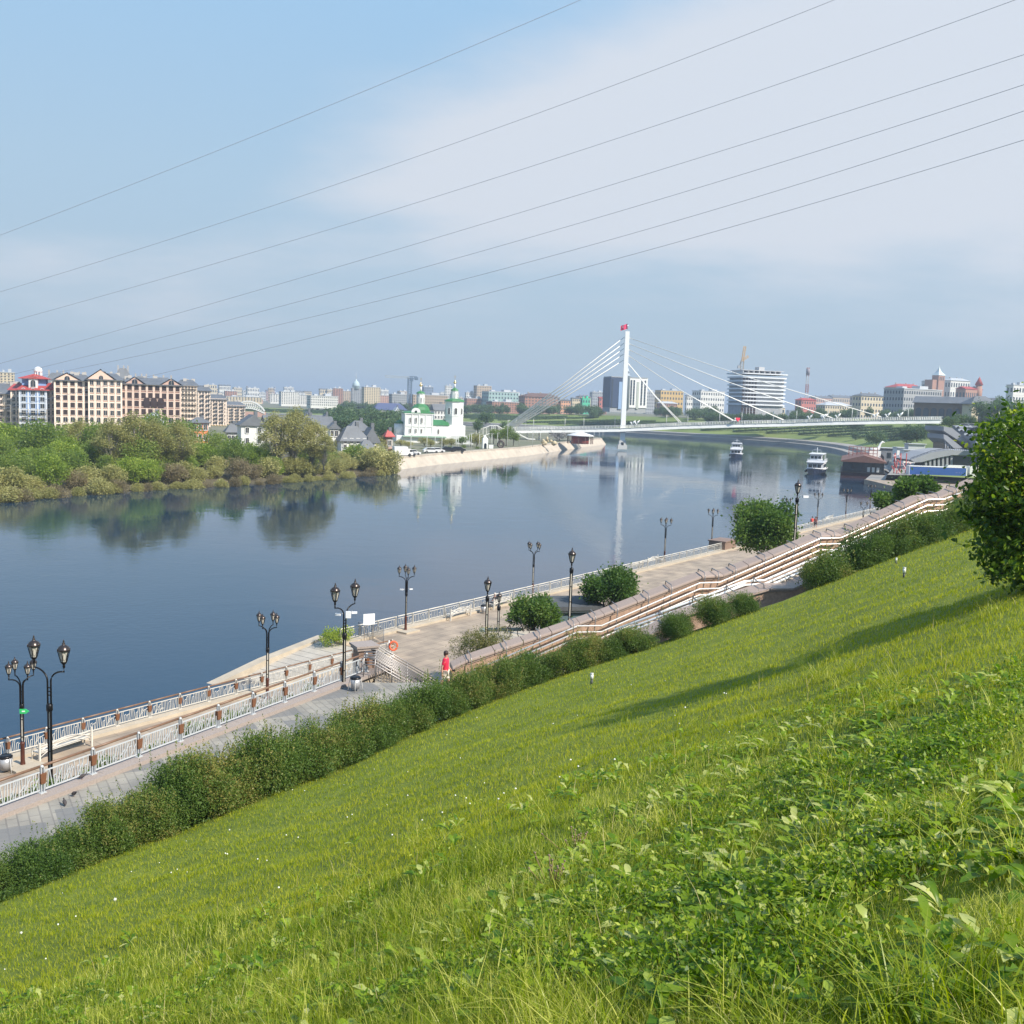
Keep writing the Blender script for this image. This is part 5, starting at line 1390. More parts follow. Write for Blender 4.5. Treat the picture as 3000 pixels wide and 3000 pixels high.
# broad toothed leaves (dandelion-like rosettes)
WEED = leafmat('weed_leaf', (0.045, 0.11, 0.006), (0.20, 0.28, 0.015), (0.52, 0.50, 0.18), gain=1.4, trans=0.45, rough=0.4, patch=0.3, pscale=0.8)
WEEDP = leafmat('clover_leaf', (0.04, 0.10, 0.006), (0.16, 0.24, 0.012), (0.36, 0.40, 0.06), trans=0.45, rough=0.45, patch=0.4, pscale=0.8, gain=1.3)
def rosettes(g, cx, cy, per, L0, name, m, label):
    nr_ = len(cx); n = nr_ * per
    cx, cy = np.repeat(cx, per), np.repeat(cy, per)
    az = g.uniform(0, 2 * np.pi, n); L_ = L0 * g.uniform(0.5, 1.25, n); el = g.uniform(0.45, 1.35, n)
    z = ground_z(cx, cy)
    st_ = 9; ts = np.linspace(0, 1, st_)
    wp = np.array([0.06, 0.13, 0.10, 0.22, 0.15, 0.30, 0.24, 0.20, 0.02])
    dx, dy = np.cos(az), np.sin(az); V_ = []
    fold = g.uniform(0.1, 0.5, n)
    for i, t in enumerate(ts):
        hor = L_ * (np.cos(el) * t + 0.25 * t * t); zz_ = L_ * (np.sin(el) * t - 0.45 * t * t)
        jag = wp[i] * (1 + 0.25 * g.normal(size=n)); wd = L_ * jag * 0.46
        for s_ in (1, -1):
            V_.append(np.stack([cx + dx * hor - dy * wd * s_, cy + dy * hor + dx * wd * s_, z + zz_ + wd * fold + 0.01], 1))
        V_.insert(len(V_) - 1, np.stack([cx + dx * hor, cy + dy * hor, z + zz_ + 0.01], 1))
    k = len(V_); V_ = np.stack(V_, 1).reshape(-1, 3); b_ = np.arange(n)[:, None] * k
    F_ = np.concatenate([b_ + np.array([[3 * i + c, 3 * i + c + 1, 3 * i + c + 4, 3 * i + c + 3]]) for i in range(st_ - 1) for c in (0, 1)], 0)
    tn = g.random(n) ** 0.9
    tag(np_obj(name, np_mesh(name, V_, F_, m, np.tile(tn, (st_ - 1) * 2))), label, 'weeds', kind='stuff')
def dens(g, n, r0, rmax, f):
    x, y, r_ = polar_pts(g, n, r0, rmax=rmax); k = f(x, y, r_) > g.random(n); return x[k], y[k]
right = lambda x, y, r_: np.clip(0.26 + 0.9 * np.clip((x / np.maximum(y, .1) + 0.08) * 2.2, 0, 1), 0, 1) * np.clip((15 + 4 * fbm(x, y, .35) - r_) / 3, 0, 1) * np.clip(0.55 + 0.9 * fbm(x, y, 0.9), 0.05, 1)
cx_, cy_ = dens(g, 7500, 2.2, 0.8, right)
rosettes(g, cx_, cy_, 7, 0.17, 'weeds', WEED, 'broad toothed dandelion leaves growing through the grass, thickest at right')
cx_, cy_ = dens(g, 120000, 2.0, 0.75, lambda x, y, r_: right(x, y, r_) * np.clip(0.2 + fbm(x, y, 1.2) * 1.3, 0, 1))
# small leaved creeping weed
n = len(cx_); per = 7
x = np.repeat(cx_, per) + g.normal(0, .035, n * per); y = np.repeat(cy_, per) + g.normal(0, .035, n * per)
z = ground_z(x, y) + g.uniform(0.05, 0.17, n * per)
V_, F_, T_ = leaf_quads(np.stack([x, y, z], 1), 0.034, g, aspect=0.45, up=0.5)
tag(np_obj('ground_cover', np_mesh('ground_cover', V_, F_, WEEDP, T_)), 'small leaved creeping weeds in dark patches at the lower right of the slope', 'ground cover', kind='stuff')
# white clover and dandelion heads
cx_, cy_, r_ = polar_pts(g, 900, 4.0, rmax=0.93)
k = (fbm(cx_, cy_, 0.8) > 0.15) & (r_ > 13) & (cx_ < 4); cx_, cy_ = cx_[k], cy_[k]
m = MB()
for a, b_ in zip(cx_[:260], cy_[:260]):
    zg = float(ground_z(a, b_)); hh = 0.10 + 0.06 * ((a * 13) % 1); s_ = 0.008 + 0.008 * ((b_ * 7.7) % 1)
    m.lathe([(0, hh - s_), (s_, hh - .3 * s_), (s_ * .9, hh + .5 * s_), (0, hh + s_)], 6, c=(a, b_, zg))
tag(m.build('clover_flowers', mat('petal_white', (0.75, 0.75, 0.66), 0.7)), 'tiny white clover heads dotted over the mown grass', 'flowers', kind='stuff')
def on_ground(px, py):
    r_ = ray(px, py); t = 2.0
    for _ in range(6000):
        q = Vector((0, 0, CAMZ)) + r_ * t
        if q.z < float(ground_z(q.x, q.y)) + 0.08: break
        t += 0.01
    return q
for px, py, s_, lb in ((337, 2645, .030, 'round white dandelion clock on the mown grass near the hedge'), (62, 2742, .022, 'small white dandelion clock by the left edge of the picture'), (672, 2438, .02, 'small white dandelion clock in the lawn below the hedge')):
    q = on_ground(px, py); rt = empty('dandelion', (q.x, q.y, float(ground_z(q.x, q.y))), 0, lb, 'flower')
    MB().tube([(0, 0, 0), (0.005, 0, 0.12)], 0.002, 5).build('stem', WEEDP, rt)
    gg = MB(); P_ = g.normal(size=(90, 3)); P_ /= np.linalg.norm(P_, axis=1, keepdims=True)
    for p_ in P_: gg.tube([(0, 0, 0.12 + s_ * .7), tuple(p_ * s_ + np.array([0, 0, 0.12 + s_ * .7]))], [0.0006, 0.0022], 3)
    gg.lathe([(0, -s_ * .8), (s_ * .8, 0), (0, s_ * .8)], 8, c=(0, 0, 0.12 + s_ * .7)); gg.build('seed_head', _M['petal_white'], rt)
# dead brown seed heads
for (px, py), lb, n_ in (((1690, 2480), 'withered brown flower heads, upper clump in the middle of the grass', 16), ((1620, 2570), 'withered grey brown flower heads, lower clump in the middle of the grass', 14)):
    q = on_ground(px, py); rt = empty('dead_flowers', (q.x, q.y, float(ground_z(q.x, q.y))), 0, lb, 'dead flowers'); s1 = MB(); s2 = MB()
    for i in range(n_):
        a, b_ = g.normal(0, 0.09, 2); hh = g.uniform(0.13, 0.22); s1.tube([(a * .3, b_ * .3, 0), (a * .7, b_ * .7, hh * .6), (a, b_, hh)], 0.003, 4); s2.lathe([(0, -.009), (.006, 0), (.011, .006), (0.005, .011), (0, .012)], 7, c=(a, b_, hh))
    s1.build('stems', mat('dry_stem', (0.22, 0.16, 0.07), 0.9), rt); s2.build('seed_heads', mat('dry_head', (0.26, 0.19, 0.13), 0.95, var=0.4, vscale=60), rt)
# ------------------------------------------------------------------ far banks: thicket, church, bridge, town
GR_TH = 'shrubs and small trees of the thicket on the wild far bank'
th = {
 'willow': Proto(tree_proto('willow_shrub', 4.6, 6.6, 0.0, 4200, 0.28, L_OLIVE, 26, 0.95, 201, tr=0.1, low=1, limbs=8)),
 'brown': Proto(tree_proto('brownish_shrub', 4.4, 6.4, 0.0, 3400, 0.26, L_BROWN, 18, 1.0, 202, tr=0.1, low=1, limbs=8)),
 'green': Proto(tree_proto('green_bush', 7.0, 8.0, 0.2, 5600, 0.34, L_MID, 30, 1.15, 203, tr=0.15, low=1, limbs=8)),
 'bright': Proto(tree_proto('bright_bush', 6.5, 7.6, 0.2, 5200, 0.33, L_BRIGHT, 28, 1.1, 204, tr=0.15, low=1, limbs=8)),
 'tall': Proto(tree_proto('pale_stemmed_tree', 15.5, 10.5, 1.5, 9500, 0.30, L_OLIVE, 64, 1.15, 205, bark=BIRCH, tr=0.22, sparse=0.15, egg=0.35, low=1)),
}
for k_, c_ in (('willow', 'shrub'), ('brown', 'shrub'), ('green', 'bush'), ('bright', 'bush'), ('tall', 'tree')): th[k_].o['category'] = c_
LAB = {'willow': 'pale olive willow shrub overhanging the water on the wild far bank', 'brown': 'brownish shrub low on the wild far bank', 'green': 'dense mid green bush in the thicket on the far bank', 'bright': 'bright green bush in the thicket on the far bank'}
rt_ = random.Random(17)
lbp = LB[1:]
def th_place(kind, p, off, z, s_, lb=None, grp=None):
    if lb is None:
        pxx = 1500 + 3000 * p.x / p.y; w_ = next(n_ for l_, n_ in ((150, 'below the blue facade'), (300, 'below the orange brick block'), (430, 'below the arched brick wing'), (600, 'below the orange house'), (800, 'below the white mansion'), (980, 'below the long cream mansion'), (9999, 'below the white gabled houses')) if pxx < l_)
        lb = LAB[kind].split(' on the')[0].split(' in the')[0].split(' low')[0].split(' overhanging')[0] + (' at the waterline ' if off < 3 else (' in the front of the thicket ' if off < 14 else ' at the back of the thicket ')) + w_; grp = 'thicket on the far bank: ' + lb
    return th[kind].place((p.x, p.y, z), rt_.uniform(0, 6.28), s_, lb or LAB[kind], grp or (GR_TH + ', ' + kind))
rows = [(-0.5, -0.6, ('willow', 'willow', 'brown', 'willow'), 0.62, 2.9), (4, 0.8, ('willow', 'brown', 'willow', 'willow', 'bright'), 0.95, 3.8), (11, 1.6, ('green', 'bright', 'green', 'bright', 'willow'), 0.95, 6), (19, 2.0, ('bright', 'green', 'bright', 'green'), 1.05, 6.5), (29, 2.3, ('green', 'bright', 'green'), 1.25, 7), (42, 2.6, ('green', 'bright'), 1.3, 7), (56, 2.7, ('green', 'bright', 'green'), 1.3, 7)]
for off, z, kinds, s_, step in rows:
    pts = along(inland(lbp, off), step)
    for i, (p, d) in enumerate(pts):
        if p.y > 228 and off > 15: continue
        if p.y < 115: continue
        k_ = rt_.choice(kinds)
        q = p + Vector((rt_.uniform(-1, 1), rt_.uniform(-1, 1), 0))
        f = p.y
        hh = s_ * rt_.uniform(0.62, 1.1) * (.95 if f > 175 else 1.03)
        if off > 25 and 192 < f < 212: hh *= 0.75
        th_place(k_, q, off, z, (hh * rt_.uniform(1, 1.35), hh, hh * rt_.uniform(0.75, 1.2)))
for px, yt, Y, s_, lb in ((330, 1215, 187, .95, 'tall pale stemmed tree, left one of the group in front of the brown brick block'), (395, 1195, 190, 1.05, 'tallest pale stemmed tree in front of the brown brick block'), (455, 1215, 192, .95, 'tall pale stemmed tree right of the tallest one before the brick block'), (525, 1222, 195, .9, 'tall pale stemmed tree left of the orange house'),
                           (810, 1196, 212, 1.0, 'tall olive tree, left of the pair in front of the white mansion'), (862, 1180, 214, 1.1, 'tallest olive tree in front of the white mansion'), (915, 1215, 216, .95, 'tall olive tree right of the tallest one before the white mansion'), (235, 1215, 205, .75, 'narrow olive tree in front of the cream and brick facade'), (950, 1262, 214, .7, 'lower olive tree left of the white gabled houses')):
    t = PY(px, yt, Y); H_ = t.z - 2.2
    th['tall'].place((t.x, t.y, 2.2), rt_.uniform(0, 6), (s_, s_, H_ / 15.5), lb, 'tall pale stemmed trees above the thicket')
ball = tree_proto('willow_bush', 7.6, 11.5, 0.0, 9000, 0.42, L_OLIVE, 44, 1.5, 211, tr=0.2, low=1, limbs=10)
P = wz(1105, 1392); ball.location = (P.x, P.y + 3.5, -0.3); tag(ball, 'big rounded olive willow at the end of the thicket beside the pale embankment', 'bush')

# --- generic town buildings
_wm = {}
def wallm(c, v=0.12): 
    k = 'wall_%d_%d_%d' % tuple(int(x * 100) for x in c)
    return mat(k, c, 0.85, var=v, vscale=0.15, detail=8)
ROOFG = mat('roof_grey', (0.15, 0.16, 0.175), 0.6, var=0.3, vscale=0.4)
ROOFR = mat('roof_red', (0.45, 0.07, 0.06), 0.6, var=0.25, vscale=0.5)
ROOFW = mat('roof_pale', (0.5, 0.52, 0.54), 0.55, var=0.2, vscale=0.2)
ROOFB = mat('roof_brown', (0.16, 0.09, 0.07), 0.7, var=0.3, vscale=0.3)
WINM = mat('far_window', (0.06, 0.075, 0.095), 0.25)
GREY_S = {'white': (0.68, 0.67, 0.64), 'cream': (0.62, 0.53, 0.38), 'pink': (0.55, 0.34, 0.27), 'brick': (0.40, 0.22, 0.16), 'grey': (0.36, 0.37, 0.38), 'tan': (0.48, 0.38, 0.28), 'blue': (0.2, 0.25, 0.34), 'teal': (0.33, 0.46, 0.45), 'yellow': (0.62, 0.42, 0.16), 'red': (0.48, 0.17, 0.14), 'orange': (0.6, 0.33, 0.2)}
def windows_on(mb, w, d, h, floors, cols, mi, sidecols=None, wr=0.5, hr=0.5, z0=0.0, band=False):
    fh = (h - z0) / floors
    for f in range(floors):
        z = z0 + fh * (f + 0.5)
        if band:
            mb.box((0, -d / 2, z), (w * 0.94, 0.3, fh * hr), mi=mi); mb.box((-w / 2, 0, z), (0.3, d * .9, fh * hr), mi=mi); mb.box((w / 2, 0, z), (0.3, d * .9, fh * hr), mi=mi); continue
        for c in range(cols):
            x = -w / 2 + w * (c + 0.5) / cols; mb.box((x, -d / 2, z), (w / cols * wr, 0.3, fh * hr), mi=mi)
        sc2 = sidecols or max(1, int(cols * d / w))
        for c in range(sc2):
            y = -d / 2 + d * (c + 0.5) / sc2
            mb.box((-w / 2, y, z), (0.3, d / sc2 * wr, fh * hr), mi=mi); mb.box((w / 2, y, z), (0.3, d / sc2 * wr, fh * hr), mi=mi)
def building(px0, px1, yt, Y, zb, wall, label, floors=5, cols=6, roof='flat', rm=None, th_=25, dr=0.45, name='apartment_building', group=None, rh=None, band=False, wr=0.5, hr=0.5, cat='building', extra=None):
    th2 = R(th_); W = (px1 - px0) / 3000 * Y
    w = W / (math.cos(th2) + dr * math.sin(th2)); d = w * dr
    pm = PY((px0 + px1) / 2, yt, Y); h = pm.z - zb
    rh_ = (0 if roof == 'flat' else (rh if rh is not None else min(d, w) * 0.22)); hw = h - rh_
    root = empty(name, (pm.x, pm.y, zb), th2, label, cat, group)
    m = MB(); m.box((0, 0, hw / 2 - 1), (w, d, hw + 2)); 
    windows_on(m, w, d, hw, floors, cols, 1, wr=wr, hr=hr, band=band)
    for f in range(1, floors): m.box((0, 0, hw * f / floors), (w + 0.25, d + 0.25, 0.18), mi=0)
    m.build('wall', [wallm(GREY_S[wall] if isinstance(wall, str) else wall), WINM], root)
    r_ = MB(); rm = rm or (ROOFW if roof == 'flat' else ROOFG)
    if roof == 'flat':
        r_.box((0, 0, hw + 0.25), (w + 0.6, d + 0.6, 0.5)); r_.box((w * .18, 0, hw + 1.4), (w * .22, d * .4, 2.0)); r_.box((-w * .25, d * .1, hw + 1.1), (w * .12, d * .3, 1.4))
    elif roof == 'gable': r_.gable(w, d, hw, rh_, 0.5)
    elif roof == 'gabley': r_.gable(w, d, hw, rh_, 0.5, axis='y')
    else: r_.hip(w, d, hw, rh_, 0.6)
    r_.build('roof', rm, root)
    if roof != 'flat':
        c = MB()
        for x in (-w * .3, 0.05 * w, w * .32): c.box((x, d * 0.08, hw + rh_ * 0.9), (w * .025 + .4, 0.8, rh_ * 0.5 + .8))
        c.build('chimneys', wallm((0.4, 0.38, 0.36)), root)
    return root, w, d, hw
def land_z(Y): return 15.0 if Y > 560 else 3.0
TG = 'town buildings on the skyline'
town = [
 (0, 42, 1092, 640, 'cream', 9, 4, 'flat', 'pale yellow tower block at the left edge behind the blue building'),
 (560, 596, 1152, 1100, 'pink', 4, 5, 'flat', 'low pink and white building between the yellow block and the brick tower'),
 (596, 645, 1166, 1200, 'pink', 3, 6, 'flat', 'reddish low roofs behind the yellow scaffolded block'),
 (657, 694, 1146, 1250, 'brick', 7, 5, 'flat', 'brown brick tower above the long cream block left of centre'),
 (657, 768, 1163, 1150, 'cream', 4, 12, 'flat', 'long cream block in front of the brick tower'),
 (725, 770, 1170, 1220, 'pink', 3, 6, 'flat', 'low pinkish block under the striped chimney'),
 (790, 822, 1155, 1300, 'white', 6, 4, 'flat', 'white stepped block left of the tall white apartments'),
 (818, 876, 1149, 1000, 'white', 7, 8, 'flat', 'tall white apartment block with vertical bays above the olive trees'),
 (872, 900, 1158, 1050, 'white', 6, 4, 'flat', 'white apartment block joined to the right of the tall one'),
 (900, 990, 1161, 900, 'white', 3, 13, 'flat', 'white institute building with tall narrow windows'),
 (905, 945, 1158, 1100, 'white', 4, 5, 'gable', 'white gabled building behind the white institute'),
 (945, 976, 1156, 1400, 'tan', 7, 4, 'flat', 'tan apartment block left of the domed tower'),
 (974, 1005, 1138, 1300, 'brick', 11, 4, 'flat', 'brown high block left of the domed tower'),
 (1000, 1028, 1146, 1350, 'tan', 9, 4, 'flat', 'tan high block directly left of the domed tower'),
 (1028, 1060, 1138, 1250, 'grey', 11, 5, 'flat', 'grey tower with a pale dome and spire'),
 (1060, 1114, 1135, 1000, 'cream', 11, 7, 'flat', 'rounded cream apartment tower left of the crane'),
 (1110, 1140, 1159, 1200, 'pink', 5, 4, 'flat', 'pink and white block beside the cream tower'),
 (1140, 1198, 1156, 950, 'grey', 5, 9, 'flat', 'unfinished concrete frame block left of the crane mast'),
 (1198, 1312, 1158, 960, 'tan', 4, 15, 'flat', 'long unfinished concrete frame block behind the church'),
 (1237, 1270, 1134, 1400, 'blue', 7, 4, 'flat', 'blue and white high block behind the church dome'),
 (1303, 1325, 1131, 1300, 'white', 8, 3, 'flat', 'white high block left of the bell tower'),
 (1322, 1345, 1150, 1300, 'grey', 6, 3, 'flat', 'grey block partly hidden by the bell tower'),
 (1362, 1392, 1151, 1250, 'white', 5, 4, 'flat', 'white block right of the bell tower'),
 (1388, 1440, 1131, 1250, 'tan', 8, 6, 'flat', 'tan and cream high block with yellow right end'),
 (1360, 1420, 1168, 1000, 'brick', 3, 8, 'flat', 'low red brick building below the tan high block'),
 (1412, 1520, 1149, 1000, 'teal', 4, 10, 'flat', 'wide pale teal building above the brick houses'),
 (1475, 1522, 1149, 1080, 'white', 4, 5, 'flat', 'white building with red dome at the end of the teal one'),
 (1425, 1520, 1178, 860, 'brick', 4, 11, 'flat', 'long red brick apartment house with white balconies'),
 (1520, 1640, 1152, 900, 'brick', 5, 11, 'hip', 'large brown brick house with dark hipped roof behind the left stay cables'),
 (1636, 1672, 1170, 880, 'orange', 3, 4, 'gable', 'orange brick house with pointed gable near the embankment trees'),
 (1672, 1700, 1165, 950, 'cream', 3, 4, 'gable', 'cream house with dark roof right of the cables'),
 (1688, 1732, 1158, 1100, 'pink', 4, 5, 'hip', 'pink house with dark roof in front of the grey slab'),
 (1728, 1772, 1149, 1500, 'grey', 6, 7, 'flat', 'distant long grey slab block left of the dark blue tower'),
 (1700, 1730, 1168, 900, (0.08, 0.45, 0.28), 2, 3, 'flat', 'bright green roofed building left of the dark blue tower'),
 (1752, 1778, 1163, 950, 'red', 3, 3, 'gable', 'red roofed house directly left of the dark blue tower'),
 (1886, 1922, 1148, 1300, 'grey', 6, 5, 'flat', 'grey block right of the white tower half'),
 (1920, 2002, 1145, 1100, 'yellow', 4, 8, 'flat', 'yellow and brown stepped building right of the white tower'),
 (1925, 1985, 1176, 900, 'brick', 3, 7, 'hip', 'brick building with pale hipped roof below the yellow one'),
 (2008, 2030, 1158, 1000, 'white', 3, 3, 'gable', 'small white church like house beside the long white building'),
 (2028, 2124, 1147, 1050, 'white', 4, 10, 'flat', 'long white building left of the unfinished round tower'),
 (2238, 2300, 1188, 820, 'cream', 1, 5, 'gable', 'low white pavilion with broad gable right of the unfinished tower'),
 (2330, 2392, 1166, 900, 'red', 3, 6, 'hip', 'dark red house with red roof right of the unfinished tower'),
 (2392, 2494, 1178, 860, 'cream', 3, 11, 'hip', 'long cream building with pale roof behind the bridge'),
 (2370, 2440, 1160, 1300, 'pink', 3, 8, 'gable', 'pinkish roofs at the foot of the lattice mast'),
 (2420, 2500, 1158, 1500, 'tan', 3, 9, 'gable', 'tan roofs far behind the cream building'),
 (2490, 2560, 1162, 1300, 'tan', 4, 8, 'flat', 'grey brown roofs left of the yellow apartment house'),
 (2500, 2590, 1152, 780, 'cream', 4, 8, 'hip', 'yellowish apartment house with dark hipped roof'),
 (2588, 2762, 1142, 640, 'grey', 5, 16, 'flat', 'long grey and white slab building with square windows'),
 (2595, 2710, 1125, 900, 'cream', 4, 10, 'hip', 'building with bright red hipped roof above the grey slab'),
 (2700, 2736, 1115, 950, 'white', 3, 4, 'gable', 'white roofed house left of the brick tower'),
 (2762, 2842, 1108, 950, 'white', 4, 8, 'hip', 'wide white building with curved roof right of the brick tower'),
 (2800, 2880, 1133, 850, 'brick', 2, 8, 'gable', 'low building with red roof right of the brick tower'),
 (2950, 3010, 1130, 700, 'white', 4, 5, 'flat', 'white block at the right edge above the big tree'),
]
for i, (x0, x1, yt, Y, wl_, fl, co_, rf, lb) in enumerate(town):
    rm = None
    if 'red' in lb.split('with')[-1] and 'roof' in lb or 'red roofed' in lb: rm = ROOFR
    if 'pale' in lb and 'hipped' in lb or 'white roofed' in lb or 'curved roof' in lb or 'broad gable' in lb or 'pale roof' in lb: rm = ROOFW
    if 'brown brick house with dark' in lb: rm = ROOFB
    if isinstance(wl_, tuple): rm = mat('roof_green_bright', (0.05, 0.5, 0.3), 0.5)
    building(x0, x1, yt, Y, land_z(Y) - (5 if Y > 560 else 0), wl_, lb, fl + (1 if Y > 560 else 0), co_, rf, rm, th_=22 + (i * 7) % 14, group=TG, wr=0.45, hr=0.45)
rf_ = random.Random(31)
for k in range(58):
    x = 545 + 1000 * (k + rf_.random()) / 46 if k < 46 else rf_.choice((1700, 1900, 2250, 2450)) + rf_.uniform(-60, 60)
    Y = rf_.uniform(1500, 2400); w_ = rf_.uniform(14, 40); yt = 1185 + .033 * (x - 1500) - rf_.uniform(8, 30)
    z_ = 'left of the church' if x < 1150 else ('behind the church' if x < 1420 else ('left of the pylon' if x < 1800 else 'right of the pylon'))
    building(x, x + w_, yt, Y, 0, rf_.choice(('white', 'white', 'cream', 'grey', 'pink', 'tan')), 'small pale hazy block on the horizon ' + z_, rf_.randint(4, 8), rf_.randint(4, 8), rf_.choice(('flat', 'flat', 'flat', 'gable')), None, th_=rf_.uniform(10, 40), group='hazy blocks on the horizon ' + z_)
# domed spire on the grey tower
P = PY(1043, 1140, 1250)
d_ = empty('dome_turret', P, 0, 'pale dome with needle spire on top of the grey tower', 'dome')
MB().lathe([(9, 0), (9, 6), (10, 6.5), (8.5, 8), (9, 10), (6, 14), (2, 17), (1.2, 20), (0, 20)], 14).build('dome', mat('pale_copper', (0.42, 0.52, 0.55), 0.5), d_)
MB().tube([(0, 0, 20), (0, 0, 34)], [0.6, 0.1], 6).build('spire', WHITE, d_); d_.scale = (.5, .5, .62)
# brick tower with pointed cap on the right
P = PY(2750, 1100, 930)
bt = empty('brick_tower', (P.x, P.y, 12), R(25), 'square brick tower with pale pointed cap on the hill at right', 'tower')
hb = P.z - 12
MB().box((0, 0, hb / 2), (7.5, 7.5, hb)).box((-6, 2, hb / 2 - 2), (7, 9, hb - 4)).build('wall', wallm(GREY_S['brick']), bt)
MB().lathe([(6.0, hb), (2.4, hb + 3.2), (0.8, hb + 6), (0, hb + 9)], 4, a0=R(45), sm=False).build('spire', mat('spire_pale', (0.6, 0.68, 0.68), 0.5), bt)
m = MB()
for k in range(3): m.box((-2 + 2 * k, -3.8, hb - 3), (0.9, 0.2, 3)); 
m.build('window', WINM, bt)
P = PY(2868, 1128, 850); rt2 = empty('corner_turret', (P.x, P.y, P.z - 14), 0, 'small turret with red cone roof right of the brick tower', 'turret')
MB().lathe([(2.6, 0), (2.6, 14)], 10).build('wall', wallm(GREY_S['brick']), rt2); MB().lathe([(3.4, 14), (0, 21)], 10).build('roof', ROOFR, rt2)
# market hall with arcades
P = PY(2800, 1205, 470)
mh = empty('market_hall', (P.x, P.y, P.z - 4), R(-30), 'long low brick hall with arched windows and grey roofs above the parking deck', 'hall')
L_ = 34
MB().box((0, 0, 3), (L_, 14, 9)).build('wall', wallm((0.22, 0.16, 0.13)), mh)
MB().gable(L_, 14, 7.5, 3.0, 0.8).build('roof', ROOFG, mh)
for k in range(10):
    m = MB(); x = -L_ / 2 + 2 + k * 3.3
    m.plate([(x - 1.2, 0.5), (x + 1.2, 0.5), (x + 1.2, 4)] + [(x + 1.2 * math.cos(a), 4 + 1.2 * math.sin(a)) for a in [math.pi * q / 6 for q in range(1, 6)]] + [(x - 1.2, 4)], -7.15, -7.02)
    m.build('window', WINM, mh)
P = PY(2868, 1212, 455); gp = empty('gate_pavilion', (P.x, P.y, P.z - 3), R(10), 'pale arched entrance with grey roof at the end of the brick hall', 'pavilion')
MB().box((0, 0, 2), (12, 7, 10)).build('wall', wallm(GREY_S['cream']), gp)
MB().hip(12, 7, 7.2, 3.5, 1).build('roof', ROOFG, gp)
MB().plate([(-2.6, -1), (2.6, -1)] + [(2.6 * math.cos(a), 2.5 + 2.6 * math.sin(a)) for a in [math.pi * q / 8 for q in range(9)]], -3.7, -3.55).build('window', WINM, gp)

# --- dark blue / white tower with lighthouse top
P = PY(1829, 1190, 700); zb = 14.3
tw = empty('tower_block', (P.x, P.y, zb), R(16), 'hotel tower, left half dark blue and right half white, with lantern turret on top', 'building')
H1 = PY(1830, 1108, 700).z - zb
s7 = 700 / 3000
m = MB(); m.box((-7.8, 0, 3 + (H1 - 3) / 2), (11, 14, H1 - 3)); m.build('blue_wall', mat('cladding_blue', (0.045, 0.07, 0.13), 0.45, var=0.15, vscale=0.2), tw)
m = MB(); m.box((6.8, 0, 3 + (H1 - 2.6) / 2), (13.2, 14, H1 - 2.8)); m.build('white_wall', mat('cladding_white', (0.78, 0.77, 0.74), 0.5), tw)
m = MB(); m.box((0, 0, 1.5), (26, 13, 3.4)); m.box((0, 0, H1 + 0.4), (26, 14.4, .6)); m.build('base', wallm(GREY_S['grey']), tw)
win = None
wm_ = MB(); wm_.box((0, 0, 0), (1.1, 0.25, 1.7))
wside = MB(); wside.box((0, 0, 0), (0.25, 1.2, 1.7))
w0 = wm_.build('window', WINM, tw, (2.2, -7.05, 5)); w1 = wside.build('window', WINM, tw, (13.45, -5, 5))
for f in range(9):
    z = 5 + (H1 - 6) / 9 * f + 0.8
    for x in (1.6, 3.6, 9.2, 11.6):
        q = w0.copy(); COL.objects.link(q); q.parent = tw; q.location = (x, -7.05, z)
    for y in (-5, 0, 5):
        q = w1.copy(); COL.objects.link(q); q.parent = tw; q.location = (13.45, y, z)
    for x in (-12,):
        q = w0.copy(); COL.objects.link(q); q.parent = tw; q.location = (x, -7.05, z)
w0.location = (-12, -7.05, 4.2); w1.location = (13.45, 3, 4.2)
MB().box((-6.0, -7.1, H1 * .48), (2.6, 0.3, H1 * .8)).build('glass_strip', mat('glass_pale_blue', (0.3, 0.42, 0.6), 0.25), tw)
MB().box((6.4, -7.1, H1 * .5), (1.6, 0.3, H1 * .8)).build('glass_strip', mat('glass_grey', (0.45, 0.47, 0.42), 0.25), tw)
MB().lathe([(2.0, 2), (2.0, H1 + 1), (2.3, H1 + 1.2), (2.3, H1 + 1.6), (1.4, H1 + 1.8), (1.4, H1 + 4), (1.8, H1 + 4.2), (1.0, H1 + 4.8), (0.9, H1 + 5.8), (0.3, H1 + 6.6), (0.1, H1 + 8), (0, H1 + 8)], 14, c=(-1.6, -7, 0)).build('turret', mat('turret_grey', (0.35, 0.4, 0.46), 0.5), tw)
# --- unfinished round-cornered tower with white floor bands
P = PY(2212, 1200, 600); zb = 14.0
ut = empty('unfinished_tower', (P.x, P.y, zb), R(15), 'unfinished grey office tower with white curved floor bands and a crane on top', 'building')
Hu = PY(2212, 1092, 600).z - zb; W = 172 / 3000 * 600
def rrect(w, d, r_, n=5):
    o = []
    for cx_, cy_, a0 in ((w / 2 - r_, -d / 2 + r_, -90), (w / 2 - r_, d / 2 - r_, 0), (-w / 2 + r_, d / 2 - r_, 90), (-w / 2 + r_, -d / 2 + r_, 180)):
        for k in range(n + 1): a = R(a0 + 90 * k / n); o.append((cx_ + r_ * math.cos(a), cy_ + r_ * math.sin(a)))
    return o
w_ = W * 0.9
m = MB(); m.prism(rrect(w_ * 0.9, 18, 3), -2, Hu - 2.5); m.build('wall', mat('unfinished_panels', (0.40, 0.41, 0.43), 0.7, var=0.3, vscale=0.5), ut)
for k in range(9):
    z = Hu - 1.2 - k * (Hu - 6) / 9.0
    MB_ = MB(); MB_.prism(rrect(w_ + (1.2 if k == 0 else 0) - k * .12, 20.5, 4.5), z, z + (0.75 if k else 0.6)); MB_.build('floor_band', mat('band_white', (0.74, 0.75, 0.78), 0.5), ut)
m = MB()
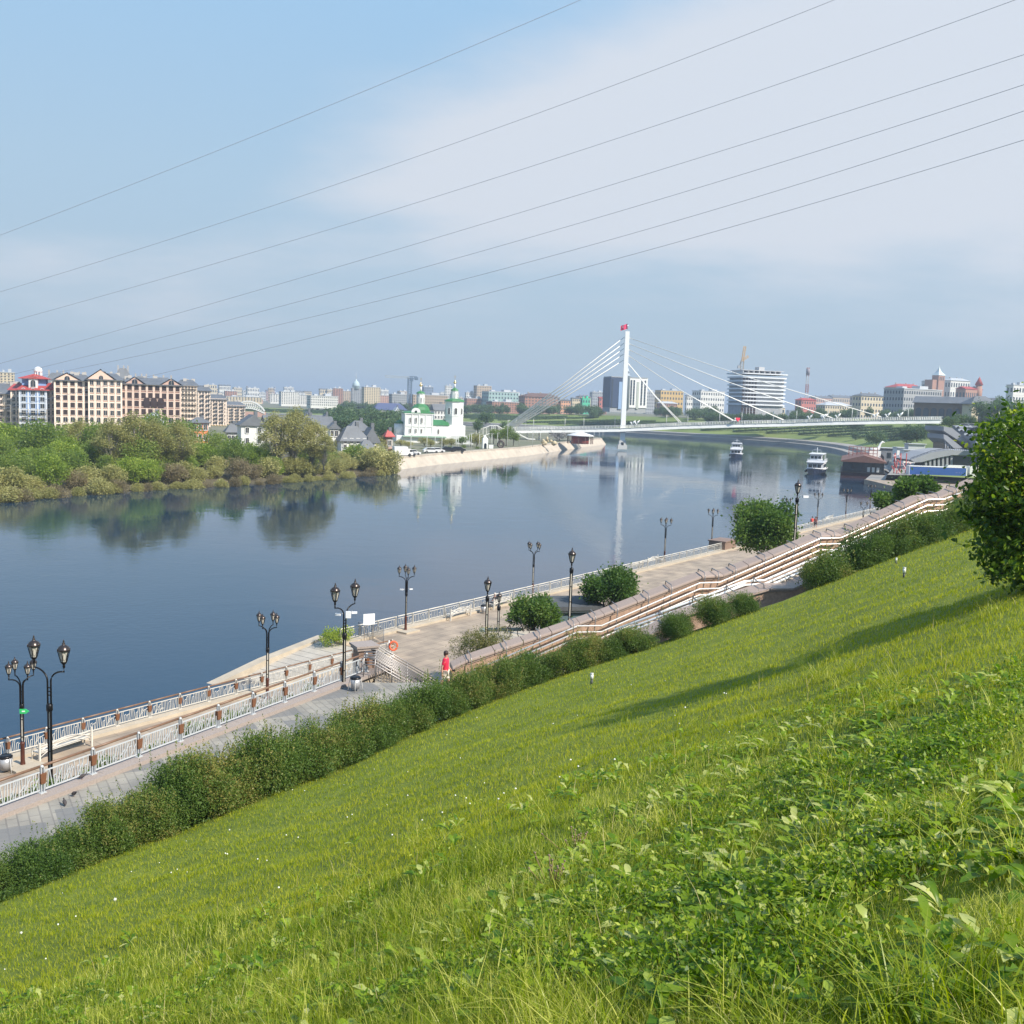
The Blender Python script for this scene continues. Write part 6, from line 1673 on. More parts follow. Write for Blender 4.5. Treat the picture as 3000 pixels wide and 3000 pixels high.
for k in range(11):
    z = 1.5 + k * (Hu - 4) / 11
    for j in range(5): m.box((-w_ * .45 + 1.0 + j * 1.9, -9.1, z + 1), (1.1, 0.3, 1.7)); 
m.build('openings', HOLE, ut)
m = MB()
for j in range(8): m.box((-w_ * .4 + j * w_ * .11, 0, Hu + 0.3), (0.5, 14, 1.2))
m.box((0, 0, Hu + 1.0), (w_ * .86, 15, 0.3)); m.box((w_ * .05, 0, Hu + 2.2), (3.5, 5, 2.2)); m.build('roof_slab', wallm((0.5, 0.5, 0.5)), ut)
def lattice(mb, a, b_, w, n, r_=0.12, up=None):
    a, b_ = Vector(a), Vector(b_); d = (b_ - a).normalized(); ref = Vector((0, 0, 1)) if abs(d.z) < 0.9 else Vector((1, 0, 0))
    u = d.cross(ref).normalized() * w / 2; v = d.cross(u).normalized() * w / 2
    cs = [u + v, u - v, -u - v, -u + v]
    for c in cs: mb.bar(a + c, b_ + c, r_ * 2)
    for i in range(n):
        p, q = a.lerp(b_, i / n), a.lerp(b_, (i + 1) / n)
        for k in range(4): mb.bar(p + cs[k], q + cs[(k + 1) % 4], r_ * 1.3)
P = PY(2174, 1075, 600)
ck = empty('tower_crane', (P.x, P.y, zb + Hu), R(0), 'yellow and grey luffing crane standing on the unfinished tower', 'crane')
m = MB(); lattice(m, (0, 0, 0), (0, 0, 6.5), 1.6, 5); m.build('mast', mat('crane_grey', (0.35, 0.33, 0.3), 0.6), ck)
m = MB(); lattice(m, (0, 0, 6), (1.0, 0, 15), 1.1, 6, .1); lattice(m, (0, 0, 7), (3.4, 0, 9.4), 1.0, 3, .1); m.build('jib', mat('crane_yellow', (0.6, 0.36, 0.12), 0.6), ck)
m = MB(); m.box((-1.8, 0, 3), (1.6, 1.5, 1.6)); m.bar((0, 0, 8.5), (-2, 0, 3.5), 0.2); m.build('counterweight', wallm(GREY_S['grey']), ck)
# --- hammerhead crane left of centre
Yc = 900; P = PY(1199, 1190, Yc)
hc_ = empty('tower_crane', (P.x, P.y, 15), 0, 'blue grey tower crane with long horizontal jib behind the church', 'crane')
zj = PY(1199, 1106, Yc).z - 15; k9 = Yc / 3000
m = MB(); lattice(m, (0, 0, 0), (0, 0, zj), 3.2, 14, .32); m.build('mast', mat('crane_blue', (0.14, 0.2, 0.28), 0.6), hc_)
m = MB(); lattice(m, (-72 * k9, 0, zj + .3), (0, 0, zj), 1.6, 16, .16); m.build('jib', mat('crane_pale', (0.45, 0.48, 0.5), 0.6), hc_)
m = MB(); lattice(m, (0, 0, zj), (21 * k9, 0, zj), 2.0, 4, .25); m.box((19 * k9, 0, zj - .8), (3, 2, 2.4)); m.box((1.6, 0, zj - 1.6), (2.6, 2.6, 3)); m.build('counter_jib', _M['crane_blue'], hc_)
# --- striped chimneys and lattice mast
def chimney(px, yt, yb, w, Y, lb):
    P = PY(px, yt, Y); zb_ = 10; H_ = P.z - zb_; o = empty('striped_chimney', (P.x, P.y, zb_), 0, lb, 'chimney', 'red and white striped chimneys'); r_ = w / 3000 * Y / 2
    segs = 9
    for k in range(segs): MB().lathe([(r_ * 1.05, H_ * k / segs), (r_, H_ * (k + 1) / segs)], 10).build('band', [mat('stripe_grey', (0.24, 0.22, 0.25), 0.8), mat('stripe_pale', (0.5, 0.52, 0.55), 0.8)][k % 2], o)
chimney(647, 1140, 1165, 4, 2600, 'farthest striped chimney, left one, just right of the scaffolded block')
chimney(724, 1131, 1165, 5, 2200, 'striped chimney above the long cream block')
chimney(805, 1133, 1160, 4.5, 2400, 'striped chimney left of the tall white apartments')
P = PY(2368, 1077, 900); o = empty('lattice_mast', (P.x, P.y, 14), 0, 'tall red and white lattice mast right of the unfinished tower', 'mast')
H_ = P.z - 14
for k in range(6):
    m = MB(); lattice(m, (0, 0, H_ * k / 6), (0, 0, H_ * (k + 1) / 6), 2.4 - .12 * k, 5, .16); m.build('section', [_M['stripe_pale'], mat('stripe_red', (0.35, 0.16, 0.15), 0.8)][k % 2], o)
m = MB(); m.lathe([(1.6, H_ - 6), (1.6, H_ - 1)], 8); m.build('antenna', _M['stripe_grey'], o)
# ------------------------------------------------------------------ riverside residential blocks at left (individual windows)
FRM = mat('window_frame_pale', (0.6, 0.53, 0.45), 0.7)
def win_mesh(w, h, arch=False, frame=FRM, glass=DARKG, t=0.11):
    """pane mesh with its own frame mesh as child; faces -Y; origin at centre bottom"""
    n = 6
    top = [(w / 2 * math.cos(math.pi * k / n), h - w / 2 + w / 2 * math.sin(math.pi * k / n)) for k in range(n + 1)] if arch else [(w / 2, h), (-w / 2, h)]
    poly = [(-w / 2, 0), (w / 2, 0)] + top
    g = MB(); g.plate(poly, -0.03, 0.12)
    if glass is not HOLE: g.box((0, -0.035, h * .5), (0.07, 0.03, h * .96), mi=1)
    p = [Vector((x, -0.08, z)) for x, z in poly]
    f = MB()
    for a, b_ in zip(p, p[1:] + p[:1]): f.bar(a, b_, t, 0.16)
    return g, f
def fblock(x0, x1, yt, Y, zb, label, wallc, pilc, fl, cols, rows, gables=(), roofm=None, dr=0.5, th_=20, base_c=None, group='riverside residential blocks under construction', wh=1.8, ww=1.25, rh=2.3, scaff=None, open_=False, balc=False, name='apartment_building'):
    th2 = R(th_); W = (x1 - x0) / 3000 * Y; w = W / (math.cos(th2) + 0.25 * math.sin(th2)); d = 14
    pm = PY((x0 + x1) / 2, yt, Y); hw = pm.z - zb
    root = empty(name, (pm.x, pm.y + 5, zb), th2, label, 'building', group)
    fh = hw / fl; y0 = -d / 2
    m = MB(); m.box((0, 0, hw / 2 - 1), (w, d, hw + 2)); m.build('wall', wallm(wallc, 0.15), root)
    p = MB()
    for c in range(cols + 1):
        x = -w / 2 + w * c / cols; p.box((min(max(x, -w / 2 + .25), w / 2 - .25), y0 - 0.12, hw / 2), (0.55, 0.3, hw))
    for f in range(1, fl): p.box((0, y0 - 0.10, fh * f), (w, 0.22, 0.35))
    p.box((0, y0 - 0.2, hw - .2), (w + .5, 0.6, 0.4)); p.build('pilasters', wallm(pilc), root)
    if base_c:
        b_ = MB(); b_.box((0, y0 - 0.045, fh * .95), (w - .02, 0.1, fh * 1.9)); b_.build('plinth_wall', wallm(base_c), root)
    g, f = win_mesh(ww, wh, False, glass=HOLE if open_ else DARKG); wo = g.build('window', [HOLE if open_ else DARKG, FRM], root); fo = f.build('frame', wallm(pilc), wo)
    ga, fa = win_mesh(ww, wh * 1.12, True); wa = ga.build('window', [DARKG, FRM], root); foa = fa.build('frame', wallm(pilc), wa)
    used = {0: False, 1: False}
    for fl_ in range(fl):
        kind = rows[fl_] if fl_ < len(rows) else 'r'
        for c in range(cols):
            x = -w / 2 + w * (c + 0.5) / cols; z = fh * fl_ + fh * 0.22
            src, frm, k = (wa, foa, 1) if kind == 'a' else (wo, fo, 0)
            if not used[k]: q = src; used[k] = True
            else:
                q = src.copy(); COL.objects.link(q); q.parent = root; fq = frm.copy(); COL.objects.link(fq); fq.parent = q
            q.location = (x, y0 - 0.12, z)
    for k, src in ((0, wo), (1, wa)):
        if not used[k]:
            for ch in [c for c in COL.objects if c.parent == src]: bpy.data.objects.remove(ch)
            bpy.data.objects.remove(src)
    r_ = MB(); r_.hip(w, d, hw, rh, 0.9, ridge=w * .32)
    for gx, gw, gh in gables:
        X = -w / 2 + w * gx; r_.add([(X - gw / 2 - .5, y0 - 0.9, hw - .2), (X + gw / 2 + .5, y0 - .9, hw - .2), (X, y0 - .9, hw + gh), (X, 2, hw + gh), (X - gw / 2 - .5, 2, hw - .2), (X + gw / 2 + .5, 2, hw - .2)], [(0, 2, 3, 4), (1, 5, 3, 2)])
    r_.build('roof', roofm or ROOFG, root)
    for gx, gw, gh in gables:
        X = -w / 2 + w * gx
        MB().plate([(X - gw / 2, hw - .3), (X + gw / 2, hw - .3), (X, hw + gh - .35)], y0 - 0.5, y0 + 3).build('gable_wall', wallm(tuple((a_ + b_) / 2 for a_, b_ in zip(wallc, pilc))), root)
        gg, ff = win_mesh(ww * 1.1, wh * .8, True); gg.build('window', [DARKG, FRM], root, (X, y0 - 0.55, hw - .1))
    c_ = MB(); rd = random.Random(int(x0))
    for k in range(max(3, int(w / 5))):
        x = rd.uniform(-w * .42, w * .42); y = rd.uniform(-2, 4); c_.box((x, y, hw + rh * .75), (rd.uniform(.7, 1.6), 0.9, rh * .5 + rd.uniform(.5, 1.6)))
    c_.build('chimneys', wallm((0.5, 0.47, 0.43)), root)
    if scaff:
        s_ = MB(); n = int(w / 2.4)
        for i in range(n + 1):
            x = -w / 2 + w * i / n; s_.bar((x, y0 - 1.4, 0), (x, y0 - 1.4, fh * scaff), 0.1)
            s_.bar((x, y0 - .6, 0), (x, y0 - .6, fh * scaff), 0.08)
        k = 0
        while k * 2.0 < fh * scaff:
            s_.box((0, y0 - 1.0, k * 2.0), (w, 0.85, 0.09)); s_.bar((-w / 2, y0 - 1.4, k * 2 + 1), (w / 2, y0 - 1.4, k * 2 + 1), 0.07)
            for i in range(0, n, 2): s_.bar((-w / 2 + w * i / n, y0 - 1.4, k * 2), (-w / 2 + w * (i + 1) / n, y0 - 1.4, k * 2 + 2), 0.06)
            k += 1
        s_.build('scaffolding', mat('scaffold_beige', (0.45, 0.4, 0.32), 0.8), root)
    if balc:
        for fl_ in range(1, fl):
            for c in range(0, cols, 2):
                x = -w / 2 + w * (c + 0.5) / cols; q = MB(); q.box((x, y0 - .7, fh * fl_ + .1), (w / cols * .95, 1.2, .15))
                for j in range(7): q.bar((x - w / cols * .45 + j * w / cols * .15, y0 - 1.28, fh * fl_ + .1), (x - w / cols * .45 + j * w / cols * .15, y0 - 1.28, fh * fl_ + 1.1), .06)
                q.bar((x - w / cols * .47, y0 - 1.28, fh * fl_ + 1.1), (x + w / cols * .47, y0 - 1.28, fh * fl_ + 1.1), .08); q.build('balcony', ROOFG, root)
    return root, w, hw, y0, fh
ZB = 3.0
PINK, CRM, BRK, SALM = (0.6, 0.40, 0.3), (0.92, 0.76, 0.63), (0.68, 0.36, 0.26), (0.76, 0.40, 0.27)
fblock(-70, 20, 1152, 352, ZB, 'cream scaffolded wing with grey roof at the left edge', (0.55, 0.52, 0.45), CRM, 6, 4, 'rarrrr', scaff=4.5, rh=3.5)
fblock(18, 48, 1141, 351, ZB, 'narrow cream scaffolded bay with red roof left of the blue facade', (0.55, 0.52, 0.45), CRM, 6, 2, 'rarrrr', roofm=ROOFR, scaff=4.5)
rb, w, hw, y0, fh = fblock(44, 120, 1141, 348, ZB, 'blue stuccoed facade with red roofs and a white dome, scaffolding on its lower floors', (0.22, 0.37, 0.66), (0.62, 0.66, 0.72), 6, 3, 'rarraa', roofm=ROOFR, scaff=3.2, wh=2.0, ww=1.4, rh=2.3)
MB().box((0, 0.8, fh * 1.55), (w + .06, 12.6, fh * 3.1 + .02)).build('lower_wall', wallm(CRM), rb)
MB().box((0, 1.5, hw + 1.9), (w * .86, 9, 3.8)).box((0, -4.2, hw + 1.9), (w * .32, 3.4, 3.8), mi=1).build('upper_storey', [wallm((0.22, 0.37, 0.66)), wallm((0.72, 0.72, 0.72))], rb)
MB().hip(w * .9, 9.5, hw + 3.85, 1.7, .9, c=(0, 1.2)).gable(w * .34, 3.6, hw + 3.8, 1.2, .3, axis='y', c=(0, -4.3)).build('roof', ROOFR, rb)
gg, ff = win_mesh(1.6, 2.6, True); q = gg.build('window', [DARKG, FRM], rb, (0, -5.95, hw + .8)); ff.build('frame', WHITE, q)
dm = MB(); dm.lathe([(1.3, hw + 6.1), (1.4, hw + 6.3), (1.35, hw + 6.8), (1.0, hw + 7.5), (0.5, hw + 7.8), (0, hw + 7.9)], 14, c=(1, 1, 0))
for k in range(8): a = math.pi * k / 4; dm.box((1 + 1.15 * math.cos(a), 1 + 1.15 * math.sin(a), hw + 5.4), (.3, .3, 1.7), rz=a)
dm.build('dome', mat('dome_white', (0.8, 0.79, 0.76), 0.5), rb)
fblock(118, 150, 1141, 352, ZB, 'narrow scaffolded bay with red roof between the blue facade and the brick block', (0.5, 0.42, 0.33), CRM, 6, 2, 'rarrrr', roofm=ROOFR, scaff=6)
fblock(147, 248, 1114, 350, ZB, 'cream and orange brick block with low gable and dark openings right of the blue facade', SALM, CRM, 7, 5, 'rarrrrr', gables=((0.36, 9, 2.6),), base_c=(0.55, 0.52, 0.46), wh=1.9, ww=1.5, open_=True)
fblock(246, 340, 1112, 352, ZB, 'cream and brick block with tall pointed gable and seven storeys, left of the arcaded wing', BRK, CRM, 7, 5, 'rarrrrr', gables=((0.38, 9.5, 3.6),), base_c=(0.55, 0.52, 0.46), wh=1.8, ww=1.2)
r5, w, hw, y0, fh = fblock(338, 512, 1126, 358, ZB, 'brown brick wing with two gables and big open arches behind the tall pale trees', (0.45, 0.22, 0.17), (0.72, 0.55, 0.45), 6, 9, 'rarrrr', gables=((0.25, 7, 2.6), (0.84, 7.5, 2.4)), wh=2.2, ww=1.6, open_=True, dr=.4)
for k, gx in enumerate((0.44, 0.555, 0.67)):
    MB().plate([(-1.0, 0), (1.0, 0)] + [(1.0 * math.cos(a), 2.6 + 1.0 * math.sin(a)) for a in [math.pi * q / 8 for q in range(9)]], y0 - .35, y0 - .2).build('arch_opening', HOLE, r5, (-w / 2 + w * gx, 0, fh * 3.1))
fblock(508, 562, 1129, 400, ZB, 'pale scaffolded wing stepping down right of the arched brick wing', (0.56, 0.44, 0.36), CRM, 8, 6, 'rrrrrrrr', scaff=7.8, wh=1.6, ww=1.1)
fblock(560, 603, 1144, 440, ZB, 'pinkish stepped wing with iron balconies, left of the yellow wings', (0.58, 0.40, 0.33), CRM, 8, 5, 'rrrrrrrr', balc=True, wh=1.6, ww=1.0)
fblock(601, 651, 1170, 470, ZB, 'left yellow stepped wing with dark balconies and slate roof', (0.62, 0.47, 0.2), CRM, 7, 6, 'rrarrrr', balc=True, wh=1.7, ww=1.0)
fblock(648, 706, 1190, 500, ZB, 'right yellow stepped wing with dark balconies, lowest of the row', (0.64, 0.47, 0.2), CRM, 6, 7, 'rrarrr', balc=True, wh=1.7, ww=1.0)
for x0, x1, yt, Y, lb in ((128, 200, 1096, 420, 'dark roofed rear block with gable behind the blue facade'), (196, 262, 1100, 430, 'rear block with hipped slate roof and vents behind the orange brick block'), (335, 385, 1082, 440, 'rear block with little pagoda like roof top above the brick wing'), (430, 520, 1110, 440, 'rear block with slate roof and pale chimneys above the arched wing'), (385, 440, 1106, 445, 'rear block with dark roof between the two higher rear roofs')):
    building(x0, x1, yt - 4, Y, ZB, 'tan', lb, 7, 5, 'hip', ROOFG, th_=22, dr=.6, group='rear residential blocks', rh=4.5)
# near orange house, long green roof, white mansion and gabled houses
def house(x0, x1, yt, Y, wallc, label, roof='gabley', rm=None, th_=28, dr=.7, fl=2, cols=3, zb=2.8, rh=3.0, cat='house', name='house'):
    th2 = R(th_); W = (x1 - x0) / 3000 * Y; w = W / (math.cos(th2) + dr * math.sin(th2)); d = w * dr
    pm = PY((x0 + x1) / 2, yt, Y); h = pm.z - zb; hw = h - rh
    root = empty(name, (pm.x, pm.y, zb), th2, label, cat, 'houses behind the thicket')
    MB().box((0, 0, hw / 2 - .5), (w, d, hw + 1)).build('wall', wallm(wallc, 0.08), root)
    if roof == 'gabley':
        MB().plate([(-w / 2, hw - .02), (w / 2, hw - .02), (0, hw + rh - .15)], -d / 2 + .02, d / 2 - .02).build('gable_wall', wallm(wallc, 0.08), root)
        MB().gable(w, d, hw, rh, .6, axis='y').build('roof', rm or ROOFG, root)
    elif roof == 'gable': MB().gable(w, d, hw, rh, .6).build('roof', rm or ROOFG, root)
    else: MB().hip(w, d, hw, rh, .7).build('roof', rm or ROOFG, root)
    g, f = win_mesh(1.0, 1.7); wo = g.build('window', [DARKG, FRM], root); fo = f.build('frame', WHITE, wo); first = True
    for k in range(fl):
        for c in range(cols):
            for face in (0, 1):
                if first: q = wo; first = False
                else: q = wo.copy(); COL.objects.link(q); q.parent = root; fq = fo.copy(); COL.objects.link(fq); fq.parent = q
                z = hw * (k + .25) / fl
                if face == 0: q.location = (-w / 2 + w * (c + .5) / cols, -d / 2 - .1, z)
                else: q.location = (w / 2 + .1, -d / 2 + d * (c + .5) / cols, z); q.rotation_euler = (0, 0, R(90))
    MB().box((w * .2, d * .1, hw + rh * .8), (.9, .9, rh)).build('chimney', ROOFG, root)
    return root, w, d, hw
house(556, 610, 1222, 300, (0.70, 0.24, 0.10), 'bright orange house half hidden by pale trees', 'hip', ROOFG, rh=1.5)
house(420, 480, 1208, 300, (0.5, 0.45, 0.38), 'pale roofed low house among trees below the arched wing', 'gabley', ROOFW)
house(660, 700, 1240, 300, (0.6, 0.58, 0.55), 'low white annex with slate roof left of the white mansion', 'hip', rh=2.5, fl=1)
house(694, 778, 1214, 290, (0.68, 0.67, 0.64), 'white mansion with grey pediment left of the olive trees', 'gabley', fl=2, cols=2)
house(770, 975, 1218, 300, (0.66, 0.62, 0.54), 'long cream mansion seen through the olive trees', 'gable', fl=2, cols=8, dr=.35, rh=3.5)
house(960, 992, 1238, 285, (0.72, 0.70, 0.66), 'narrow white end wing with pediment right of the olive trees', 'gabley', cols=2, rh=1.6)
house(986, 1078, 1248, 285, (0.70, 0.68, 0.64), 'white house with wide slate roof and small gables', 'hip', rh=4, cols=4, dr=.6)
house(1056, 1110, 1252, 292, (0.72, 0.69, 0.65), 'white gabled house facing the river, right of the slate roofed one', 'gabley', cols=3, rh=4.2)
house(1010, 1085, 1232, 320, (0.68, 0.66, 0.62), 'white house with faceted grey dome like roof behind the gables', 'hip', rh=3)
house(1044, 1102, 1288, 262, (0.3, 0.25, 0.2), 'small dark roofed pavilion at the edge of the thicket', 'hip', rh=2.6, fl=1, zb=1.5)
house(880, 920, 1205, 520, (0.7, 0.68, 0.62), 'white gabled house behind the olive trees, left one', 'gabley', rh=4)
house(935, 970, 1213, 500, (0.7, 0.68, 0.62), 'white gabled house behind the olive trees, right one', 'gabley', rh=4)
house(1128, 1150, 1258, 300, (0.25, 0.2, 0.16), 'small hut with bright red roof left of the church', 'hip', ROOFR, rh=2, fl=1, cols=1)
house(1137, 1164, 1308, 268, (0.62, 0.20, 0.12), 'plain orange brick shed behind the pale embankment', 'flat' if 0 else 'hip', mat('roof_tan', (0.4, 0.25, 0.18), .7), rh=.4, fl=1, cols=1, dr=.5)
house(1090, 1190, 1181, 780, (0.62, 0.60, 0.56), 'long white manor with blue roof left of the church', 'hip', mat('roof_blue', (0.05, 0.07, 0.16), 0.6), cols=9, rh=5, zb=5, dr=.3)
house(1148, 1174, 1192, 700, (0.65, 0.55, 0.3), 'yellow gabled house below the blue roofed manor', 'gabley', ROOFW, rh=4, zb=6)
house(1262, 1308, 1183, 640, (0.7, 0.69, 0.66), 'white house with dark roof directly behind the church', 'gable', rh=4, zb=6, cols=4)
# bow arch (stadium roof)
P = PY(728, 1210, 700); a_ = empty('arch_roof', (P.x, P.y, P.z), R(5), 'white curved lattice roof right of the yellow wings', 'roof structure')
m = MB(); n = 16; w_ = 92 / 3000 * 700
tp = [(-w_ / 2 + w_ * k / n, 0, 6.5 * math.sin(math.pi * k / n) ** .7 + 1.5) for k in range(n + 1)]; bt_ = [(-w_ / 2 + w_ * k / n, 0, 3.2 * math.sin(math.pi * k / n)) for k in range(n + 1)]
for k in range(n): m.bar(tp[k], tp[k + 1], .9); m.bar(bt_[k], bt_[k + 1], .6); m.bar(bt_[k], tp[k + 1], .35); m.bar(tp[k], bt_[k + 1], .35)
m.build('truss', WHITE, a_)
MB().box((0, 3, -3), (w_, 6, 8)).build('wall', wallm(GREY_S['pink']), a_)

# ------------------------------------------------------------------ church
CH = PY(1246.7, 1295, 360); cs = 1 / 32.2
church = empty('church', (CH.x, CH.y, 2.8), R(14), 'white orthodox church with green roofs, gilded onion domes and a tall bell tower', 'church')
CWH = mat('church_white', (0.76, 0.76, 0.73), 0.6, var=0.06, vscale=.6); CGR = mat('church_green_roof', (0.055, 0.22, 0.075), 0.45, var=0.25, vscale=.5); GOLD = mat('gilding', (0.85, 0.62, 0.28), 0.28, metal=1.0)
zb0 = CH.z - 2.8
def cxz(x, y): return ((x - 760) * cs, (1140 - y) * cs + zb0)
def part_win(parent, x, z, w, h, y, arch=True, rz=0.0, X=None):
    g, f = win_mesh(w, h, arch); q = g.build('window', [DARKG, FRM], parent, (x, y, z)); q.rotation_euler = (0, 0, rz); f.build('frame', CWH, q); return q
# podium
x0, _ = cxz(425, 0); x1, zt = cxz(1205, 1065)
MB().box(((x0 + x1) / 2, 1, zt / 2 - 1), (x1 - x0 + 1, 12, zt + 2)).build('podium', CWH, church)
MB().box(((x0 + x1) / 2 - 3, -5.3, zt - .25), ((x1 - x0) * .62, 1.6, .5)).build('podium_roof', mat('pale_green_roof', (0.30, 0.42, 0.33), 0.5), church)
# nave cube
xa, za = cxz(505, 1065); xb, ze = cxz(860, 812); wN = xb - xa; nb_ = (xa + xb) / 2
nd = 9.0
m = MB(); m.box((nb_ - .6, 1, (za + ze) / 2), (wN - 1.2, nd, ze - za)); m.build('nave', CWH, church)
m = MB()
for k in range(5): m.box((xa + .2 + (wN - 1.6) * k / 4 , 1 - nd / 2 - .08, (za + ze) / 2), (.35, .2, ze - za))
m.box((nb_ - .6, 1 - nd / 2 - .12, ze - .3), (wN - .8, .3, .5)); m.box((nb_ - .6, 1 - nd / 2 - .08, (za + ze) / 2 - .8), (wN - 1.0, .2, .25)); m.build('pilasters', CWH, church)
for gx in (0.36, ):
    X = xa + wN * .34; m = MB(); m.plate([(X - 1.6, ze - .2), (X + 1.6, ze - .2)] + [(X + 1.6 * math.cos(a), ze + .2 + 1.5 * math.sin(a)) for a in [math.pi * q / 8 for q in range(9)]], 1 - nd / 2 - .2, 1 - nd / 2 + .5); m.build('gable', CWH, church)
    MB().lathe([(0.42, 0), (0.42, .1)], 12).build('window', DARKG, church, (X, 1 - nd / 2 - .22, ze + .35)).rotation_euler = (R(90), 0, 0)
for X in [xa + wN * t for t in (.17, .35, .53)]:
    part_win(church, X, za + 4.3, .6, 1.9, 1 - nd / 2 - .12); part_win(church, X, za + .7, .6, 1.7, 1 - nd / 2 - .12)
for yy in (-1.5, 1.5): part_win(church, xb - 1.2 + .1, za + 4.3, .6, 1.9, yy, rz=R(90))
MB().hip(wN - 1, nd + .2, ze, 1.0, .25, c=(nb_ - .6, 1)).build('eaves_roof', CGR, church)
# cloister dome + lantern + onion
xd, zd = cxz(697, 815); _, zd2 = cxz(0, 716)
prof = [(3.35, zd - .2), (3.5, zd + .2), (3.4, zd + 1.1), (2.9, zd + 2.1), (2.1, zd + 2.8), (1.4, zd2 + .1)]
MB().lathe(prof, 8, c=(xd, 1, 0), sm=False, a0=R(22.5)).build('dome', CGR, church)
_, zl = cxz(0, 605)
l_ = MB(); l_.lathe([(1.4, zd2 - .1), (1.4, zl), (1.55, zl + .05), (1.55, zl + .2)], 8, c=(xd, 1, 0), sm=False, a0=R(22.5)); lo_ = l_.build('drum', CWH, church)
for a in (-90, -45, 0, -135):
    part_win(lo_, xd + 1.33 * math.cos(R(a)), zd2 + .5, .45, 1.8, 1 + 1.33 * math.sin(R(a)), rz=R(a + 90))
_, z1 = cxz(0, 575)
MB().lathe([(1.6, zl + .2), (1.5, z1 - .4), (.9, z1), (.5, z1 + .1)], 8, c=(xd, 1, 0), sm=False).build('drum_cap', CGR, church)
def onion(x, y, z, r_, neck, name='onion_dome'):
    MB().lathe([(r_ * .55, z - neck), (r_ * .5, z - r_ * .6)], 8, c=(x, y, 0)).build('neck', CWH, church)
    MB().lathe([(r_ * .5, z - r_ * .75), (r_ * .9, z - r_ * .4), (r_, z), (r_ * .8, z + r_ * .5), (r_ * .35, z + r_ * 1.0), (r_ * .12, z + r_ * 1.4), (0.03, z + r_ * 1.9)], 12, c=(x, y, 0)).build(name, GOLD, church)
    c = MB(); c.box((x, y, z + r_ * 1.9 + .7), (.09, .09, 1.6)); c.box((x, y, z + r_ * 1.9 + 1.05), (.7, .08, .09)); c.box((x, y, z + r_ * 1.9 + .7), (.4, .08, .08)); c.build('cross', GOLD, church)
_, zo = cxz(0, 505); onion(xd, 1, zo, .62, 2.2)
# apse left
xp, zp = cxz(465, 938); MB().lathe([(1.9, za), (1.9, zp)], 10, c=(xp, 1, 0)).build('apse', CWH, church); MB().lathe([(2.05, zp), (.2, zp + 1.3)], 10, c=(xp, 1, 0)).build('apse_roof', CGR, church)
# refectory
xr0, zr = cxz(760, 942); xr1, zr2 = cxz(1000, 886)
MB().box(((xr0 + xr1) / 2, 1, (za + zr) / 2), (xr1 - xr0, 8, zr - za)).build('refectory', CWH, church)
MB().gable(xr1 - xr0, 8, zr, zr2 - zr, .3, c=((xr0 + xr1) / 2, 1)).build('refectory_roof', CGR, church)
for t in (.2, .53): part_win(church, xr0 + (xr1 - xr0) * t, za + .6, .7, 1.8, -3.08)
# bell tower
xt, _ = cxz(1085, 0); _, zb1 = cxz(0, 940); _, zb2 = cxz(0, 684)
MB().box((xt, 1, (za + zb1) / 2), (7.0, 7.0, zb1 - za)).build('tower_base', CWH, church)
MB().lathe([(3.3, zb1), (3.3, zb2), (3.5, zb2 + .05), (3.5, zb2 + .3)], 8, c=(xt, 1, 0), sm=False, a0=R(22.5)).build('bell_stage', CWH, church)
_, zm = cxz(0, 838); MB().lathe([(3.42, zm - .15), (3.42, zm + .15)], 8, c=(xt, 1, 0), sm=False, a0=R(22.5)).build('cornice', CWH, church)
for a in (-90, -45, 0, -135, 180):
    part_win(church, xt + 3.08 * math.cos(R(a)), zm + .6, 1.0, 2.3, 1 + 3.08 * math.sin(R(a)), rz=R(a + 90))
_, z3 = cxz(0, 640); MB().lathe([(3.7, zb2 + .3), (3.3, zb2 + .9), (1.6, z3)], 8, c=(xt, 1, 0), sm=False, a0=R(22.5)).build('tower_roof', CGR, church)
_, z4 = cxz(0, 560); MB().lathe([(1.25, z3 - .1), (1.25, z4), (1.4, z4 + .05), (1.4, z4 + .15)], 8, c=(xt, 1, 0), sm=False).build('upper_drum', CWH, church)
for a in (-90, -22, -45): part_win(church, xt + 1.17 * math.cos(R(a)), z3 + .4, .4, 1.5, 1 + 1.17 * math.sin(R(a)), rz=R(a + 90))
_, z5 = cxz(0, 525); MB().lathe([(1.4, z4 + .15), (1.2, z4 + .7), (.5, z5), (.4, z5 + .2)], 8, c=(xt, 1, 0), sm=False).build('upper_cap', CGR, church)
_, zo = cxz(0, 460); onion(xt, 1, zo, .55, 2.0)
# white wall with little green roofs and gate
x0, z0 = cxz(1045, 1120); x1, z1 = cxz(1265, 1065)
tag(MB().box((0, 0, 1.0), (8.0, .6, 3.2)).build('churchyard_wall', CWH, None, (church.location.x + 13, church.location.y - 5, 3.0)), 'white wall running down from the bell tower', 'wall')
P = PY(1421, 1290, 325); gt_ = empty('gate_chapel', (P.x, P.y, 2.8), R(12), 'small white gatehouse with pitched top right of the church', 'gatehouse')
hh = PY(1421, 1276, 325).z - 2.8
MB().box((0, 0, (hh - 1.2) / 2), (1.7, 1.7, hh - 1.2)).lathe([(1.3, hh - 1.2), (0.5, hh - .4), (0, hh + .2)], 4, a0=R(45), sm=False).build('body', CWH, gt_)
MB().plate([(-.4, 0), (.4, 0), (.4, 1.4), (0, 1.8), (-.4, 1.4)], -.9, -.84).build('doorway', DARKG, gt_)
MB().box((2.0, 0, .6), (1.4, .4, 1.2)).build('side_wall', CWH, gt_)

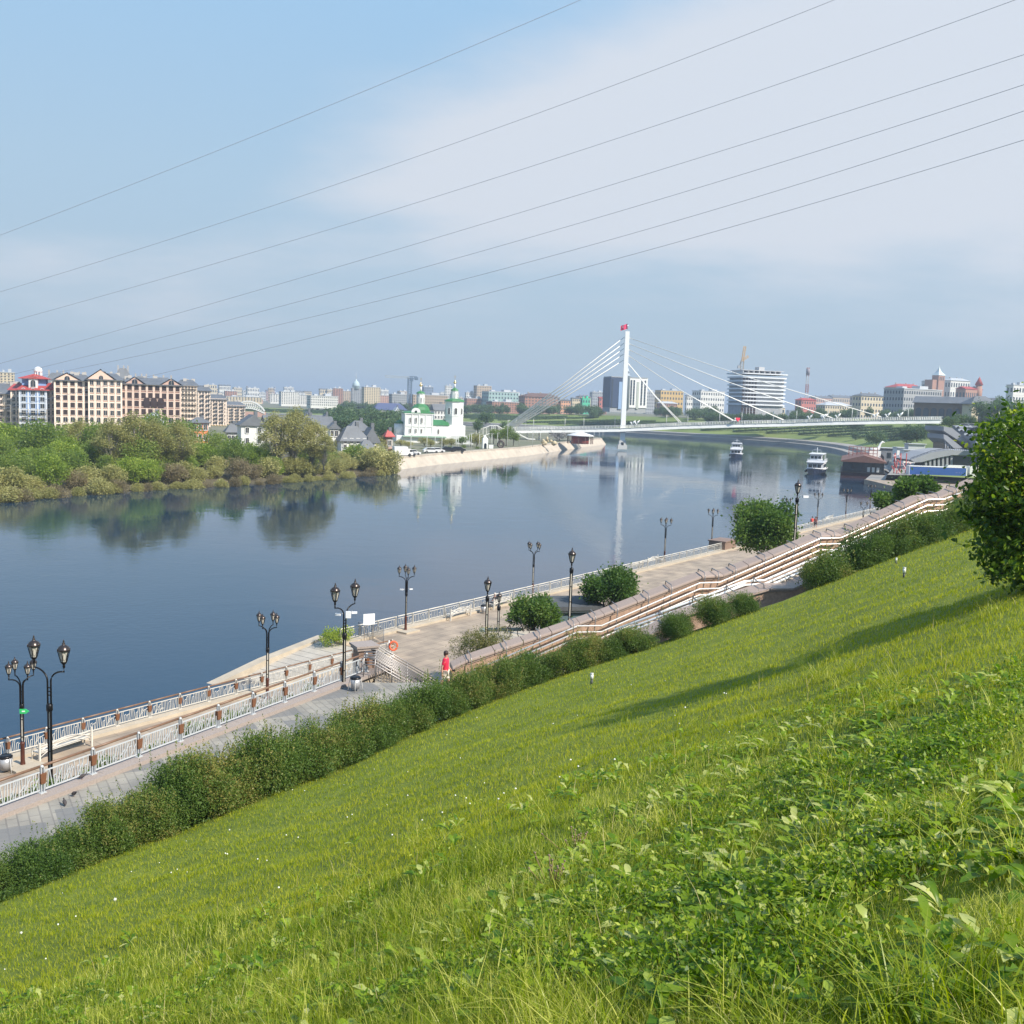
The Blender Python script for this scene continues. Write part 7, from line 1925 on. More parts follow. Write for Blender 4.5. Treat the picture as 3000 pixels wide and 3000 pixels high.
# embankment trees, lamp posts, cars
et = Proto(tree_proto('willow_tree', 5.2, 5.5, 0.6, 2200, 0.32, L_OLIVE, 20, 1.0, 301, tr=.15, low=1, limbs=8)); et.o['category'] = 'tree'
eg = Proto(tree_proto('green_tree', 6.5, 5.0, 1.5, 2400, 0.34, L_MID, 22, 1.0, 302, tr=.18, limbs=8)); eg.o['category'] = 'tree'
es = Proto(tree_proto('clipped_shrub', 2.0, 2.4, 0.0, 800, 0.22, L_MID, 8, .5, 303, tr=.05, low=1, limbs=3)); es.o['category'] = 'shrub'
for px, yt, Y, pr, lb in ((1128, 1272, 300, et, 'pale silvery willow left of the church podium'), (1175, 1285, 322, et, 'yellowish willow below the left corner of the church'), (1195, 1290, 318, et, 'round willow under the church apse'), (1244, 1278, 330, et, 'tall pale willow below the nave'), (1262, 1285, 326, et, 'second pale willow below the nave'),
                         (1300, 1282, 330, et, 'willow below the refectory'), (1322, 1280, 332, et, 'willow left of the bell tower foot'), (1355, 1278, 330, eg, 'yellow green tree below the bell tower'), (1398, 1265, 335, et, 'tall willow right of the bell tower'), (1380, 1272, 340, eg, 'green tree behind the willow right of the bell tower'),
                         (1447, 1255, 365, eg, 'dark green tree left of the bridge stair'), (1465, 1258, 362, eg, 'dark green tree under the bridge stair roof'), (1485, 1245, 350, eg, 'tall tree in front of the left end of the bridge'), (1505, 1262, 352, eg, 'dark tree beside the bridge landing'), (1275, 1310, 312, es, 'round clipped shrub behind the parked cars'), (1358, 1302, 325, es, 'round clipped shrub behind the dark parked car'),
                         (1400, 1308, 322, es, 'round clipped shrub left of the white gatehouse'), (1445, 1312, 330, es, 'round clipped shrub beside the black wheel'), (1210, 1312, 308, es, 'low shrub behind the white van'), (1235, 1312, 310, es, 'low shrub near the first white car'), (1320, 1306, 318, es, 'low shrub behind the dark van')):
    t = PY(px, yt, Y); hh = t.z - 2.75; H0 = {id(et): 5.2, id(eg): 6.5, id(es): 2.0}[id(pr)]
    s_ = hh / H0; pr.place((t.x, t.y, 2.72), px * .1, (max(s_, .8), max(s_, .8), s_), lb, 'trees on the far embankment')
epole = Proto(empty('light_pole', label='thin lamp post', cat='lamp post'))
MB().tube([(0, 0, 0), (0, 0, 5.2)], .08, 6).build('pole', mat('pole_pale', (0.55, 0.56, 0.52), .6), epole.o); MB().box((0.3, 0, 5.2), (.8, .2, .12)).build('head', _M['pole_pale'], epole.o)
for k, (px, yb, H_) in enumerate(((1203, 1336, 1), (1250, 1332, 1.1), (1294, 1328, 1.05), (1274, 1320, .9), (1336, 1325, 1), (1342, 1325, .9), (1374, 1322, .95), (1380, 1322, .98), (1404, 1318, .9), (1440, 1316, .9), (1457, 1312, .9), (1486, 1310, 1.7), (1520, 1308, .9), (1560, 1312, 1), (1582, 1306, 1), (1676, 1300, .8), (1740, 1292, .8), (1755, 1290, .8), (1766, 1288, .75))):
    P = PZ(px, yb - 2, 2.8); epole.place(P, 0, (1, 1, H_), 'thin pale lamp post on the far pale embankment', 'thin lamp posts on the far embankment')
# cars
TYRE = mat('tyre', (0.02, 0.02, 0.02), .8)
def car_proto(col, nm):
    root = empty('parked_car', (0, 0, 0), 0, 'car', 'car')
    pts = [(-2.2, .3), (2.2, .3), (2.25, .75), (1.35, .95), (.7, 1.45), (-1.2, 1.48), (-2.0, 1.0), (-2.25, .9)]
    m = MB(); m.plate(pts, -.85, .85); m.build('body', mat(nm, col, .25, metal=.1), root)
    m = MB(); m.plate([(1.2, .98), (.65, 1.38), (-1.15, 1.4), (-1.8, 1.0)], -.87, .87); m.build('windows', DARKG, root)
    w_ = MB(); w_.lathe([(.33, -.1), (.33, .1)], 12); wo = w_.build('wheel', TYRE, root, (1.4, -.8, .33)); wo.rotation_euler = (R(90), 0, 0)
    for x, y in ((-1.4, -.8), (1.4, .8), (-1.4, .8)): q = wo.copy(); COL.objects.link(q); q.parent = root; q.location = (x, y, .33)
    m = MB(); m.box((2.24, .6, .65), (.05, .3, .15)); m.box((2.24, -.6, .65), (.05, .3, .15)); m.build('headlights', mat('headlight', (.8, .8, .78), .2), root)
    return Proto(root)
cw, cd, cg = car_proto((0.72, 0.72, 0.72), 'car_white'), car_proto((0.03, 0.03, 0.035), 'car_dark'), car_proto((0.35, 0.36, 0.38), 'car_silver')
for px, Yp, c, rz, lb in ((1196, 1338, cg, 30, 'silver car nearest the white van on the far embankment'), (1207, 1336, cw, 32, 'white car right of the silver one on the far embankment'), (1262, 1330, cw, 20, 'left white car in the pair before the dark van'), (1279, 1329, cw, 22, 'right white car in the pair before the dark van'), (1312, 1327, cd, 15, 'black van like car on the far embankment'), (1341, 1326, cd, 15, 'dark car right of the black one on the far embankment')):
    c.place(PZ(px, Yp - 3, 2.8), R(rz), 1.0, lb, 'cars parked on the far embankment')
P = PZ(1176, 1336, 2.8); vn = empty('white_van', P, R(25), 'white box van at the left end of the pale embankment', 'van')
MB().box((-.4, 0, 1.35), (3.6, 2, 2.2)).build('box', WHITE, vn); MB().plate([(1.4, .35), (2.8, .35), (2.8, 1.2), (2.2, 1.9), (1.4, 1.9)], -.95, .95).build('cab', WHITE, vn); MB().box((2.3, -.97, 1.4), (.7, .04, .5)).build('window', DARKG, vn)
for x in (-1.4, 1.9): MB().lathe([(.38, -1), (.38, 1)], 12).build('wheel', TYRE, vn, (x, 0, .38)).rotation_euler = (R(90), 0, 0)
# black ring sculpture, kiosks and carousel tent at the spit
P = PZ(1467, 1313, 2.8); rs = empty('ring_sculpture', P, 0, 'large dark wheel shaped sculpture on the far embankment', 'sculpture')
m = MB(); m.tube([(1.0 * math.cos(a), 0, 1.3 + 1.05 * math.sin(a)) for a in [2 * math.pi * k / 20 for k in range(21)]], .3, 8, cap=False); m.box((0, 0, .1), (1.2, .8, .3)); m.build('ring', mat('dark_bronze', (0.08, 0.06, 0.05), .5), rs)
m = MB(); m.tube([(.55 * math.cos(a), 0, 1.3 + .55 * math.sin(a)) for a in [2 * math.pi * k / 16 for k in range(17)]], .12, 6, cap=False); m.build('inner_ring', _M['dark_bronze'], rs)
P = PY(1700, 1275, 395); tn_ = empty('carousel', (P.x, P.y, 2.8), R(20), 'round white topped tent with red walls on the spit under the bridge', 'tent')
MB().lathe([(5.4, 3.0), (5.0, 3.3), (2, 4.2), (0.3, 4.7), (0, 4.9)], 20).build('tent_top', mat('tent_white', (.62, .62, .62), .7), tn_)
m = MB()
for k in range(12): a = 2 * math.pi * k / 12; m.box((4.9 * math.cos(a), 4.9 * math.sin(a), 1.6), (.2, .2, 3.2))
m.build('posts', ROOFB, tn_); MB().lathe([(3.4, 0), (3.4, 3)], 16).build('drum', wallm((0.4, 0.10, 0.08)), tn_)
P = PY(1605, 1300, 372); ss = empty('stone_sculpture', (P.x, P.y, 2.8), 0, 'pale yellow rounded sculpture group on the spit left of the tent', 'sculpture')
rd = random.Random(4); m = MB()
for k in range(9): r_ = rd.uniform(.7, 1.6); m.lathe([(0, -r_), (r_ * .8, -r_ * .5), (r_, 0), (r_ * .7, r_ * .6), (0, r_)], 8, c=(rd.uniform(-3.5, 5), rd.uniform(-1, 1), rd.uniform(.5, 2.6)))
m.build('mass', mat('sculpture_cream', (.5, .42, .27), .8), ss); ss.scale = (.62,) * 3; MB().lathe([(.6, 2.5), (.8, 3.6), (.5, 4.6), (0, 5)], 8, c=(-.5, 0, 0)).build('figure', _M['sculpture_cream'], ss)
P = PY(1640, 1278, 420); bl_ = tree_proto('blossom_bush', 6, 12, 0, 2500, .4, leafmat('blossom_grey', (.28, .26, .26), (.42, .4, .4), trans=.2), 14, 1.4, 331, low=1); bl_.location = (P.x, P.y, 2.7); tag(bl_, 'greyish white bushy tree mass left of the tent on the spit', 'tree')

# ------------------------------------------------------------------ bridge
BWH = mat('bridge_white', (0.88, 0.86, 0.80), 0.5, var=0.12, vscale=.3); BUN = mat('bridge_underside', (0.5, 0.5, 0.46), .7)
dk = [(1505, 1251, 424), (1560, 1250, 422), (1660, 1249, 418), (1822, 1246, 411), (1990, 1238, 404), (2150, 1233, 397), (2295, 1230, 391), (2440, 1225, 384), (2583, 1222, 378), (2762, 1220, 370)]
dp = [PY(*d) for d in dk]
br = empty('bridge', dp[3], 0, 'white cable stayed footbridge with one slender pylon standing in the river', 'bridge'); O = Vector(dp[3])
seg = (dp[-1] - dp[0]); seg.z = 0; seg.normalize(); bn_ = Vector((seg.y, -seg.x, 0)) * -1
if bn_.y > 0: bn_ = -bn_          # towards the camera
m = MB(); rl = MB(); un = MB()
for a, b_ in zip(dp[:-1], dp[1:]):
    A_, B_ = a - O, b_ - O
    for off0, off1, z0, z1, mb_ in ((2.05, 2.6, -1.1, -2.5, m), (-2.05, -2.6, -1.1, -2.5, m)):
        vs = []
        for p in (A_, B_):
            vs += [p + bn_ * off0 + Vector((0, 0, z0)), p + bn_ * off1 + Vector((0, 0, z1)), p + bn_ * (off1 - .3 * (1 if off0 > 0 else -1)) + Vector((0, 0, z1)), p + bn_ * (off0 - .3 * (1 if off0 > 0 else -1)) + Vector((0, 0, z0))]
        mb_.add(vs, [(i, (i + 1) % 4, 4 + (i + 1) % 4, 4 + i) for i in range(4)] + [(3, 2, 1, 0), (4, 5, 6, 7)])
    vs = []
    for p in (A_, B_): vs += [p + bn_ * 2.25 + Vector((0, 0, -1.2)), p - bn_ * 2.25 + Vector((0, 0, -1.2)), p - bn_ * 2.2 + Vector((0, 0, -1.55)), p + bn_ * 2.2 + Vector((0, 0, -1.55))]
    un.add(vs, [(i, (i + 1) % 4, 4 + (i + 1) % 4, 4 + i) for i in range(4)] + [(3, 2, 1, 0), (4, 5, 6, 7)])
    L_ = (b_ - a).length; n = int(L_ / .6)
    for sd in (2.28, -2.28):
        s_ = bn_ * sd
        rl.bar(A_ + s_ + Vector((0, 0, -.02)), B_ + s_ + Vector((0, 0, -.02)), .14)
        rl.bar(A_ + s_ + Vector((0, 0, -.5)), B_ + s_ + Vector((0, 0, -.5)), .08)
        for k in range(n): p = A_.lerp(B_, k / n) + s_; rl.bar(p + Vector((0, 0, -1.2)), p, .13 if k % 7 else .2)
    for k in range(int(L_ / 4.4)):
        p = A_.lerp(B_, k * 4.4 / L_) + bn_ * 2.32; m.bar(p + Vector((0, 0, -1.2)), p - bn_ * .3 + Vector((0, 0, -2.4)), .16)
m.build('girder', BWH, br); un.build('deck', BUN, br); rl.build('railing', BWH, br)
pt, pb_2 = PY(1838, 971, 411) - O, PY(1822, 1316, 411) - O
py = MB()
k0, k1 = pt.lerp(pb_2, 0), pb_2
def frustum(mb, a, wa, b_, wb, ratio=1.15):
    vs = []
    for p, w in ((a, wa), (b_, wb)): vs += [p + Vector((x * w / 2, y * w * ratio / 2, 0)) for x, y in ((-1, -1), (1, -1), (1, 1), (-1, 1))]
    mb.add(vs, [(i, 4 + i, 4 + (i + 1) % 4, (i + 1) % 4) for i in range(4)] + [(0, 1, 2, 3), (7, 6, 5, 4)])
px_m = 411 / 3000
frustum(py, pt, 12 * px_m, pt.lerp(pb_2, .78), 13.5 * px_m); frustum(py, pt.lerp(pb_2, .78), 13.5 * px_m, pt.lerp(pb_2, .97), 14.5 * px_m)
py.build('pylon', mat('pylon_white', (0.86, 0.86, 0.84), 0.45), br)
py = MB(); py.box(pb_2 + Vector((0, 0, 0.9)), (27 * px_m, 3.2, 1.8)); py.box(pb_2 + Vector((0, 0, 2.6)), (20 * px_m, 2.8, 1.8)); py.build('footing', mat('footing_grey', (0.55, 0.55, 0.53), .8), br)
MB().box(pt.lerp(pb_2, .952) + Vector((0, -1.3, 0)), (.9, .6, 1.2)).build('hatch', DARKG, br)
top_r = [990, 1007, 1024, 1042, 1065]; anc_r = [(2583, 1222, 378), (2440, 1225, 384), (2295, 1230, 391), (2150, 1233, 397), (1993, 1238, 404)]
top_l = [988, 1005, 1021, 1037, 1055]; anc_l = [(1479, 1251, 426), (1484, 1252, 425), (1491, 1253, 425), (1498, 1253, 424), (1505, 1253, 424)]
for k in range(5):
    for sd in (.7, -.7):
        a = PY(1843 - k * .6, top_r[k], 411) - O; b_ = PY(*anc_r[k]) - O + bn_ * sd * 2.8
        m = MB(); m.tube([a + bn_ * sd * .6, a.lerp(b_, .5) + Vector((0, 0, -.8)), b_], .17, 6); m.build('stay_cable', BWH, br)
        a = PY(1829 - k * .6, top_l[k], 411) - O; b_ = PY(*anc_l[k]) - O + bn_ * sd * 1.5
        m = MB(); m.tube([a, a.lerp(b_, .5) + Vector((0, 0, -.5)), b_], .17, 6); m.build('stay_cable', BWH, br)
# landing structure with canopy at the left end
ls_ = empty('bridge_stair', PY(1450, 1290, 424), 0, 'covered stair with pale canopy leading up to the left end of the bridge', 'stair'); O2 = Vector(ls_.location)
pts = [PY(x, y, 425) - O2 for x, y in ((1396, 1262), (1436, 1247), (1456, 1247), (1472, 1256), (1510, 1254))]
m = MB()
for a, b_ in zip(pts[:-1], pts[1:]): m.bar(a, b_, 2.6, .35)
m.build('canopy', BWH, ls_); m = MB()
for a, b_ in zip(pts[:-1], pts[1:]):
    m.bar(a - Vector((0, 0, 3.2)), b_ - Vector((0, 0, 3.2)), 2.6, .3)
    for k in range(5): p = a.lerp(b_, k / 4); m.bar(p + Vector((0, -1.2, 0)), p + Vector((0, -1.2, -3.2)), .2)
for p in pts: m.bar(p, Vector((p.x, p.y, -O2.z + 2.8)), .4)
m.build('frame', BWH, ls_)
m = MB()
for x in (1545, 1562, 1580): p = PY(x, 1262, 423) - O2; m.bar(p, Vector((p.x, p.y, -O2.z + 2.8)), .5)
a, b_, c_ = [PY(x, y, 419) - O2 for x, y in ((1520, 1272), (1548, 1286), (1568, 1287))]; m.bar(a, b_, 1.6, .4); m.bar(b_, c_, 1.6, .4); m.build('lower_flight', BWH, ls_)
# bridge lamps, flag, ribbons, heart sign
bl2 = Proto(empty('bridge_lamp', label='lamp', cat='lamp post'))
MB().tube([(0, 0, 0), (0, 0, 3.3)], .12, 6).build('pole', _M['pole_pale'], bl2.o); MB().box((0, 0, 3.4), (.28, .28, .4)).build('head', _M['pole_pale'], bl2.o)
for k, x in enumerate((1512, 1540, 1563, 1655, 1710, 1801, 1952, 2014, 2107, 2172, 2264, 2332, 2424, 2494, 2658)):
    p = PY(x, 1249, float(np.interp(x, [d[0] for d in dk], [d[2] for d in dk]))); t = float(np.interp(x, [d[0] for d in dk], [q.z for q in dp]))
    bl2.place((p.x, p.y, t - .3), 0, 1.0, 'slim pale lamp post on the bridge deck', 'slim lamp posts along the bridge deck')
P = pt + O; fl_ = empty('flag', P, 0, 'pink and red flag flying on top of the bridge pylon', 'flag')
MB().tube([(0, 0, 0), (0, 0, 3.2)], .08, 6).build('flagpole', STEEL, fl_)
V_ = []; 
for i in range(11):
    for j in range(6): V_.append((-2.7 * i / 10, .25 * math.sin(i * .9), 3.0 - 2.0 * j / 5 - .9 * (i / 10) ** 1.1 + .05 * math.sin(i * .9)))
m = MB(); m.add(V_, [(i * 6 + j, i * 6 + j + 1, (i + 1) * 6 + j + 1, (i + 1) * 6 + j) for i in range(10) for j in range(5)], 0, True); m.build('cloth', mat('flag_pink', (0.62, 0.04, 0.12), .8), fl_)
m = MB(); m.tube([(-1.7 + .3 * math.cos(a), -.22 - .05, 1.7 + .35 * math.sin(a)) for a in [R(60 + 30 * k) for k in range(8)]], .1, 5); m.build('emblem', mat('flag_mark', (.75, .5, .55), .8), fl_)
rib = Proto(empty('ribbon_ornament', label='ribbon', cat='ornament'))
MB().tube([(0, 0, 0), (.5, 0, 1.2), (1.3, 0, 2.0)], [.2, .45, .15], 8).tube([(0, 0, 0), (-.9, 0, 1.3)], [.2, .35], 8).build('blade', mat('ribbon_white', (.8, .8, .78), .5), rib.o)
for x in (1856, 1868, 2371, 2410, 2414, 2452, 2562, 2597, 2633):
    t = float(np.interp(x, [d[0] for d in dk], [q.z for q in dp])); p = PY(x, 1249, float(np.interp(x, [d[0] for d in dk], [d[2] for d in dk]))) 
    rib.place(Vector((p.x, p.y, t - .1)) + bn_ * 2.2, 0, .9, 'white winged ornament on the bridge railing', 'white winged ornaments along the bridge railing')
p = PY(2162, 1229, 396.5) + bn_ * 2.6; hs_ = empty('heart_sign', p, R(20), 'red heart shaped sign on a white panel on the bridge railing', 'sign')
MB().box((0, 0.1, 0), (2.0, .1, 1.3)).build('panel', WHITE, hs_)
m = MB(); m.plate([(.3 + 1.0 * 16 * math.sin(t) ** 3 / 17, .1 + 0.95 * (13 * math.cos(t) - 5 * math.cos(2 * t) - 2 * math.cos(3 * t) - math.cos(4 * t)) / 17) for t in [2 * math.pi * k / 24 for k in range(24)]][::-1], -.15, 0); m.build('heart', mat('heart_red', (.7, .02, .06), .6), hs_)

# ------------------------------------------------------------------ boats and floating restaurant
HULL = mat('hull_navy', (0.02, 0.028, 0.055), .4); BOATW = mat('boat_white', (.75, .75, .76), .4)
def boat(label, loc, rz, s=1.0):
    root = empty('passenger_boat', loc, rz, label, 'boat', 'white two deck passenger boats'); root.scale = (s, s, s)
    L_ = 18.0; W = 5.4
    def sect(t):   # t 0 stern .. 1 bow
        w = W / 2 * (1.0 if t < .6 else max(0.03, math.cos((t - .6) / .4 * math.pi / 2) ** .8)); return w
    V_ = []; n = 13
    for i in range(n):
        t = i / (n - 1); x = -L_ / 2 + L_ * t; w = sect(t); rise = .55 * max(0, t - .6) / .4
        V_ += [(x, -w, 1.35 + rise), (x, -w * .86, 0.35), (x, -w * .6, -.5), (x, w * .6, -.5), (x, w * .86, .35), (x, w, 1.35 + rise)]
    m = MB(); m.add(V_, [(i * 6 + j, i * 6 + j + 1, (i + 1) * 6 + j + 1, (i + 1) * 6 + j) for i in range(n - 1) for j in range(5)] + [(0, 5, 4, 3, 2, 1), tuple((n - 1) * 6 + j for j in range(6))], 0, False)
    m.add([V_[i * 6] for i in range(n)] + [V_[i * 6 + 5] for i in range(n)], [(i, i + 1, n + i + 1, n + i) for i in range(n - 1)]); m.build('hull', HULL, root)
    m = MB()
    for sd in (0, 5):
        m.tube([Vector(V_[i * 6 + sd]) + Vector((0, 0, .15)) for i in range(n)], .14, 6)
    m.build('gunwale', BOATW, root)
    m = MB(); m.plate([(-7.5, 1.3), (4.6, 1.3), (4.2, 3.5), (-7.5, 3.5)], -2.35, 2.35); m.build('cabin', BOATW, root)
    def win(x, y, z, w_, h_, nm='window', rzz=0): o = MB().box((0, 0, 0), (w_, .12, h_)).build(nm, DARKG, root, (x, y, z)); o.rotation_euler = (0, 0, rzz); return o
    for k in range(6):
        for y in (-2.36, 2.36): win(-6.6 + k * 1.9, y, 2.5, 1.3, 1.0)
    for y in (-1.65, -.35, 1.0): win(4.42, y + .2, 2.5, 1.0, 1.0, rzz=R(90))
    m = MB(); m.box((-1.2, 0, 3.62), (13.6, 5.2, .2)); m.build('upper_deck', BOATW, root)
    m = MB()
    for y in (-2.5, 2.5):
        m.bar((-7.8, y, 4.5), (3.5, y, 4.5), .07); m.bar((-7.8, y, 4.1), (3.5, y, 4.1), .05)
        for k in range(9): m.bar((-7.8 + k * 1.41, y, 3.7), (-7.8 + k * 1.41, y, 4.5), .06)
    m.box((4.6, 0, 4.0), (.15, 4.6, .8)); m.build('deck_railing', BOATW, root)
    m = MB(); m.plate([(-.5, 3.7), (3.6, 3.7), (3.1, 6.0), (-.3, 6.0)], -1.7, 1.7); m.build('wheelhouse', BOATW, root)
    for y in (-1.1, 0, 1.1): win(3.36, y, 5.1, .85, .8, rzz=R(90))
    for x in (0.4, 1.8): win(x, -1.72, 5.1, 1.0, .8); win(x, 1.72, 5.1, 1.0, .8)
    m = MB(); m.box((1.3, 0, 6.1), (5.2, 4.2, .22)); m.box((-4.5, 0, 6.1), (5.5, 4.4, .12)); m.build('canopy', BOATW, root)
    m = MB()
    for x in (-7, -4.5, -2): 
        for y in (-2.1, 2.1): m.bar((x, y, 3.7), (x, y, 6.05), .08)
    m.tube([(.5, 0, 6.2), (.7, 0, 8.0)], .08, 6); m.bar((.6, -1.1, 7.3), (.6, 1.1, 7.3), .08); m.bar((2.2, -1.3, 6.2), (2.2, -1.3, 7.2), .07); m.bar((2.2, 1.3, 6.2), (2.2, 1.3, 7.2), .07); m.build('mast', BOATW, root)
    m = MB()
    for k in range(6): m.tube([(-6 + k * 2.2, -2.75, .5), (-6 + k * 2.2, -2.75, 1.2)], .18, 6)
    m.build('fenders', TYRE, root)
    return root
P = PZ(2170, 1343, 0.0); boat('small white two deck boat with dark hull under way in the middle of the river', (P.x, P.y + 8, 0), R(-104), .86)
P = PZ(2424, 1392, 0.0); boat('white two deck boat moored beside the brown floating restaurant', (P.x - 1.5, P.y + 6, 0), R(-111), .94)
P = PZ(2527, 1402, 0.0)
fr = empty('floating_restaurant', (P.x, P.y, 0), R(-18), 'long brown floating restaurant with glazed gable and red brown hull moored at the quay', 'floating restaurant')
W = 10.6; D = 34
MB().box((0, D / 2, .55), (W + 1.0, D, 1.9)).build('hull', mat('hull_maroon', (0.075, 0.03, 0.032), .55, var=.3, vscale=.6), fr)
MB().box((0, D / 2, 1.56), (W + 1.3, D + .6, .14)).build('deck', mat('deck_black', (.02, .02, .022), .6), fr)
MB().plate([(-W / 2, 1.65), (W / 2, 1.65), (W / 2, 4.6), (0, 6.0), (-W / 2, 4.6)], .6, D - 1).build('glazed_wall', glassy('restaurant_glass', (0.035, 0.045, 0.055), .15), fr)
m = MB()
for x in (-W / 2, -W / 4, 0, W / 4, W / 2): m.box((x, .52, 3.1 + (.5 if abs(x) < W / 2 else -.1)), (.16, .16, 3.0 + (.9 if abs(x) < W / 2 else 0)))
m.box((0, .52, 4.4), (W, .14, .16)); m.box((0, .52, 1.9), (W, .14, .3))
for k in range(12): m.box((-W / 2, 2 + k * 2.7, 3.1), (.16, .16, 3.0))
m.build('frame', mat('frame_dark', (0.03, 0.03, 0.035), .6), fr)
MB().gable(W, D, 4.7, 1.6, .6, axis='y', c=(0, D / 2), t=.3).build('roof', mat('roof_rust', (0.20, 0.10, 0.075), .7, var=.25), fr)
for k in range(3): MB().box((1.4 + k * 1.2, .3, 2.5), (.7, .06, 1.3)).build('curtain', mat('curtain_white', (.55, .55, .52), .8), fr)
m = MB()
for i in range(8): m.bar((-4 + i * 1.1, 14, 5.6), (-4 + i * 1.1, 14, 8.2), .18)
for z in (6.4, 7.3, 8.2): m.bar((-4, 14, z), (3.7, 14, z), .16)
m.build('roof_terrace_frame', mat('terrace_red', (0.3, 0.1, 0.08), .7), fr)
m = MB()
for k in range(14): m.bar((W / 2, 8 + k * 1.8, 4.8), (W / 2, 8 + k * 1.8, 6), .1)
m.bar((W / 2, 8, 6), (W / 2, 32, 6), .12); m.build('roof_railing', IRON, fr)
for px, py, Y, c_, lb, s_ in ((2568, 1318, 300, WHITE, 'white swan shaped slide top behind the restaurant roof', 1), ):
    t = PY(px, py, Y); o = MB(); o.tube([(-2.2, 0, 0), (-.4, 0, .1), (.6, 0, .4), (1.0, 0, 1.8), (1.6, 0, 2.4), (2.2, 0, 2.2)], [.5, .6, .5, .3, .3, .12], 8).box((-.6, 0, -3), (3.5, 1.2, 5.4)); q = o.build('slide', c_, None, t); tag(q, lb, 'slide')
# quay ramp and posts right of the restaurant
t0 = PZ(2592, 1378, 1.6); t1 = PZ(2634, 1402, 1.6); 
q0, q1 = PZ(2588, 1368, 1.6), PZ(2660, 1398, 1.6)
mb = MB(); mb.prism([(t0.x, t0.y), (t1.x, t1.y), (t1.x + 40, t1.y - 6), (t0.x + 60, t0.y + 14)], -1, 1.75); tag(mb.build('quay', CONC), kind='structure')
# red and white fairground ride frame
P = PY(2635, 1392, 262); rf = empty('funfair_ride', (P.x, P.y, 1.7), R(10), 'jumble of pink and red fairground steelwork beside the blue truck', 'fairground ride')
rd = random.Random(9); ma, mb2 = MB(), MB()
for k in range(26):
    a = Vector((rd.uniform(-1.6, 1.6), rd.uniform(-1, 1), rd.uniform(0, 6.0))); b_ = a + Vector((rd.uniform(-1, 1), 0, rd.uniform(-1.4, 1.4))); (ma if k % 2 else mb2).bar(a, b_, .2)
for x in (-1.6, 0, 1.6): ma.bar((x, 0, 0), (x, 0, 6.2), .2)
ma.build('frame', mat('ride_red', (.45, .09, .08), .6), rf); mb2.build('gondolas', mat('ride_pale', (.7, .5, .48), .6), rf)
# truck
P = PY(2658, 1398, 258); tk = empty('lorry', (P.x, P.y, 1.65), R(-2), 'long blue curtain sided lorry with white cab parked on the quay', 'truck'); s3 = 258 / 3000
hT = PY(2658, 1365, 258).z - 1.65; LT = 163 * s3
MB().box((LT / 2, 0, 1.1 + (hT - 1.1) / 2), (LT, 2.5, hT - 1.1)).build('trailer', mat('trailer_blue', (0.025, 0.09, 0.32), .5, var=.15, vscale=.4), tk)
MB().box((LT / 2, 0, hT + .06), (LT + .1, 2.56, .16)).box((-.03, 0, hT / 2 + .5), (.1, 2.56, hT - 1)).box((LT + .1, 0, hT / 2 + .5), (.3, 2.5, hT - 1)).build('trailer_frame', WHITE, tk)
MB().box((LT * .83, -1.27, 2.0), (.5, .02, .22)).box((LT * .88, -1.27, 2.0), (.3, .02, .22)).box((LT * .92, -1.27, 2.0), (.3, .02, .22)).build('lettering', mat('truck_mark', (.12, .16, .4), .6), tk)
MB().plate([(LT + .9, .6), (LT + 3.2, .6), (LT + 3.3, 1.8), (LT + 2.9, 3.2), (LT + 2.2, 3.7), (LT + .9, 3.7)], -1.25, 1.25).build('cab', WHITE, tk)
MB().box((LT + 2.4, -1.27, 2.4), (.8, .04, .8)).build('cab_window', DARKG, tk)
wo = MB().lathe([(.5, -1.2), (.5, 1.2)], 14).build('wheel', TYRE, tk, (LT * .2, 0, .5)); wo.rotation_euler = (R(90), 0, 0)
for x in (LT * .3, LT * .4, LT + 1.2, LT + 2.6): q = wo.copy(); COL.objects.link(q); q.parent = tk; q.location = (x, 0, .5)
P = PY(2800, 1375, 275); w2 = empty('white_van', (P.x, P.y, 1.65), 0, 'white van roof visible behind the lorry', 'van'); MB().box((0, 0, 1.7), (5, 2, 2.6)).plate([(2.5, .4), (3.8, .4), (3.8, 1.4), (3, 2.6), (2.5, 2.8)], -.95, .95).build('body', WHITE, w2); MB().box((3.1, -1, 1.9), (.9, .05, .6)).build('window', DARKG, w2)
# ------------------------------------------------------------------ concrete deck building with ramps
SLAB = mat('deck_concrete', (0.33, 0.34, 0.36), .8, var=.2, vscale=.2)
def deckpoly(pts, Y, depth, nm, parent, O3, m_=SLAB):
    q = [PY(x, y, Y) - O3 for x, y in pts]; mb = MB(); n = len(q)
    vs = q + [v + Vector((0, depth, 0)) for v in q]; mb.add(vs, [tuple(range(n)), tuple(reversed(range(n, 2 * n)))] + [(i, n + i, n + (i + 1) % n, (i + 1) % n) for i in range(n)]); return mb.build(nm, m_, parent)
Yd = 285; O3 = PY(2760, 1370, Yd)
pkd = empty('ramp_building', O3, 0, 'grey concrete deck building with sloping ramps and slanted columns behind the lorry', 'building')
deckpoly([(2668, 1347), (2726, 1326), (2780, 1318), (2860, 1322), (2980, 1326), (2980, 1336), (2860, 1335), (2790, 1333), (2745, 1342), (2700, 1354), (2680, 1355)][::-1], Yd, 14, 'lower_slab', pkd, O3)
deckpoly([(2765, 1249), (2790, 1254), (2868, 1318), (2855, 1320), (2765, 1262)][::-1], Yd + 16, 14, 'upper_ramp', pkd, O3)
deckpoly([(2765, 1272), (2775, 1276), (2828, 1318), (2800, 1318), (2765, 1285)][::-1], Yd + 14, 12, 'lower_ramp', pkd, O3)
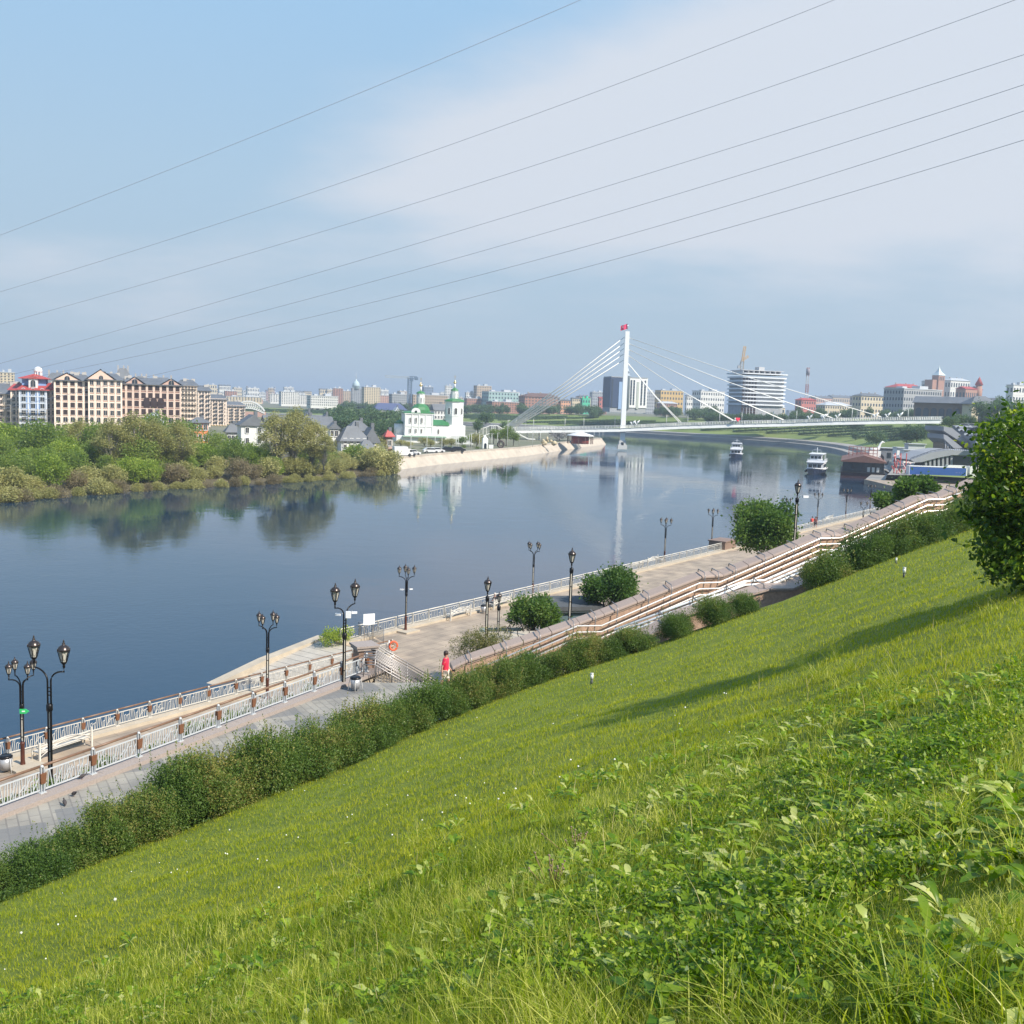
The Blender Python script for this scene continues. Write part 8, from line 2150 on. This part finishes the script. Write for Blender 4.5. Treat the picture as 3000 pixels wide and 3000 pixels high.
deckpoly([(2767, 1288), (2830, 1322), (2765, 1322)][::-1], Yd + 17, 8, 'wall_infill', pkd, O3, DARKG)
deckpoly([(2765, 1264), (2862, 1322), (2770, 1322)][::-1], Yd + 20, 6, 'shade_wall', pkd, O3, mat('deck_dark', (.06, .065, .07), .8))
for k in range(7):
    x = 2712 + k * 12.5; q0, q1 = PY(x, 1340 - k * .8, Yd + .8) - O3, PY(x, 1368, Yd + .8) - O3; m = MB(); m.bar(q0, q1, .55); m.build('column', SLAB, pkd)
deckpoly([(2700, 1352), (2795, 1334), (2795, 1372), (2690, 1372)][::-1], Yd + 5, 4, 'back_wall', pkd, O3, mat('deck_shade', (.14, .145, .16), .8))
deckpoly([(2793, 1336), (2900, 1338), (2900, 1372), (2793, 1372)][::-1], Yd + 2, 6, 'glass_front', pkd, O3, glassy('deck_glass', (.02, .03, .06)))
for k in range(5):
    q0, q1 = PY(2770 + k * 7, 1290 + k * 5, Yd + 14.5) - O3, PY(2770 + k * 7, 1322, Yd + 14.5) - O3; m = MB(); m.bar(q0, q1, .35); m.build('column', SLAB, pkd)
m = MB(); pr_ = [PY(x, y, Yd + .4) - O3 for x, y in ((2668, 1342), (2726, 1321), (2780, 1312), (2860, 1316), (2980, 1320))]
for a, b_ in zip(pr_[:-1], pr_[1:]):
    m.bar(a, b_, .1); n = 14
    for k in range(n): p = a.lerp(b_, k / n); m.bar(p, p - Vector((0, 0, .8)), .07)
m.build('railing', IRON, pkd)
# sloping car deck with cars
c0, c1, c2, c3 = PY(2790, 1246, 330), PY(2880, 1243, 330), PY(2960, 1320, 262), PY(2868, 1318, 285)
mb = MB(); vs = [c0, c1, c2, c3]; vs += [v - Vector((0, 0, 1)) for v in vs]; mb.add(vs, [(0, 3, 2, 1), (4, 5, 6, 7), (0, 1, 5, 4), (1, 2, 6, 5), (2, 3, 7, 6), (3, 0, 4, 7)]); tag(mb.build('car_park', mat('car_park_asphalt', (.16, .16, .165), .9)), kind='structure')
for px, py, Y, c, lb in ((2822, 1252, 322, cw, 'white car at the far left of the ramped car park'), (2845, 1252, 322, cg, 'silver car behind the white ones on the ramped car park'), (2832, 1262, 312, cw, 'white car in the second row of the ramped car park'), (2858, 1263, 311, cd, 'dark car in the second row of the ramped car park'), (2850, 1275, 300, cw, 'white car in the third row of the ramped car park'), (2872, 1276, 298, cg, 'silver car in the third row of the ramped car park'), (2866, 1288, 290, cd, 'dark car lowest on the ramped car park'), (2885, 1300, 282, cw, 'white car lowest on the ramped car park behind the tree')):
    t = PY(px, py, Y); t.z = PY(px, py + 4, Y).z; c.place(t, R(160), 1.05, lb, 'cars on the ramped car park')
# white kiosks and tents on the quay below the hill
for x0, x1, yt, yb, Y, c_, lb in ((2622, 1e3, 0, 0, 0, 0, ''),) if 0 else ((2622, 2640, 1311, 1330, 330, WHITE, 'white kiosk left of the two on the quay below the grassy hill'), (2642, 2690, 1318, 1338, 325, WHITE, 'wide white kiosk on the quay below the grassy hill'), (2655, 2705, 1300, 1316, 345, ROOFW, 'pale grey tent roof behind the white kiosks'), (2575, 2615, 1312, 1330, 340, ROOFG, 'dark stall left of the white kiosks')):
    a, b_ = PY(x0, yt, Y), PY(x1, yb, Y); w_ = b_.x - a.x; h_ = a.z - 1.4
    o = empty('kiosk', ((a.x + b_.x) / 2, Y, 1.4), R(5), lb, 'kiosk', 'kiosks on the far quay'); MB().box((0, 0, h_ / 2), (w_, 3, h_)).build('wall', c_, o); MB().box((0, -.2, h_ + .1), (w_ + .5, 3.8, .2)).build('roof', ROOFW, o); MB().box((w_ * .1, -1.52, h_ * .55), (w_ * .3, .06, h_ * .35)).build('window', DARKG, o)

# ------------------------------------------------------------------ overhead cables
WIRE = mat('cable_grey', (0.4, 0.41, 0.44), .6)
wires = [((0, 689), (800, 376), (1700, 0), 105, 80), ((0, 855), (1240, 452), (2443, 0), 110, 78), ((0, 950), (1480, 512), (2965, 3), 115, 76), ((0, 1065), (1560, 612), (3000, 160), 120, 75),
         ((20, 1101), (1530, 702), (3000, 248), 126, 74), ((32, 1118), (1560, 765), (3000, 325), 130, 73), ((425, 1105), (1690, 790), (3000, 410), 128, 72)]
nms = ['highest of the seven overhead cables, leaving the picture at its top middle', 'second overhead cable from the top', 'third overhead cable from the top, reaching the top right corner', 'middle one of the seven overhead cables', 'third overhead cable from the bottom', 'second overhead cable from the bottom', 'lowest of the seven overhead cables, above the far brick blocks']
for (a, b_, c, y0_, y1_), lb in zip(wires, nms):
    f = lambda x: PY(x, float(np.polyval(np.polyfit([a[0], b_[0], c[0]], [a[1], b_[1], c[1]], 2), x)), y0_ + (y1_ - y0_) * x / 3000)
    xs_ = np.linspace(-150 if a[0] > -1 else 0, 3150, 60) if a[0] < 400 else np.linspace(-150, 3150, 60)
    m = MB(); m.tube([f(x) for x in xs_], .022, 5, cap=False); tag(m.build('power_cable', WIRE), lb, 'cable', 'overhead cables crossing the river')

# ------------------------------------------------------------------ trees of the far hill and plateau
fa = Proto(tree_proto('hill_tree', 11, 9, 1.0, 2600, .75, L_FAR, 22, 1.7, 401, tr=.3, low=1, limbs=6)); fa.o['category'] = 'tree'
fb = Proto(tree_proto('hill_tree', 9, 12, 0.5, 2600, .75, L_FAR, 22, 1.8, 402, tr=.3, low=1, limbs=6)); fb.o['category'] = 'tree'
rq = random.Random(23)
def hz(x): return 1185 + .033 * (x - 1500)
def ftree(px, yt, yb, Y, lb, grp, pr=None):
    t, b_ = PY(px, yt, Y), PY(px, yb, Y); H_ = t.z - b_.z; pr = pr or rq.choice((fa, fb)); s_ = H_ / (11 if pr is fa else 9)
    pr.place((t.x, t.y, b_.z - .3), rq.uniform(0, 6.28), (max(s_, .35) * rq.uniform(.85, 1.2),) * 2 + (s_,), lb, grp)
# belts of trees along the hill, following the bank
BI = [inland(RBs, -o) for o in range(0, 125, 5)]
def hill_pt(i, off):
    k = off / 5; k0 = int(k); a, b_ = BI[k0], BI[min(k0 + 1, 24)]; i0 = int(i); f = i - i0; i1 = min(i0 + 1, len(RBs) - 1)
    p = a[i0].lerp(a[i1], f).lerp(b_[i0].lerp(b_[i1], f), k - k0); return Vector((p.x, p.y, hill_z(RBs[i0].lerp(RBs[i1], f), off)))
def to_px(p):
    v = MC.transposed() @ (p - Vector((0, 0, CAMZ))); return 1500 + 3000 * v.x / -v.z, 1500 - 3000 * v.y / -v.z
zn = [(1180, 'on the far bank left of the church tower'), (1500, 'on the far bank between church and bridge stair'), (1830, 'above the green slope behind the left stay cables'), (2140, 'below the white building right of the tower'), (2460, 'on the hilltop behind the right part of the bridge'), (2700, 'above the valley under the bridge'), (9999, 'around the brick market hall')]
for lay, (o0, o1, cnt, h0, h1) in enumerate(((58, 70, 120, 6, 9), (72, 90, 80, 6, 9), (92, 112, 60, 6, 9), (20, 52, 56, 4, 7))):
    for k in range(cnt):
        i = 6 + (60 - 6) * (k + rq.random()) / cnt; off = rq.uniform(o0, o1); p = hill_pt(i, off); x, y = to_px(p)
        if x < 900 or x > 2950: continue
        if lay == 3 and 1180 < x < 2480 and rq.random() < .8: continue
        if lay < 3 and 1760 < x < 1900: continue
        if x > 2480 and lay < 3 and rq.random() < .15: continue
        z_ = next(n_ for lim_, n_ in zn if x < lim_); hh = rq.uniform(h0, h1) * (.85 if x > 2200 else 1)
        pr = rq.choice((fa, fb)); s_ = hh / (11 if pr is fa else 9)
        pr.place(p, rq.uniform(0, 6.28), (s_ * rq.uniform(.9, 1.3),) * 2 + (s_,), 'dark green tree ' + z_, 'dark trees ' + z_)
for k in range(30):
    x = 985 + 200 * k / 30; Y = rq.uniform(420, 620); p = PY(x, 1200, Y); p.z = 3; hh = rq.uniform(7, 11); pr = rq.choice((fa, fb)); s_ = hh / (11 if pr is fa else 9)
    pr.place(p, k, (s_ * 1.1,) * 2 + (s_,), 'green tree in the wooded strip behind the white gabled houses', 'trees behind the white gabled houses')
# row of clipped trees on the right hill
for k, x in enumerate((2085, 2120, 2145, 2170, 2198, 2230, 2262, 2296, 2330, 2362, 2400, 2440)):
    ftree(x, 1203 + (k % 3) * 2, 1240, 560, 'round headed tree in the row behind the bridge railing', 'row of round headed trees on the right hill', fb)
for x, yt, yb, Y, lb in ((2570, 1255, 1300, 400, 'dark bluish tree in the valley under the bridge'), (2660, 1240, 1300, 390, 'large dark tree mass right of the hillside path'), (2690, 1235, 1290, 385, 'grey green tree beside the dark mass on the hillside'), (2730, 1238, 1270, 385, 'brownish green tree under the right bridge end'), (2785, 1212, 1250, 350, 'dark tree hiding the right end of the bridge'), (2820, 1205, 1245, 352, 'dark tree right of the bridge end'), (2850, 1215, 1245, 350, 'round tree left of the arched entrance'), (1493, 1228, 1262, 470, 'tall tree behind the bridge landing'), (1470, 1240, 1270, 468, 'tree behind the covered bridge stair'),
                         (1330, 1205, 1250, 480, 'tree behind the refectory roof'), (1400, 1225, 1265, 420, 'tree right of the bell tower on the far side'), (1150, 1215, 1290, 400, 'tall tree left of the church'), (1120, 1235, 1290, 380, 'tree behind the red roofed hut'), (1425, 1200, 1240, 520, 'tree on the slope right of the bell tower'), (2900, 1165, 1225, 430, 'tall tree behind the arched entrance'), (2930, 1158, 1220, 440, 'broad tree at the right above the big near tree'), (2975, 1160, 1225, 420, 'tree at the right edge above the big near tree')):
    ftree(x, yt, yb, Y, lb, 'single trees on the far banks')
# trimmed hedge bands slanting up the grass hill
HR = empty('hedge_row'); HR['category'] = 'hedge'
gq = np.random.default_rng(5); nL = 5200
P = np.stack([gq.uniform(0, 40, nL), gq.normal(0, .32, nL), gq.uniform(.1, 1.15, nL)], 1)
V_, F_, T_ = leaf_quads(P, .42, gq); np_obj('foliage', np_mesh('foliage', V_, F_, L_FAR, T_), HR)
m = MB()
for k in range(20): m.tube([(1 + 2 * k, 0, -.4), (1 + 2 * k, 0, .9)], .05, 4)
m.build('stems', BARK, HR); HR = Proto(HR)
for i in np.arange(11, 58, 1.15):
    o0 = 16 + (i * 7.3) % 9; p0, p1 = hill_pt(i, o0), hill_pt(i - 3.2, min(56, o0 + 26)); d = p1 - p0
    o = HR.place(p0, 0, (d.length / 40, 1, 1), 'long low dark hedge band slanting up the far grass slope', 'hedge bands on the far grass slopes')
    o.rotation_euler = (0, -math.atan2(d.z, math.hypot(d.x, d.y)), math.atan2(d.y, d.x))
# ------------------------------------------------------------------ haze
hz_m = bpy.data.materials.new('haze'); hz_m.use_nodes = True; nt = hz_m.node_tree; nt.nodes.clear()
o_ = nt.nodes.new('ShaderNodeOutputMaterial'); pv = nt.nodes.new('ShaderNodeVolumePrincipled'); pv.inputs['Color'].default_value = (0.72, 0.84, 1.0, 1); pv.inputs['Density'].default_value = HAZE; pv.inputs['Anisotropy'].default_value = 0.2
nt.links.new(pv.outputs[0], o_.inputs['Volume'])
if HAZE > 0:
    mb = MB(); mb.box((500, 4300, 58), (8400, 9400, 119.6)); tag(mb.build('haze', hz_m), kind='stuff')
